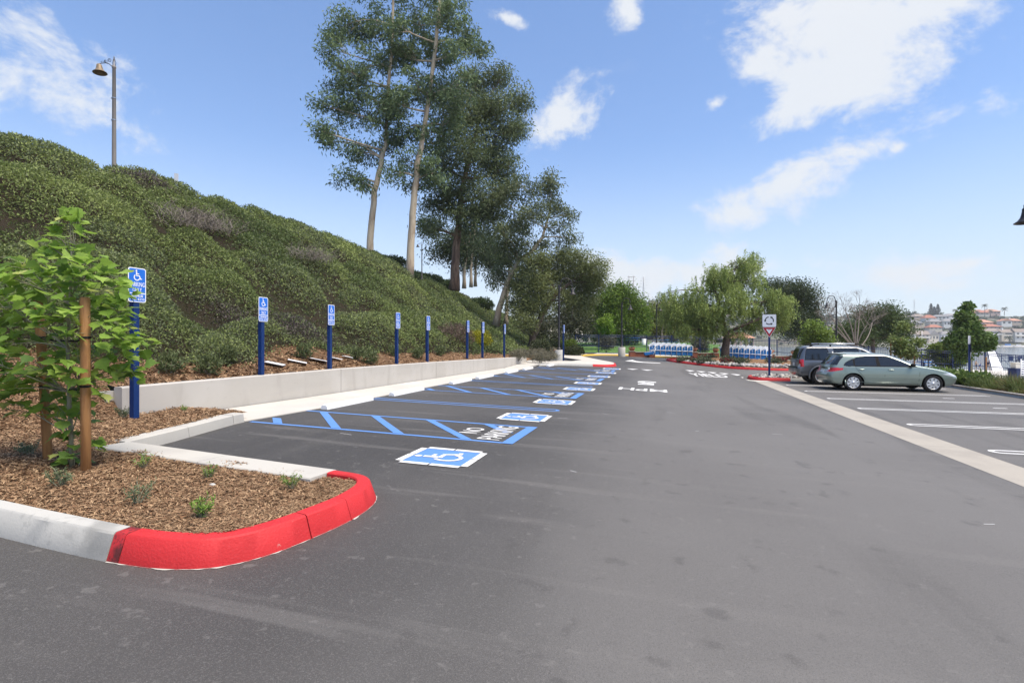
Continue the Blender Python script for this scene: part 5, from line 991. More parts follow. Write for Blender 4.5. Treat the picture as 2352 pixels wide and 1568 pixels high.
def car(name, label, loc, rz, scale, prof, wid, classify, mats, wheels, R_, seams, group=None):
    t = thing(name, label, 'car', loc, rz, group); t.scale = (scale,)*3
    pz = [p[0] for p in prof]; zz = []
    zs = np.unique(np.concatenate([np.arange(pz[0], pz[-1], .0115), np.linspace(pz[-1]-.07, pz[-1], 12)]))
    def sm(z, k):
        return float(np.mean([np.interp(z+q, pz, [p[k] for p in prof]) for q in (-.02, -.01, 0, .01, .02)]))
    wz = [w[0] for w in wid]
    def hw(z): return float(np.mean([np.interp(z+q, wz, [w[1] for w in wid]) for q in (-.02, 0, .02)]))
    Lc = max(p[2] for p in prof)
    def plan(x): return 1-.075*abs((x-Lc*.48)/(Lc*.52))**3.2
    def side_y(x, z): return hw(z)*plan(x)
    V = []; nf, nc, ns, nr = 14, 14, 270, 16
    for z in zs:
        xr, xf, w = sm(z, 1), sm(z, 2), hw(z); ln = xf-xr; rf = min(.30, ln*.3, w*.55); rr = min(.16, ln*.3, w*.5); wf = w*plan(xf-rf); wr = w*plan(xr+rr); pts = []
        for i in range(nf): y = (wf-rf)*i/nf; pts.append((xf-.10*(y/max(wf, .01))**2, y, 0))
        xb = xf-.10*((wf-rf)/max(wf, .01))**2
        for i in range(nc): a = i/nc*math.pi/2; pts.append((xb-(rf+xb-xf+.0)*(1-math.cos(a)), wf-rf+rf*math.sin(a), 1))
        for i in range(ns+1): x = (xf-rf)+(xr+rr-xf+rf)*i/ns; pts.append((x, w*plan(x), 2))
        for i in range(1, nc+1): a = i/nc*math.pi/2; pts.append((xr+rr*(1-math.sin(a)), wr-rr+rr*math.cos(a), 3))
        for i in range(1, nr+1): y = (wr-rr)*(1-i/nr); pts.append((xr+.05*(1-(y/max(wr, .01))**2)*-1, y, 4))
        V.append([(x, y, z, q) for (x, y, q) in pts])
    m = len(V[0]); V = np.array(V); groups = {}
    def cut(x, z): # inside a wheel opening?
        return any((x-wx)**2+(z-wzc)**2 < R_**2 for wx, wzc in wheels)
    for sgn in (1, -1):
        for i in range(len(zs)-1):
            for j in range(m-1):
                q = [V[i, j], V[i, j+1], V[i+1, j+1], V[i+1, j]]; c = (q[0]+q[1]+q[2]+q[3])/4; zone = int(q[0][3])
                if zone in (1, 2, 3) and cut(c[0], c[2]): continue
                nm = classify(c[0], c[1], c[2], zone)
                key = nm if nm in ('body', 'windshield', 'rear_window', 'tailgate', 'number_plate', 'rear_trim') else (nm, zone in (0, 1)) if nm in ('bumper', 'grille') else (nm, sgn)
                L_ = groups.setdefault(key, []); vs = []
                for p in q:
                    x, y, z = p[0], p[1]*sgn, p[2]
                    if zone in (1, 2, 3):
                        for wx, wzc in wheels:
                            d = math.hypot(x-wx, z-wzc)
                            if d < R_: x, z = wx+(x-wx)/d*R_, wzc+(z-wzc)/d*R_
                    vs.append((x, y, z))
                L_.append(vs if sgn == 1 else vs[::-1])
    top = [tuple(V[-1, j, :3]) for j in range(m)]; groups['body'].append(top + [(x, -y, z) for x, y, z in top[::-1][1:-1]])
    par = {}
    for key, faces in groups.items():
        nm = key if isinstance(key, str) else key[0]; idx = {}; vs = []; fs = []
        for f in faces:
            ff = []
            for p in f:
                k_ = (round(p[0], 4), round(p[1], 4), round(p[2], 4))
                if k_ not in idx: idx[k_] = len(vs); vs.append(p)
                if idx[k_] not in ff: ff.append(idx[k_])
            if len(ff) > 2: fs.append(ff)
        mb = MB(); mb.add(vs, fs, 0, True); o = mb.build(nm, mats.get(nm, mats['body']), t)
    # floor and arch liners
    mb = MB(); zb = zs[0]; mb.box(.35, Lc-.45, -.62, .62, zb-.02, zb+.10); mb.build('underbody', TRIM, t)
    for wx, wzc in wheels:
        for s in (1, -1):
            mb = MB(); yo = side_y(wx, .6)-.015; n = 20; vs = []
            for i in range(n+1):
                a = -.35+(math.pi+.7)*i/n
                for y in (yo, .5): vs.append((wx+(R_+.004)*math.cos(a), s*y, max(wzc+(R_+.004)*math.sin(a), zb-.02)))
            mb.add(vs, [(2*i, 2*i+1, 2*i+3, 2*i+2) for i in range(n)]); vs2 = [(wx, s*.5, wzc)]+[vs[2*i+1] for i in range(n+1)]; mb.add(vs2, [(0, i, i+1) for i in range(1, n+1)]); mb.build('arch_liner', TRIM, t)
    mb = MB()
    for pl in seams:
        for s in (1, -1): mb.tube([(x, s*(side_y(x, z)+.0005), z) for x, z in pl], .0055, 4, cap=False)
    mb.build('door_gaps', TRIM, t)
    return t, side_y
def wheel(parent, x, y, r, w, s, spokes, rim, holes):
    T = Matrix.Translation((x, y, r)) @ Matrix.Rotation(s*math.pi/2, 4, 'X')      # local +z -> outwards
    T = Matrix.Translation((x, y, r)) @ Matrix(((1, 0, 0, 0), (0, 0, s, 0), (0, 1, 0, 0), (0, 0, 0, 1)))
    mb = MB(); k = rim/r; mb.lathe([(rim, -w*.5), (r*.9, -w*.5), (r*.985, -w*.42), (r, -w*.25), (r, w*.25), (r*.985, w*.42), (r*.93, w*.5), (rim*1.06, w*.52), (rim, w*.45)], 40, 0, T); ty = mb.build('tyre', M['rubber'], parent)
    mb = MB(); mb.lathe([(rim, w*.45), (rim*.96, w*.40), (rim*.90, w*.2), (.001, w*.2)], 36, 0, T); mb.build('rim_well', TRIM, ty)
    mb = MB(); mb.lathe([(rim, w*.46), (rim*.99, w*.50), (rim*.90, w*.47), (rim*.88, w*.40)], 40, 0, T); mb.lathe([(rim*.30, w*.42), (rim*.27, w*.50), (.001, w*.52)], 20, 0, T)
    for q in range(spokes):
        a = 2*math.pi*q/spokes+.2; A = Matrix.Rotation(a, 4, 'Z'); h0, h1 = holes
        mb.add([T @ A @ Vector(p) for p in ((rim*.22, -h0, w*.49), (rim*.93, -h1, w*.46), (rim*.93, h1, w*.46), (rim*.22, h0, w*.49), (rim*.22, -h0, w*.3), (rim*.93, -h1, w*.3), (rim*.93, h1, w*.3), (rim*.22, h0, w*.3))], [(0, 1, 2, 3), (0, 4, 5, 1), (3, 2, 6, 7)])
    mb.build('hubcap', SILV, ty); return ty
# --- hatchback
W1 = [(.55, .97), (.60, 1.06), (.72, 1.14), (.86, 1.20), (.87, .955), (.70, .945)]; W2 = [(.93, .955), (.93, 1.215), (1.02, 1.27), (1.3, 1.315), (1.63, 1.315), (1.66, .955)]; W3 = [(1.78, .955), (1.74, 1.315), (2.0, 1.305), (2.22, 1.265), (2.5, 1.155), (2.78, 1.03), (2.98, .955)]
WT = [grow_poly(w, .03) for w in (W1, W2, W3)]+[[(1.6, .93), (1.6, 1.34), (1.85, 1.34), (1.85, .93)], [(.84, .94), (.84, 1.2), (.95, 1.24), (.95, .94)]]
HX = [(.20, .40, 4.00), (.27, .12, 4.28), (.38, .03, 4.38), (.52, .0, 4.41), (.60, .01, 4.38), (.67, .04, 4.28), (.73, .09, 4.17), (.79, .12, 4.03), (.845, .13, 3.84), (.895, .14, 3.58), (.955, .16, 3.26), (1.0, .18, 3.05), (1.1, .24, 2.86), (1.2, .32, 2.65), (1.3, .42, 2.42), (1.36, .46, 2.25), (1.405, .44, 2.08), (1.435, .52, 1.85), (1.455, .75, 1.55), (1.465, 1.1, 1.3)]
HW = [(.20, .78), (.27, .84), (.36, .862), (.50, .87), (.66, .868), (.78, .856), (.88, .84), (.95, .812), (1.05, .775), (1.2, .715), (1.3, .672), (1.36, .635), (1.405, .57), (1.435, .45), (1.455, .30), (1.465, .12)]
def cls_h(x, y, z, zone):
    if zone == 2:
        if pin(x, z, W1): return 'quarter_window'
        if pin(x, z, W2): return 'rear_side_window'
        if pin(x, z, W3): return 'front_side_window'
        if any(pin(x, z, w) for w in WT): return 'window_trim'
        if .30 < z < .93:
            if 1.9 < x < 3.03: return 'front_door'
            if max(.9, 1.24-.55*max(0, z-.45)) < x < 1.885: return 'rear_door'
        if z < .245: return 'sill_trim'
    if zone in (0, 1, 2) and x > 3.80 and y > .40 and -.07*min(1, (x-3.80)/.25) < z-.665-.03*(4.2-x) < .05*min(1, (x-3.80)/.2): return 'headlight'
    if zone in (2, 3, 4) and x < .50 and .715 < z < .905 and y > .47:
        f = (x-.05)/.42
        if abs(z-.80-.03*f) < .085*(1-.55*max(0, f)): return 'taillight' if not (zone != 2 and y < .60 and z > .80) else 'reverse_light'
    if zone in (3, 4):
        if .985 < z < 1.31 and y < .80*(.72-(z-.95)*.30)/.72+.02: return 'rear_window'
        if z < .27: return 'rear_trim'
        if zone == 4 and .70 < z < .80 and y < .19: return 'number_plate'
        if z > .70: return 'tailgate'
        return 'bumper'
    if zone in (0, 1):
        if .985 < z < 1.35: return 'windshield' if y < .80*(.80-(z-.95)*.42) else 'body'
        if zone == 0 and (.30 < z < .42 and y < .6 or .54 < z < .62 and y < .45): return 'grille'
        if .34 < z < .46 and zone == 1 and .60 < y < .76: return 'fog_recess'
        return 'body' if z > .66 else 'bumper'
    return 'body'
hm = dict(body=PAINT_G, quarter_window=M['glass'], rear_side_window=M['glass'], front_side_window=M['glass'], windshield=M['glass'], rear_window=M['glass'], window_trim=TRIM, taillight=LRED, reverse_light=LCLR, rear_trim=TRIM, sill_trim=TRIM, number_plate=PLATE, grille=TRIM, fog_recess=TRIM, headlight=LCLR)
HS = 1.06; hl = Vector((6.86, 25.02, 0)); hl.z = gz(8.5, 25)-.0
hc, hsy = car('green_hatchback', 'pale sage green hatchback parked nose to the kerb', hl, .035, HS, HX, HW, cls_h, hm, [(.845, .316), (3.49, .316)], .372, [[(3.04, .93), (3.05, .7), (3.02, .42), (2.98, .28)], [(1.89, .93), (1.90, .6), (1.89, .28)], [(.92, .95), (.95, .85), (1.08, .68), (1.22, .50), (1.26, .30)], [(1.24, .285), (2.0, .275), (3.0, .28)]])
for wx in (.845, 3.49):
    for s in (1, -1): wheel(hc, wx, s*.745, .316, .205, s, 8, .215, (.030, .052))
for s in (1, -1):
    for x in (1.13, 2.12):
        mb = MB(); y = hsy(x, .82); mb.ball((x, s*(y+.004), .815), .1, 8, sc=(1.15, .20, .26)); mb.build('door_handle', PAINT_G, hc)
        mb = MB(); mb.ball((x+.0, s*(y-.004), .795), .1, 8, sc=(1.0, .12, .22)); mb.build('handle_recess', TRIM, hc)
    mb = MB(); mb.ball((2.80, s*.93, 1.0), .12, 10, sc=(.62, .9, .62)); mb.tube([(2.80, s*.78, .965), (2.80, s*.88, .97)], .03, 6); mb.build('wing_mirror', TRIM, hc)
    mb = MB(); mb.tube([(.60, s*(hsy(.62, .28)+.004), .15), (.56, s*(hsy(.6, .4)+.006), .40)], [.02, .03], 4); mb.tube([(3.07, s*(hsy(3.07, .25)+.0), .17), (3.10, s*(hsy(3.1, .25)+.004), .33)], [.015, .022], 4); mb.build('mud_flap', PAINT_G, hc)
    mb = MB(); mb.tube([(1.0, s*(hsy(1.1, .36)+.002), .345), (1.9, s*(hsy(1.9, .33)+.006), .33), (3.05, s*(hsy(3.05, .34)+.002), .345)], [.006, .012, .006], 5); mb.build('door_crease', PAINT_G, hc)
mb = MB(); mb.tube([(.06, -.16, .86), (.05, 0, .865), (.06, .16, .86)], .018, 6); mb.build('tailgate_handle', TRIM, hc)
mb = MB(); mb.box(.40, .70, -.56, .56, 1.40, 1.425); mb.build('roof_spoiler', PAINT_G, hc, bevel=.01)
mb = MB(); mb.tube([(.20, .02, 1.0), (.30, -.25, 1.14)], .012, 5); mb.build('rear_wiper', TRIM, hc)
# --- grey sport utility
S1 = [(.34, 1.13), (.40, 1.59), (1.20, 1.61), (1.36, 1.13)]; S2 = [(1.62, 1.13), (1.48, 1.60), (2.42, 1.62), (2.46, 1.13)]; S3 = [(2.60, 1.13), (2.56, 1.61), (2.72, 1.60), (3.06, 1.40), (3.34, 1.13)]
ST = [grow_poly(w, .03) for w in (S1, S2, S3)]
SX = [(.34, .22, 4.50), (.44, .04, 4.68), (.55, .0, 4.74), (.70, .0, 4.73), (.76, .03, 4.71), (.79, .10, 4.69), (.95, .105, 4.62), (1.02, .11, 4.35), (1.07, .115, 3.85), (1.11, .12, 3.55), (1.25, .15, 3.38), (1.4, .19, 3.16), (1.55, .24, 2.92), (1.66, .29, 2.68), (1.72, .36, 2.45), (1.755, .6, 2.1), (1.765, 1.0, 1.7)]
SW_ = [(.34, .84), (.44, .90), (.6, .92), (.85, .922), (1.0, .905), (1.10, .875), (1.4, .815), (1.6, .765), (1.68, .72), (1.725, .60), (1.755, .38), (1.765, .15)]
def cls_s(x, y, z, zone):
    if zone == 2:
        if pin(x, z, S1): return 'cargo_window'
        if pin(x, z, S2): return 'rear_side_window'
        if pin(x, z, S3): return 'front_side_window'
        if any(pin(x, z, w) for w in ST): return 'window_trim'
        if .42 < z < 1.10:
            if 2.54 < x < 3.5: return 'front_door'
            if max(1.40, 1.42) < x < 2.53: return 'rear_door'
        if z < .42: return 'sill_trim'
    if zone in (2, 3, 4) and x < .27 and .80 < z < 1.13 and y > .70: return 'taillight' if not (zone != 2 and z < .93 and y < .82) else 'reverse_light'
    if zone in (3, 4):
        if 1.16 < z < 1.60 and y < .70: return 'rear_window'
        if z < .77: return 'bumper'
        if zone == 4 and .82 < z < .97 and y < .18: return 'number_plate'
        return 'tailgate'
    if zone in (0, 1):
        if 1.13 < z < 1.66: return 'windshield' if y < .72-(z-1.13)*.25 else 'body'
        if zone == 0 and .66 < z < .9 and y < .45: return 'grille'
        if .74 < z < .92 and y > .5 and x > 4.3: return 'headlight'
        return 'body' if z > .66 else 'bumper'
    return 'body'
smt = dict(body=PAINT_S, cargo_window=M['glass'], rear_side_window=M['glass'], front_side_window=M['glass'], windshield=M['glass'], rear_window=M['glass'], window_trim=TRIM, taillight=LRED, reverse_light=LCLR, sill_trim=TRIM, number_plate=PLATE, grille=TRIM, headlight=LCLR)
SS = 1.04; sl = Vector((6.42, 28.0, gz(8.5, 28)))
sc_, ssy = car('grey_sport_utility', 'dark grey boxy sport utility vehicle behind the green hatchback', sl, .0, SS, SX, SW_, cls_s, smt, [(.95, .375), (3.80, .375)], .455, [[(3.5, 1.10), (3.48, .8), (3.36, .45)], [(2.535, 1.10), (2.54, .44)], [(1.41, 1.10), (1.42, .80), (1.50, .46)]])
for wx in (.95, 3.80):
    for s in (1, -1):
        wheel(sc_, wx, s*.80, .375, .24, s, 6, .235, (.04, .06))
        mb = MB(); n = 18; mb.tube([(wx+.475*math.cos(-.25+(math.pi+.5)*i/n), s*(ssy(wx, .65)+.012), .375+.475*math.sin(-.25+(math.pi+.5)*i/n)) for i in range(n+1)], .035, 6); mb.build('wheel_flare', GREYP, sc_)
for s in (1, -1):
    mb = MB(); mb.tube([(.55, s*.60, 1.70), (.75, s*.60, 1.80), (1.0, s*.60, 1.82)], .026, 6); mb.tube([(2.3, s*.60, 1.82), (2.5, s*.6, 1.80), (2.75, s*.59, 1.68)], .026, 6); mb.tube([(1.4, s*.6, 1.71), (1.4, s*.6, 1.80)], .03, 6); mb.build('rack_feet', TRIM, sc_)
    mb = MB(); mb.tube([(.95, s*.60, 1.825), (2.35, s*.60, 1.825)], .03, 8); mb.build('roof_rail', SILV, sc_)
    mb = MB(); mb.ball((3.10, s*1.0, 1.18), .14, 10, sc=(.6, .9, .75)); mb.tube([(3.1, s*.84, 1.14), (3.1, s*.94, 1.15)], .035, 6); mb.build('wing_mirror', TRIM, sc_)
    for x, z0 in ((1.47, 1.38), (2.66, 1.02)):
        y = ssy(x, z0); mb = MB(); q = (x-.025, x-.05) if z0 > 1.2 else (x, x+.2); mb.tube([(q[0], s*(y+.012), z0-.12*(z0 > 1.2)), (q[1], s*(ssy(x, z0+.02)+.012), z0+.1*(z0 > 1.2))], .018, 6); mb.build('door_handle', SILV, sc_)
mb = MB(); mb.tube([(.16, .0, 1.16), (.22, -.35, 1.34)], .012, 5); mb.build('rear_wiper', TRIM, sc_)
mb = MB(); mb.box(-.03, .05, -.78, .78, .74, .785); mb.build('bumper_step', TRIM, sc_, bevel=.01)
# ================================================================== ISLANDS, PLANTERS, BEACH THINGS
def stones(name, label, poly, zf, n, s0, s1, inner=None):
    xs_ = [p[0] for p in poly]; ys_ = [p[1] for p in poly]; x = rng.uniform(min(xs_), max(xs_), n*6); y = rng.uniform(min(ys_), max(ys_), n*6); ok = inside(x, y, poly)
    if inner is not None: ok &= ~inside(x, y, inner)
    x, y = x[ok][:n], y[ok][:n]; mb = MB(); ico = bmesh.new(); bmesh.ops.create_icosphere(ico, subdivisions=1, radius=1); vv = [v.co.copy() for v in ico.verts]; ff = [[v.index for v in f.verts] for f in ico.faces]; ico.free()
    cols = []
    for i in range(len(x)):
        s = rnd.uniform(s0, s1); R_ = Matrix.Rotation(rnd.uniform(0, 6), 4, Vector((rnd.gauss(0, 1), rnd.gauss(0, 1), rnd.gauss(0, 1)))); q = (rnd.uniform(.8, 1.4)*s, rnd.uniform(.6, 1)*s, rnd.uniform(.45, .8)*s); c = Vector((x[i], y[i], zf(x[i], y[i])+s*.25))
        mb.add([c+R_ @ Vector((v.x*q[0], v.y*q[1], v.z*q[2])) for v in vv], ff); b = rnd.uniform(.14, .46); cols += [(b, b*.96, b*rnd.uniform(.84, .95))]*len(vv)
    o = npmesh(name, np.array(mb.v), np.array(mb.f), M['chip'], col=np.array(cols)); tag(o, label, 'stones', kind='stuff'); return o
def tiz(x, y):
    r_ = min(1, math.hypot((x-tcx)/7, (y-tcy)/6.2)); return gz(tcx, tcy)+.44-.33*r_
shrink = lambda pl, s: [(tcx+(x-tcx)*s, tcy+(y-tcy)*s) for x, y in pl]
stones('river_stones', 'grey river stones ringing the turning island', shrink(tib, .97), tiz, 1500, .07, .17, shrink(tib, .72))
stones('river_stones', 'grey river stones on the small sign island', offset_line(isl, .2), lambda x, y: gz(x, y)+.12, 420, .06, .15)
for i in range(30):
    a = rnd.uniform(math.pi*.72, math.pi*2.1); r_ = rnd.uniform(.35, .74); x = tcx+6.6*r_*math.cos(a); y = tcy+5.9*r_*math.sin(a)
    red = i % 3 == 0; shrub('island_shrub', '%s on the %s %s of the turning island' % ('low red flowering shrub' if red else 'low grey green succulent', 'near' if math.sin(a) < -.3 else 'far' if math.sin(a) > .3 else 'middle', 'right side' if math.cos(a) > .3 else 'left side' if math.cos(a) < -.3 else 'part'), 'shrub', Vector((x, y, tiz(x, y)-.02)), (rnd.uniform(.3, .55), .4, rnd.uniform(.16, .28)), 260, (.16, .07), ((.05, .065, .035), (.12, .14, .08)), ('red flowering shrubs' if red else 'succulents')+' on the turning island', flowers=((.22, .012, .03), .45) if red else None)
for i in range(6):
    x = 8.2+i*.5; shrub('island_shrub', 'low yellow green shrub on the small sign island behind the grey vehicle', 'shrub', Vector((x, 30.0+.3*(i % 2), gz(x, 30)+.1)), (.3, .3, .16), 180, (.14, .07), ((.07, .09, .03), (.18, .2, .05)), 'shrubs on the small sign island')
# brick pillars, bowls and benches in front of the fence
def pillar_at(x0, x1, yt, yb, z, which):
    c = sp((x0+x1)/2, yb, z); w = (x1-x0)/1275.6*z*.94; h = (yb-yt)/1275.6*z; t = thing('brick_pillar', '%s square brick planter pillar by the blue fence' % which, 'pillar', c, TH, 'brick pillars by the fence')
    mb = MB(); mb.box(-w/2, w/2, -w/2, w/2, -.3, h-.05); mb.build('brick_shaft', M['brick'], t)
    mb = MB(); mb.box(-w/2-.03, w/2+.03, -w/2-.03, w/2+.03, h-.047, h+.02); mb.build('cap_stone', M['gutter'], t, bevel=.008)
    b = thing('planter_bowl', 'wide terracotta bowl on the %s brick pillar' % which, 'planter', Vector((c.x, c.y, c.z+h+.022)), 0, 'terracotta bowls')
    mb = MB(); r_ = w*.56; mb.lathe([(.001, 0), (r_*.6, 0), (r_*.92, .2), (r_*1.05, .26), (r_*1.05, .31), (r_*.95, .31), (r_*.85, .25), (.001, .25)], 20); mb.build('bowl', M['terracotta'], b)
    n = 160; C = rng.normal(0, 1, (n, 3))*np.array([r_*.4, r_*.4, .05])+np.array([0, 0, .31]); leaves('bowl_plants', C, .12, .05, b, mixcol((.05, .07, .03), (.22, .12, .10), rng.random(n)), up=.7); return c, h
def bench(x0, x1, yt, yb, z, which):
    a = sp(x0, yb, z); b = sp(x1, yb, z); L_ = (b-a).length; h = (yb-yt)/1275.6*z; t = thing('brick_bench', '%s low brick bench between two planter pillars' % which, 'bench', a, TH, 'brick benches by the fence')
    mb = MB(); mb.box(0, L_, -.08, .3, -.3, h-.07); mb.build('bench_base', M['brick'], t); mb = MB(); mb.box(0, L_, -.16, .36, h-.068, h); mb.build('seat_slab', M['gutter'], t, bevel=.01)
for i, (x0, x1, yt, yb, z) in enumerate([(1535.5, 1550, 857, 868, 50.2), (1583.5, 1598, 858, 869, 49.8), (1688.5, 1702, 859, 870, 49.0), (1740.5, 1754, 861, 872, 48.6), (1873, 1889, 864, 878.5, 46.8), (1932, 1948, 867, 883, 46.0)]):
    pillar_at(x0, x1, yt, yb, z, ['leftmost', 'second', 'third', 'fourth', 'fifth', 'rightmost'][i])
for i, q in enumerate([(1550.5, 1583, 858.5, 868, 50.1), (1702.5, 1740, 861, 870.5, 48.9), (1889.5, 1931, 868, 880, 46.4)]): bench(*q, ['left', 'middle', 'right'][i])
c = sp(1363, 866, 43.5); b = thing('planter_bowl', 'terracotta bowl on the ground behind the lamp base', 'planter', c, 0, 'terracotta bowls'); mb = MB(); mb.lathe([(.001, 0), (.22, 0), (.36, .3), (.40, .36), (.40, .42), (.34, .42), (.3, .34), (.001, .34)], 20); mb.build('bowl', M['terracotta'], b)
# folded loungers
def lounger_proto():
    t = thing('folded_lounger', 'folded blue canvas lounger with a white tube frame', 'lounger', (0, 0, 0), 0, 'folded loungers stacked before the fence')
    mb = MB()
    for y in (-.02, .12, .26): mb.box(-.235, .235, y, y+.10, .05, .44); mb.box(-.235, .235, y, y+.10, .48, .90)
    mb.build('canvas', M['canvas_blue'], t, bevel=.02)
    mb = MB()
    for x in (-.25, .25): mb.tube([(x, -.05, 0), (x, -.05, .94), (x-.1, .45, 1.0)], .022, 6)
    for z in (.46,): mb.tube([(-.27, -.055, z), (.27, -.055, z)], .030, 6)
    mb.tube([(0, -.055, .46), (0, -.055, .86)], .012, 5); mb.build('frame', M['white_plastic'], t)
    mb = MB()
    for k in range(3): mb.box(-.26, .2, -.06+.2*k, -.03+.2*k+.05, 0, .07, M=Matrix.Translation((-.05*k, 0, .90+.03*k)) @ Matrix.Rotation(-.5, 4, 'Y'))
    mb.build('arm_rest', M['white_plastic'], t); return t
lp = lounger_proto(); first = True
rows = [[(1592+i*13.2, 866.5+i*.45, 48.6) for i in range(8)], [(1597+i*12.5, 863+i*.5, 49.6) for i in range(7)], [(1768+i*13.6, 873.5+i*.75, 45.8) for i in range(9)], [(1774+i*14.2, 870+i*.7, 46.8) for i in range(8)]]
nm_ = ['front of the left stack', 'back of the left stack', 'front of the right stack', 'back of the right stack']; od = ['first', 'second', 'third', 'fourth', 'fifth', 'sixth', 'seventh', 'eighth', 'ninth']
for r_, row in enumerate(rows):
    for i, q in enumerate(row):
        o = lp if first else copy_tree(lp); first = False; o.location = sp(*q); o.rotation_euler = (0, 0, TH+rnd.uniform(-.12, .12)); o['label'] = 'folded blue and white lounger, %s from the left in the %s' % (od[i], nm_[r_])
lo = thing('opened_lounger', 'blue lounger pulled out and tipped over left of the left stack', 'lounger', sp(1587, 868, 47.6), TH, 'folded loungers stacked before the fence'); mb = MB(); mb.box(-.5, .35, -.2, .2, 0, .24, M=Matrix.Translation((0, 0, .10)) @ Matrix.Rotation(-.18, 4, 'Y')); mb.build('canvas', M['canvas_blue'], lo, bevel=.03); mb = MB(); mb.tube([(.2, -.2, .0), (.5, -.22, .72), (.36, -.22, .74), (.1, -.22, .3)], .026, 6); mb.tube([(-.5, -.2, .3), (.4, -.2, .45)], .024, 6); mb.build('frame', M['white_plastic'], lo)
# topiary, shrubs by the fence
for (u, v, w, hh, vb, z, lb_) in ((1480, 836, 14, 11, 864, 55.5, 'small round headed tree on a stake behind the fence left of the pillars'), (1709, 842, 14, 11, 868, 53.5, 'small round headed tree behind the fence between the lounger stacks')):
    tree('topiary_tree', lb_, 'tree', (u/1.06293, vb/1.06293), z, [(u/1.06293, vb/1.06293), (u/1.06293, (v+4)/1.06293)], .06, [(u/1.06293, v/1.06293, w/1.06293, hh/1.06293)], 2600, (.16, .09), ((.05, .055, .03), (.12, .125, .065)), 'bark_dark', clump=.3, group='round headed little trees')
for (u, v, z, R_, cols_, lb_) in ((1398, 868, 46.5, (1.15, .8, .52), ((.025, .038, .014), (.07, .085, .035)), 'dark green bush at the left end of the blue fence'), (1387, 856, 50, (.95, .8, .6), ((.07, .11, .015), (.2, .27, .04)), 'lime green bush behind the dark bush by the fence'), (1352, 862, 47, (.8, .6, .6), ((.03, .045, .018), (.07, .09, .04)), 'dark bush behind the lamp base'),
        (1318, 868, 44, (.9, .8, .8), ((.035, .045, .018), (.075, .09, .04)), 'round dark little tree left of the lamp base')):
    shrub('fence_bush', lb_, 'shrub', sp(u, v, z)-Vector((0, 0, .1)), R_, 2600, (.15, .08), cols_)
# picnic tables, grills, canopies on the far lawn
def picnic(x, y, z, which):
    t = thing('picnic_table', '%s blue picnic table on the lawn beyond the fence' % which, 'table', sp(x, y, z), rnd.uniform(-.4, .4), 'blue picnic tables on the lawn')
    BL = M['canvas_blue']; mb = MB(); mb.box(-.95, .95, -.38, .38, .70, .76); mb.build('table_top', BL, t)
    for s in (-1, 1): mb = MB(); mb.box(-.95, .95, s*.68-.13, s*.68+.13, .42, .46); mb.build('bench_seat', BL, t)
    for s in (-.6, .6): mb = MB(); mb.tube([(s, -.7, 0), (s, -.2, .7)], .035, 5); mb.tube([(s, .7, 0), (s, .2, .7)], .035, 5); mb.box(s-.03, s+.03, -.7, .7, .37, .42); mb.build('leg_frame', M['fence_blue'], t)
for i, q in enumerate([(1384, 829, 78), (1403, 828, 84), (1424, 833, 76), (1440, 830, 86), (1462, 833, 80), (1503, 838, 74), (1527, 836, 76), (1545, 838, 72), (1612, 843, 69), (1640, 842, 73)]): picnic(*q, od[i] if i < 9 else 'tenth')
def grill(x, y, z, lb_, w=.8):
    t = thing('barbecue_grill', lb_, 'grill', sp(x, y, z), TH, 'barbecue grills'); mb = MB(); mb.lathe([(.04, 0), (.04, .75)], 8); mb.build('post', M['dark_steel'], t); mb = MB(); mb.box(-w/2, w/2, -.22, .22, .75, 1.0); mb.box(-w/2-.05, w/2, .18, .22, 1.0, 1.18); mb.build('firebox', M['dark_steel'], t, bevel=.01)
for q in ((1578, 843, 69, 'long black grill on the lawn above the left lounger stack', 1.6), (1645, 846, 66, 'black grill right of the left lounger stack', .9), (1699, 849, 63, 'black grill behind the round headed tree'), (1758, 852, 60, 'black grill left of the pepper tree trunk'), (1787, 851, 58, 'slim black grill right of the pepper tree trunk', .4), (2254, 897, 48, 'left of two black grills above the green car bonnet', .5), (2267, 897, 48, 'right of two black grills above the green car bonnet', .5), (2319, 903, 44.5, 'wide steel grill by the fence in front of the maple', .75)): grill(*q)
for (x, y, z, lb_) in ((1572, 842, 68, 'white bin beside the long black grill'), (1430, 834, 75, 'white bin among the picnic tables')):
    t = thing('white_bin', lb_, 'bin', sp(x, y, z), TH); mb = MB(); mb.lathe([(.25, 0), (.3, .75), (.001, .75)], 14); mb.build('bin_body', M['white_plastic'], t); mb = MB(); mb.lathe([(.315, .752), (.315, .8), (.001, .84)], 14); mb.build('lid', M['sign_white'], t)
FAB = mat('cream_canopy_fabric', (.66, .63, .55), .8)
def canopy(x0, x1, yt, yb, z, lb_):
    a = sp(x0, yb, z); W_ = (x1-x0)/1275.6*z; H = (yb-yt)/1275.6*z; t = thing('white_canopy', lb_, 'canopy', a, TH, 'cream canopies beyond the lawn'); h0 = H*.62
    mb = MB(); mb.add([(0, 0, h0), (W_, 0, h0), (W_, 4, h0), (0, 4, h0), (W_*.15, 2, H), (W_*.85, 2, H)], [(0, 1, 5, 4), (1, 2, 5), (2, 3, 4, 5), (3, 0, 4)]); mb.box(0, W_, -.02, .0, h0-.3, h0-.003); mb.build('roof_fabric', FAB, t)
    n = max(2, int(W_/2.5))
    for i in range(n+1):
        for y in (.05, 3.95): mb = MB(); mb.tube([(W_*i/n*.98+.04, y, 0), (W_*i/n*.98+.04, y, h0-.01)], .05, 6); mb.build('post', M['white_plastic'], t)
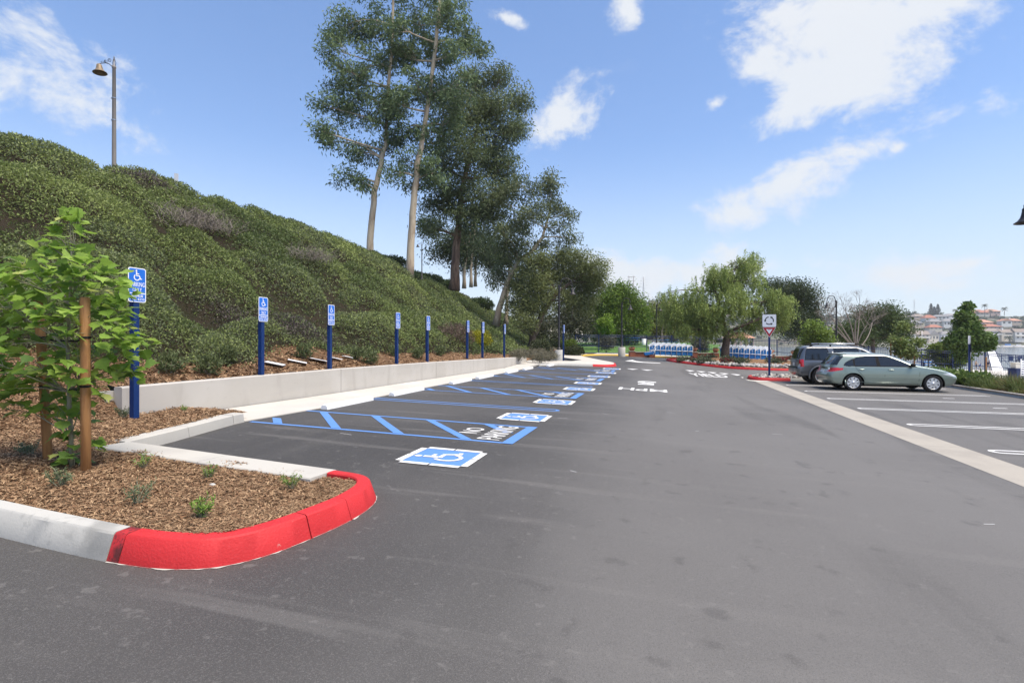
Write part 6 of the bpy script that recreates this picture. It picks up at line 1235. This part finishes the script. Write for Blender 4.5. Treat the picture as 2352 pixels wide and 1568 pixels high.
canopy(1340, 1383, 797, 836, 76, 'cream canopy at the left, partly behind the ninth sign post'); canopy(1404, 1422, 801, 829, 90, 'small cream canopy between the trees'); canopy(1438, 1538, 799, 829, 96, 'long cream canopy behind the lime green tree')
# ---- beach side on the right
bi = sp(2480, 928, 40.0); t = thing('dark_bin', 'dark blue square bin with a pale box on top, right of the beach board', 'bin', bi, TH+.1); mb = MB(); mb.box(-.32, .32, -.32, .32, -.2, .85); mb.box(-.38, .38, -.38, .38, .852, .92); mb.build('bin_body', M['fence_blue'], t, bevel=.02); mb = MB(); mb.box(-.24, .2, -.2, .2, .922, 1.30); mb.box(-.28, .24, -.24, .24, 1.302, 1.36); mb.build('pale_box', FAB, t, bevel=.01)
bc = sp(2438, 906, 62); t = thing('beach_board', 'tall white board in a dark frame standing on the sand', 'board', bc, TH, None); mb = MB(); mb.add([(-.75, 0, .1), (.62, 0, .1), (.42, .9, 2.35), (-.5, .9, 2.35)], [(0, 1, 2, 3)]); mb.add([(-.75, .05, .1), (.62, .05, .1), (.42, .95, 2.35), (-.5, .95, 2.35)], [(3, 2, 1, 0)]); mb.build('white_board', M['white_plastic'], t)
mb = MB(); mb.tube([(-.78, 0, 0), (-.52, .92, 2.4), (-.45, 1.0, 2.75), (-.2, 1.0, 2.8)], .04, 6); mb.tube([(.66, 0, 0), (.45, .92, 2.4), (.4, 1.0, 2.75)], .04, 6); mb.tube([(.45, .92, 2.4), (2.1, .2, .05)], .02, 5); mb.box(-.8, 1.6, -.05, .3, -.02, .06); mb.build('dark_frame', M['fence_blue'], t)
t = thing('white_chair', 'white slatted chair cut off by the right edge', 'chair', sp(2496, 925, 39), TH); 
for k in range(7): mb = MB(); mb.box(-.1, .7, 0, .04, .25+k*.17, .34+k*.17); mb.build('slat', M['white_plastic'], t)
mb = MB(); mb.tube([(-.08, .02, -.2), (-.08, .02, 1.5)], .03, 6); mb.tube([(.68, .02, -.2), (.68, .02, 1.5)], .03, 6); mb.build('frame', M['white_plastic'], t)
t = thing('blue_table', 'long blue picnic table on the sand above the car bonnet', 'table', sp(2272, 902, 50), TH, 'blue picnic tables on the lawn'); mb = MB(); mb.box(-1.0, 1.0, -.35, .35, .68, .75); mb.build('table_top', M['canvas_blue'], t); mb = MB(); mb.box(-1.0, 1.0, -.8, -.55, .42, .46); mb.box(-1.0, 1.0, .55, .8, .42, .46); mb.build('bench_seat', M['canvas_blue'], t); mb = MB(); mb.tube([(-.6, 0, 0), (-.6, 0, .68)], .05, 6); mb.tube([(.6, 0, 0), (.6, 0, .68)], .05, 6); mb.build('legs', M['fence_blue'], t)
for (x0, x1, yb, z, lb_) in ((2240, 2295, 882, 84, 'blue pier railing by the water left of the maple'), (2445, 2530, 883, 86, 'blue pier railing at the right edge by the water')):
    a = sp(x0, yb, z); L_ = (x1-x0)/1275.6*z; t = thing('pier_railing', lb_, 'railing', a, TH, 'pier railings')
    for k in range(int(L_/1.2)+1): mb = MB(); mb.box(k*1.2-.04, k*1.2+.04, -.04, .04, -.1, 1.15); mb.build('post', M['fence_blue'], t)
    for z_ in (.15, .6, 1.1): mb = MB(); mb.box(0, L_, -.03, .03, z_-.03, z_+.03); mb.build('rail', M['fence_blue'], t)
    for k in (1, 2.4): mb = MB(); mb.box(k*1.1, k*1.1+.75, -.06, -.035, .2, 1.0); mb.build('blue_banner', M['fence_blue'], t)
pl = sp(2431, 941, 37.5); t = thing('concrete_bollard', 'short pale concrete bollard among the ornamental grasses', 'bollard', pl, TH); mb = MB(); mb.box(-.12, .12, -.12, .12, -.2, .42); mb.build('bollard_body', M['pale_kerb'], t, bevel=.02)
for i in range(10):
    x, y = 13.0+rnd.uniform(0, .7), 26.6+i*.55; shrub('leafy_shrub', '%s low glossy green shrub along the end kerb, counted from the green hatchback' % ['nearest', 'second', 'third', 'fourth', 'fifth', 'sixth', 'seventh', 'eighth', 'ninth', 'farthest'][i], 'shrub', Vector((x, y, -.24)), (.5, .5, .3), 420, (.17, .11), ((.05, .09, .02), (.15, .22, .05)), 'low shrubs behind the end kerb')
def tuft(loc, h, n, cols, label, R_=.35):
    t = thing('ornamental_grass', label, 'grass clump', loc, 0, 'ornamental grasses behind the end kerb'); C = rng.normal(0, R_*.45, (n, 3)); C[:, 2] = rng.uniform(-.05, h*.25, n); leaves('blades', C, h*rng.uniform(.5, 1.15, n), .012*rng.uniform(.8, 1.6, n), t, mixcol(cols[0], cols[1], rng.random(n)), up=1.1)
for i in range(34):
    y = 20.2+(i % 17)*.55+rnd.uniform(-.2, .2); x = 13.35+(i//17)*1.1+rnd.uniform(-.3, .3); dry = rnd.random() < .4
    tuft(Vector((x, y, -.24 if x < 13.6 else float(groundz(x, y)+.04))), rnd.uniform(.35, .72), 420, ((.11, .095, .05), (.30, .22, .10)) if dry else ((.065, .10, .03), (.19, .23, .07)), 'dry straw coloured grass clump' if dry else 'green feathery grass clump')
# ================================================================== FAR SHORE
def ridge(u): return np.interp(u, [900, 1250, 1400, 1500, 1600, 1750, 1950, 2060, 2200, 2352, 2700], [30, 55, 70, 84, 80, 62, 60, 66, 58, 60, 60])/FPX
ZS0, ZS1 = 540., 860.
def hillpt(u, f):                     # f: 0 at the water, 1 on the ridge, >1 behind
    z = ZS0+(ZS1-ZS0)*f; top = ridge(u)*ZS1+CAMZ; h = WATER+.6+(top-WATER-.6)*(min(f, 1)**.85 if f > 0 else 0)-max(0, f-1)*20; q = ray(u, CY); return Vector((q[0]*z, q[1]*z, h))
us = np.linspace(900, 2750, 110); fs_ = np.concatenate([np.linspace(-.03, 1, 16), [1.1, 1.3]]); V = []
for f in fs_:
    for u in us: p = hillpt(u, f); p.z += 1.2*mnoise.noise((u*.02, f*6, 1)) if f > 0 else -1.5; V.append(p)
n = len(us); F = [(j*n+i, j*n+i+1, (j+1)*n+i+1, (j+1)*n+i) for j in range(len(fs_)-1) for i in range(n-1)]
FH = mat('dry_hillside', (.085, .092, .058), .95, nz=[(.02, 5, .4, .65, (.15, .13, .10), .8), (.09, 4, .5, .7, (.05, .075, .04), .9)])
kindof(npmesh('far_hillside', np.array([tuple(v) for v in V]), np.array(F), FH, smooth=True))
def far_trees():
    C = []; cols = []; S_ = []
    for k in range(620):
        u = rnd.uniform(1250, 2600); f = rnd.random()**.7*1.02; b = hillpt(u, f); r_ = rnd.uniform(1.8, 4.6); sq = rnd.uniform(.55, 1.0); n_ = 55
        d = rng.normal(size=(n_, 3)); d /= np.linalg.norm(d, axis=1)[:, None]; d *= rng.random((n_, 1))**.4; C.append(np.array([b.x, b.y, b.z+r_*sq*.7])+d*np.array([r_, r_, r_*sq]))
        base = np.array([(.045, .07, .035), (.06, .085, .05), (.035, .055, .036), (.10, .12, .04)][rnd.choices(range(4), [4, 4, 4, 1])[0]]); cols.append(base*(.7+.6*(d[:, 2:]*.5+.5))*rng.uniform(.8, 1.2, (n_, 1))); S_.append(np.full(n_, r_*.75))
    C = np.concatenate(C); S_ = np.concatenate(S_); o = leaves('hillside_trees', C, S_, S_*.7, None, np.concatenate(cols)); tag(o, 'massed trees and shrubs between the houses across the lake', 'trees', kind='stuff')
far_trees()
WALLS = {'w': mat('white_house_wall', (.62, .62, .60), .8), 't': mat('tan_house_wall', (.40, .33, .27), .85), 'p': mat('pinkish_house_wall', (.45, .33, .29), .85), 'c': mat('cream_house_wall', (.55, .50, .42), .85)}
ROOFS = {'r': mat('red_tile_roof', (.33, .13, .085), .85, nz=[(1.5, 3, .4, .7, (.26, .10, .065), .8)]), 'o': mat('orange_tile_roof', (.42, .22, .15), .85), 'b': mat('brown_shingle_roof', (.23, .19, .165), .9), 'g': mat('grey_shingle_roof', (.22, .215, .22), .9)}
WIN = mat('house_window_glass', (.03, .035, .04), .15, spec=.7)
def house(x, yb, w, h, rh, wc, rc, z, label, gable=True, wins=4, chim=False, hip=False, ridge_x=True, deck=False):
    """pixel box of the facade in the photograph, z metres away"""
    px = z/1275.6; b = sp(x, yb, z); W_, H, RH = w*px, h*px, rh*px; D = W_*.6; t = thing('house', label, 'house', b, TH+rnd.uniform(-.12, .12), 'houses across the lake')
    mb = MB(); mb.box(-W_/2, W_/2, 0, D, -3, H); wl = mb.build('wall', WALLS[wc], t); e = .06*W_; mb = MB()
    if hip: vs = [(-W_/2-e, -e, H+.01), (W_/2+e, -e, H+.01), (W_/2+e, D+e, H+.01), (-W_/2-e, D+e, H+.01), (-W_*.22, D/2, H+RH), (W_*.22, D/2, H+RH)]; fs = [(0, 1, 5, 4), (1, 2, 5), (2, 3, 4, 5), (3, 0, 4), (3, 2, 1, 0)]
    elif ridge_x: vs = [(-W_/2-e, -e, H+.01), (W_/2+e, -e, H+.01), (W_/2+e, D+e, H+.01), (-W_/2-e, D+e, H+.01), (-W_/2-e, D/2, H+RH), (W_/2+e, D/2, H+RH)]; fs = [(0, 1, 5, 4), (1, 2, 5), (2, 3, 4, 5), (3, 0, 4), (3, 2, 1, 0)]
    else: vs = [(-W_/2-e, -e, H+.01), (W_/2+e, -e, H+.01), (W_/2+e, D+e, H+.01), (-W_/2-e, D+e, H+.01), (0, -e, H+RH), (0, D+e, H+RH)]; fs = [(1, 2, 5, 4), (3, 0, 4, 5), (0, 1, 4), (2, 3, 5), (3, 2, 1, 0)]
    mb.add(vs, fs); rf = mb.build('roof', ROOFS[rc], t)
    if chim: mb = MB(); mb.box(-W_*.3, -W_*.3+.10*W_, D*.3, D*.3+1, H, H+RH*1.35); mb.build('chimney', WALLS['w'], rf)
    nrow = 2 if H > 6.2 else 1; per = max(1, wins//nrow)
    for r_ in range(nrow):
        for k in range(per):
            cx_ = -W_/2+W_*(k+.5)/per; ww = W_/per*rnd.uniform(.35, .65); z0 = H/nrow*r_+H/nrow*.28; z1 = z0+H/nrow*.5
            mb = MB(); mb.box(cx_-ww/2, cx_+ww/2, -.12, -.004, z0, z1); wn = mb.build('window', WALLS['w'], t); mb = MB(); mb.box(cx_-ww/2+.12, cx_+ww/2-.12, -.16, -.123, z0+.12, z1-.12); mb.build('pane', WIN, wn)
    if deck: mb = MB(); mb.box(-W_/2, W_/2, -2.2, -.2, H*.46, H*.5); mb.box(-W_/2, W_/2, -2.2, -2.1, H*.503, H*.62); mb.build('balcony', WALLS['w'], t)
HZ = [(2222, 833, 30, 17, 9, 'w', 'b', 545, 'white waterfront house with a brown roof and pale chimney', 4, 1, 0, 1, 1), (2254, 832, 30, 16, 9, 't', 'b', 548, 'tan waterfront house beside the white one', 6, 0, 0, 1, 1), (2280, 831, 26, 14, 11, 'c', 'g', 552, 'cream waterfront house with a steep grey roof', 3, 0, 0, 0, 0), (2310, 828, 22, 12, 8, 'w', 'g', 556, 'pale waterfront house left of the maple crown', 3, 0, 1, 1, 0),
      (2420, 825, 44, 17, 7, 'w', 'b', 552, 'white modern waterfront house right of the maple with dark windows', 4, 0, 0, 1, 1), (2462, 826, 34, 15, 8, 'c', 'b', 550, 'cream waterfront house behind the yellow shrub', 3, 1, 0, 1, 0), (2492, 828, 26, 18, 8, 'w', 'b', 548, 'white waterfront house cut by the right edge', 4, 0, 0, 1, 1),
      (2285, 804, 30, 5, 7, 'c', 'r', 610, 'red roofed bungalow behind the waterfront row', 3, 0, 1, 1, 0), (2425, 803, 40, 6, 7, 't', 'r', 610, 'long red roofed house above the modern white house', 4, 0, 1, 1, 0), (2235, 796, 34, 8, 7, 't', 'g', 650, 'tan house with a grey roof on the lower hill left', 4, 0, 1, 1, 0), (2320, 795, 30, 11, 6, 'w', 'g', 655, 'white two storey house with a grey roof left of the maple top', 4, 0, 1, 1, 0), (2285, 793, 28, 8, 7, 'c', 'g', 660, 'cream house with a plain grey roof on the lower hill', 3, 0, 1, 1, 0),
      (2405, 792, 40, 5, 8, 'p', 'o', 660, 'wide low house with a faded orange roof', 4, 0, 1, 1, 0), (2458, 792, 24, 9, 5, 'w', 'o', 655, 'small white gabled house at the right on the slope', 2, 0, 0, 0, 0), (2478, 789, 30, 6, 6, 't', 'o', 665, 'house with an orange roof near the right edge', 3, 1, 1, 1, 0), (2272, 783, 26, 7, 8, 'w', 'r', 720, 'white house with a bright red roof below the conifers', 3, 0, 1, 1, 0), (2300, 779, 34, 7, 4, 'w', 'g', 740, 'long white house with a flat grey roof', 4, 0, 1, 1, 0), (2325, 776, 28, 6, 5, 'w', 'g', 745, 'white house just left of the maple top', 3, 0, 1, 1, 0),
      (2393, 768, 44, 5, 8, 'c', 'r', 800, 'large red roofed house under the tall palm', 4, 0, 1, 1, 0), (2425, 766, 34, 6, 6, 'p', 'o', 815, 'pink house with an orange roof on the ridge', 4, 1, 1, 1, 0), (2375, 774, 24, 6, 4, 'w', 'g', 780, 'white house behind the maple top on the ridge', 2, 0, 1, 1, 0), (2247, 776, 30, 4, 6, 't', 'b', 740, 'brown roofed house among trees on the upper left', 2, 0, 1, 1, 0),
      (1562, 744, 22, 8, 7, 'p', 'o', 840, 'pink house on the hill below the wooden pylon', 2, 0, 0, 0, 0), (1592, 746, 26, 6, 6, 'w', 'g', 845, 'grey roofed house on the hill right of the pylons', 2, 0, 1, 1, 0), (1620, 745, 18, 6, 4, 'p', 'o', 850, 'orange roofed house far behind the pepper tree', 2, 0, 1, 1, 0), (1640, 746, 20, 5, 5, 'c', 'r', 850, 'red roofed house far behind the pepper tree', 2, 0, 1, 1, 0),
      (1810, 855, 60, 30, 14, 'p', 'o', 150, 'pinkish house behind the pepper tree near the yield sign', 4, 0, 1, 1, 0)]
for (x, yb, w, h, rh, wc, rc, z, lb_, wi, ch, hip, rx, dk) in HZ: house(x, yb, w, h, rh, wc, rc, z, lb_, wins=wi, chim=bool(ch), hip=bool(hip), ridge_x=bool(rx), deck=bool(dk))
# palms, conifers, pylons
def palm(x, yt, yb, z, label, r_=14):
    b = sp(x, yb, z); t = thing('palm_tree', label, 'palm', b, 0, 'palms on the far ridge'); H = (yb-yt)/1275.6*z; mb = MB(); mb.tube([(0, 0, -2), (.2, 0, H*.5), (0, 0, H)], [.5, .35, .3], 7); mb.build('trunk', M['bark_grey'], t); R_ = r_/1275.6*z*.5; C = []; mb = MB()
    for k in range(22):
        a = k*2.4; e = rnd.uniform(-.5, 1.0); p = [Vector((math.cos(a)*R_*q, math.sin(a)*R_*q, H+R_*(e*q-.75*q*q))) for q in (0, .35, .7, 1)]; sd_ = Vector((-math.sin(a), math.cos(a), 0))*R_*.09
        vs = []
        for i, q in enumerate(p): w = [.3, 1.2, 1, .1][i]; vs += [q-sd_*w-Vector((0, 0, R_*.06*w)), q, q+sd_*w-Vector((0, 0, R_*.06*w))]
        mb.add(vs, [(3*i+j, 3*i+j+1, 3*i+j+4, 3*i+j+3) for i in range(3) for j in range(2)])
    mb.build('fronds', FR, t)
FR = mat('palm_frond', (.045, .062, .032), .7)
palm(2404, 744, 770, 790, 'tall palm standing alone on the ridge', 15); palm(2332, 756, 772, 780, 'short palm left of the maple top', 14); palm(2452, 752, 766, 800, 'palm near the right edge of the ridge', 16); palm(2386, 759, 768, 800, 'squat palm beside the large red roof', 12); palm(2418, 757, 768, 800, 'bushy palm right of the tall palm', 12); palm(2463, 822, 838, 545, 'yellowing palm in front of the cream waterfront house', 20)
for i, (x, yt, yb, w) in enumerate([(2273, 741, 767, 14), (2290, 743, 767, 15), (2281, 749, 767, 12)]):
    b = sp(x, yb, 770); t = thing('conifer', '%s dark conifer of the trio on the ridge' % ['left pointed', 'right pointed', 'middle lower'][i], 'tree', b, 0, 'conifers on the ridge'); H = (yb-yt)/1275.6*770; mb = MB(); mb.tube([(0, 0, -2), (0, 0, H*.9)], [.5, .1], 6); mb.build('trunk', M['bark_dark'], t); n_ = 700; q = rng.random(n_); a = rng.uniform(0, 6.28, n_); R_ = w/1275.6*770*.5*(1-q)**.8*rng.random(n_)**.5; C = np.stack([R_*np.cos(a), R_*np.sin(a), q*H], 1); leaves('crown', C, 1.5, .9, t, mixcol((.022, .036, .026), (.05, .07, .05), rng.random(n_)), droop=.3)
t = thing('wooden_pylon', 'twin pole wooden power pylon on the hill', 'pylon', sp(1541, 726, 700), TH); px = 700/1275.6
for s in (-1, 1): mb = MB(); mb.tube([(s*5.8*px, 0, -8), (s*5.6*px, 0, 53*px)], [.55, .42], 6); mb.build('pole', M['lamp_grey'], t)
for h_ in (50, 40): mb = MB(); mb.tube([(-9*px, 0, h_*px), (10*px, 0, (h_+.5)*px)], .3, 5); mb.build('cross_arm', M['lamp_grey'], t)
def lattice(x, yt, yb, z, wpx, label):
    px = z/1275.6; H = (yb-yt)*px; w = wpx*px; t = thing('lattice_pylon', label, 'pylon', sp(x, yb, z), TH, 'lattice pylons'); mb = MB()
    for sx in (-1, 1):
        for sy in (-1, 1): mb.tube([(sx*w*.16, sy*w*.16, -6), (sx*w*.05, sy*w*.05, H*.6), (0, 0, H)], .16, 4)
    for k in range(9):
        a, b = H*k/9, H*(k+1)/9; f = lambda h: w*(.16-.11*min(1, h/(H*.6)))
        for sy in (-1, 1): mb.tube([(-f(a), sy*f(a), a), (f(b), sy*f(b), b)], .10, 3); mb.tube([(f(a), sy*f(a), a), (-f(b), sy*f(b), b)], .10, 3)
    mb.build('mast', M['sign_back'], t)
    for h_, q in ((.55, .5), (.68, .5), (.80, .45), (.90, .35)): mb = MB(); mb.tube([(-w*q, 0, H*h_), (w*q, 0, H*h_)], .14, 4); mb.tube([(-w*q, 0, H*h_), (0, 0, H*(h_+.05)), (w*q, 0, H*h_)], .08, 4); mb.build('cross_arm', M['sign_back'], t)
lattice(1571, 674, 732, 760, 19, 'lattice steel pylon right of the wooden pylon'); lattice(2232, 731, 756, 1500, 8, 'faint distant pylon left of the conifers')
# boats and dock
HULL = mat('white_gelcoat', (.7, .71, .72), .25, coat=.4); HULL_D = mat('dark_hull_stripe', (.03, .04, .07), .3)
def boat(x, yb, w, z, label, cover=False, mast=0):
    px = z/1275.6; L_ = w*px; b = sp(x, yb, z); b.z = WATER-.1; t = thing('moored_boat', label, 'boat', b, TH+rnd.uniform(-.1, .1), 'boats moored across the lake'); mb = MB(); h = L_*.13; vs = []
    st = [(-.5, .14, 1), (-.2, .17, 1), (.15, .17, 1.02), (.38, .10, 1.15), (.5, .01, 1.3)]
    for (sx, sw, sh) in st: vs += [(sx*L_, -sw*L_*.6, .0), (sx*L_, -sw*L_, h*sh), (sx*L_, sw*L_, h*sh), (sx*L_, sw*L_*.6, 0)]
    mb.add(vs, [(4*i+k, 4*i+k+1, 4*i+k+5, 4*i+k+4) for i in range(4) for k in range(3)]).add(vs[:4], [(0, 1, 2, 3)]); mb.build('hull', HULL, t)
    mb = MB(); mb.box(-.22*L_, .1*L_, -.1*L_, .1*L_, h+.01, h*2.0); mb.box(.0, .14*L_, -.09*L_, .09*L_, h+.01, h*1.7); mb.build('cabin', M['canvas_blue'] if cover else HULL, t, bevel=.1)
    mb = MB(); mb.box(-.20*L_, .08*L_, -.102*L_-.01, .102*L_+.01, h*1.45, h*1.8); mb.build('cabin_window', WIN, t)
    if mast: mb = MB(); mb.tube([(.05*L_, 0, h), (.05*L_, 0, mast*px)], .16, 6); mb.build('mast', M['white_plastic'], t)
for q in ((2250, 842, 24, 525, 'white sailing boat with a tall bare mast left of the maple'), (2272, 842, 34, 520, 'low white boat under the mast'), (2298, 840, 26, 525, 'white boat with a red awning left of the maple', True), (2432, 838, 20, 520, 'white motor boat below the modern white house'), (2462, 839, 28, 518, 'cabin boat with a dark blue canopy near the right edge', True), (2488, 840, 24, 516, 'white boat at the right edge')):
    boat(*q, mast=(38 if 'tall bare' in q[4] else 0))
for (x0, x1, lb_) in ((2215, 2330, 'long pale floating dock across the lake, left of the maple'), (2405, 2530, 'pale floating dock across the lake, right of the maple')):
    a = sp(x0, 839, 528); a.z = WATER; L_ = (x1-x0)/1275.6*528; t = thing('floating_dock', lb_, 'dock', a, TH, 'docks across the lake'); mb = MB(); mb.box(0, L_, 0, 2.5, -.3, .55); mb.build('deck', M['kerb'], t)
    for k in range(int(L_/8)): mb = MB(); mb.tube([(k*8+1, 0, -.3), (k*8+1, 0, 2.2)], .15, 5); mb.build('pile', M['lamp_grey'], t)
# ================================================================== PEOPLE ON THE SAND
SKIN = mat('skin', (.42, .26, .18), .6); HAIR = mat('dark_hair', (.03, .022, .018), .7); CL = {'navy': mat('navy_cloth', (.02, .025, .05), .8), 'blue': mat('blue_cloth', (.05, .12, .30), .8), 'grey': mat('grey_cloth', (.18, .18, .19), .8), 'tan': mat('tan_cloth', (.36, .27, .20), .8)}
def person(label, loc, h, rz, top, bottom, stride=.12, bend=0.):
    t = thing('person', label, 'person', loc, rz, None); k = h/1.75
    J = {'pel': (0, 0, .95), 'ch': (bend*.3, 0, 1.22), 'nk': (bend*.45, 0, 1.48), 'hd': (bend*.6, 0, 1.58), 'tp': (bend*.65, 0, 1.72)}
    E_ = [('pel', 'ch'), ('ch', 'nk'), ('nk', 'hd'), ('hd', 'tp')]; Rd = {'pel': .135, 'ch': .15, 'nk': .06, 'hd': .10, 'tp': .085}
    for s, q in ((1, 'l'), (-1, 'r')):
        f = stride*s
        for n_, p, r_ in (('sh', (bend*.4, .19*s, 1.42), .07), ('el', (bend*.4+f*.5, .27*s, 1.14), .048), ('wr', (bend*.4+f+.1, .27*s, .90), .033), ('ha', (bend*.4+f+.13, .265*s, .80), .04), ('hi', (0, .10*s, .90), .10), ('kn', (-f*.7+.03, .10*s, .50), .062), ('an', (-f*1.4, .10*s, .09), .042), ('to', (-f*1.4+.17, .11*s, .04), .038)):
            J[n_+q] = p; Rd[n_+q] = r_
        E_ += [('ch', 'sh'+q), ('sh'+q, 'el'+q), ('el'+q, 'wr'+q), ('wr'+q, 'ha'+q), ('pel', 'hi'+q), ('hi'+q, 'kn'+q), ('kn'+q, 'an'+q), ('an'+q, 'to'+q)]
    ks = list(J); me = bpy.data.meshes.new('body'); me.from_pydata([tuple(c*k for c in J[q]) for q in ks], [(ks.index(a), ks.index(b)) for a, b in E_], []); o = link(bpy.data.objects.new('body', me)); md = o.modifiers.new('s', 'SKIN'); 
    for i, q in enumerate(ks): sv = me.skin_vertices[0].data[i]; sv.radius = (Rd[q]*k, Rd[q]*k); sv.use_root = q == 'pel'
    md.use_smooth_shade = True; o.modifiers.new('u', 'SUBSURF').levels = 1
    dg = bpy.context.evaluated_depsgraph_get(); m2 = bpy.data.meshes.new_from_object(o.evaluated_get(dg)); bpy.data.objects.remove(o)
    for m_ in (SKIN, top, bottom, HAIR): m2.materials.append(m_)
    for p in m2.polygons:
        c = p.center/k; p.material_index = 3 if (c.z > 1.64 or (c.z > 1.56 and c.x < bend*.6-.02)) else 1 if (.98 < c.z < 1.46 and abs(c.y) < .30 and not (abs(c.y) > .24 and c.z < 1.15)) else 2 if (.42 < c.z <= .98 and abs(c.y) < .235) else 0
    link(bpy.data.objects.new('body', m2), t)
person('person in a dark shirt and shorts walking on the sand by the white board', sp(2413, 903, 72), 1.32, TH+math.pi, CL['navy'], CL['grey'], .16); person('person in a tan top standing on the sand right of the edge on sign', sp(2383, 902, 70), 1.24, TH-1.3, CL['tan'], CL['navy'], .05); person('small person bending down on the sand beside the one in tan', sp(2391, 903, 69.5), .98, TH-.5, CL['blue'], CL['tan'], .1, .55)
for o in list(bpy.data.objects):
    if o.name.split('.')[0] in ('paving_slab',) and o.parent is None: o.parent = fp
# ================================================================== AIR
hzb = MB(); hzb.box(-420, 1150, -80, 1250, -6, 125); hz_m = bpy.data.materials.new('thin_haze'); hz_m.use_nodes = True; ht = hz_m.node_tree; ht.nodes.clear(); ho = ht.nodes.new('ShaderNodeOutputMaterial'); hv = ht.nodes.new('ShaderNodeVolumePrincipled')
hv.inputs['Color'].default_value = (.92, .96, 1, 1); hv.inputs['Density'].default_value = .00022; ht.links.new(hv.outputs[0], ho.inputs['Volume']); hzo = hzb.build('haze', hz_m); hzo['kind'] = 'stuff'; hzo['label'] = 'thin pale haze in the air over the lake'; hzo['category'] = 'haze'
S.cycles.volume_bounces = 0
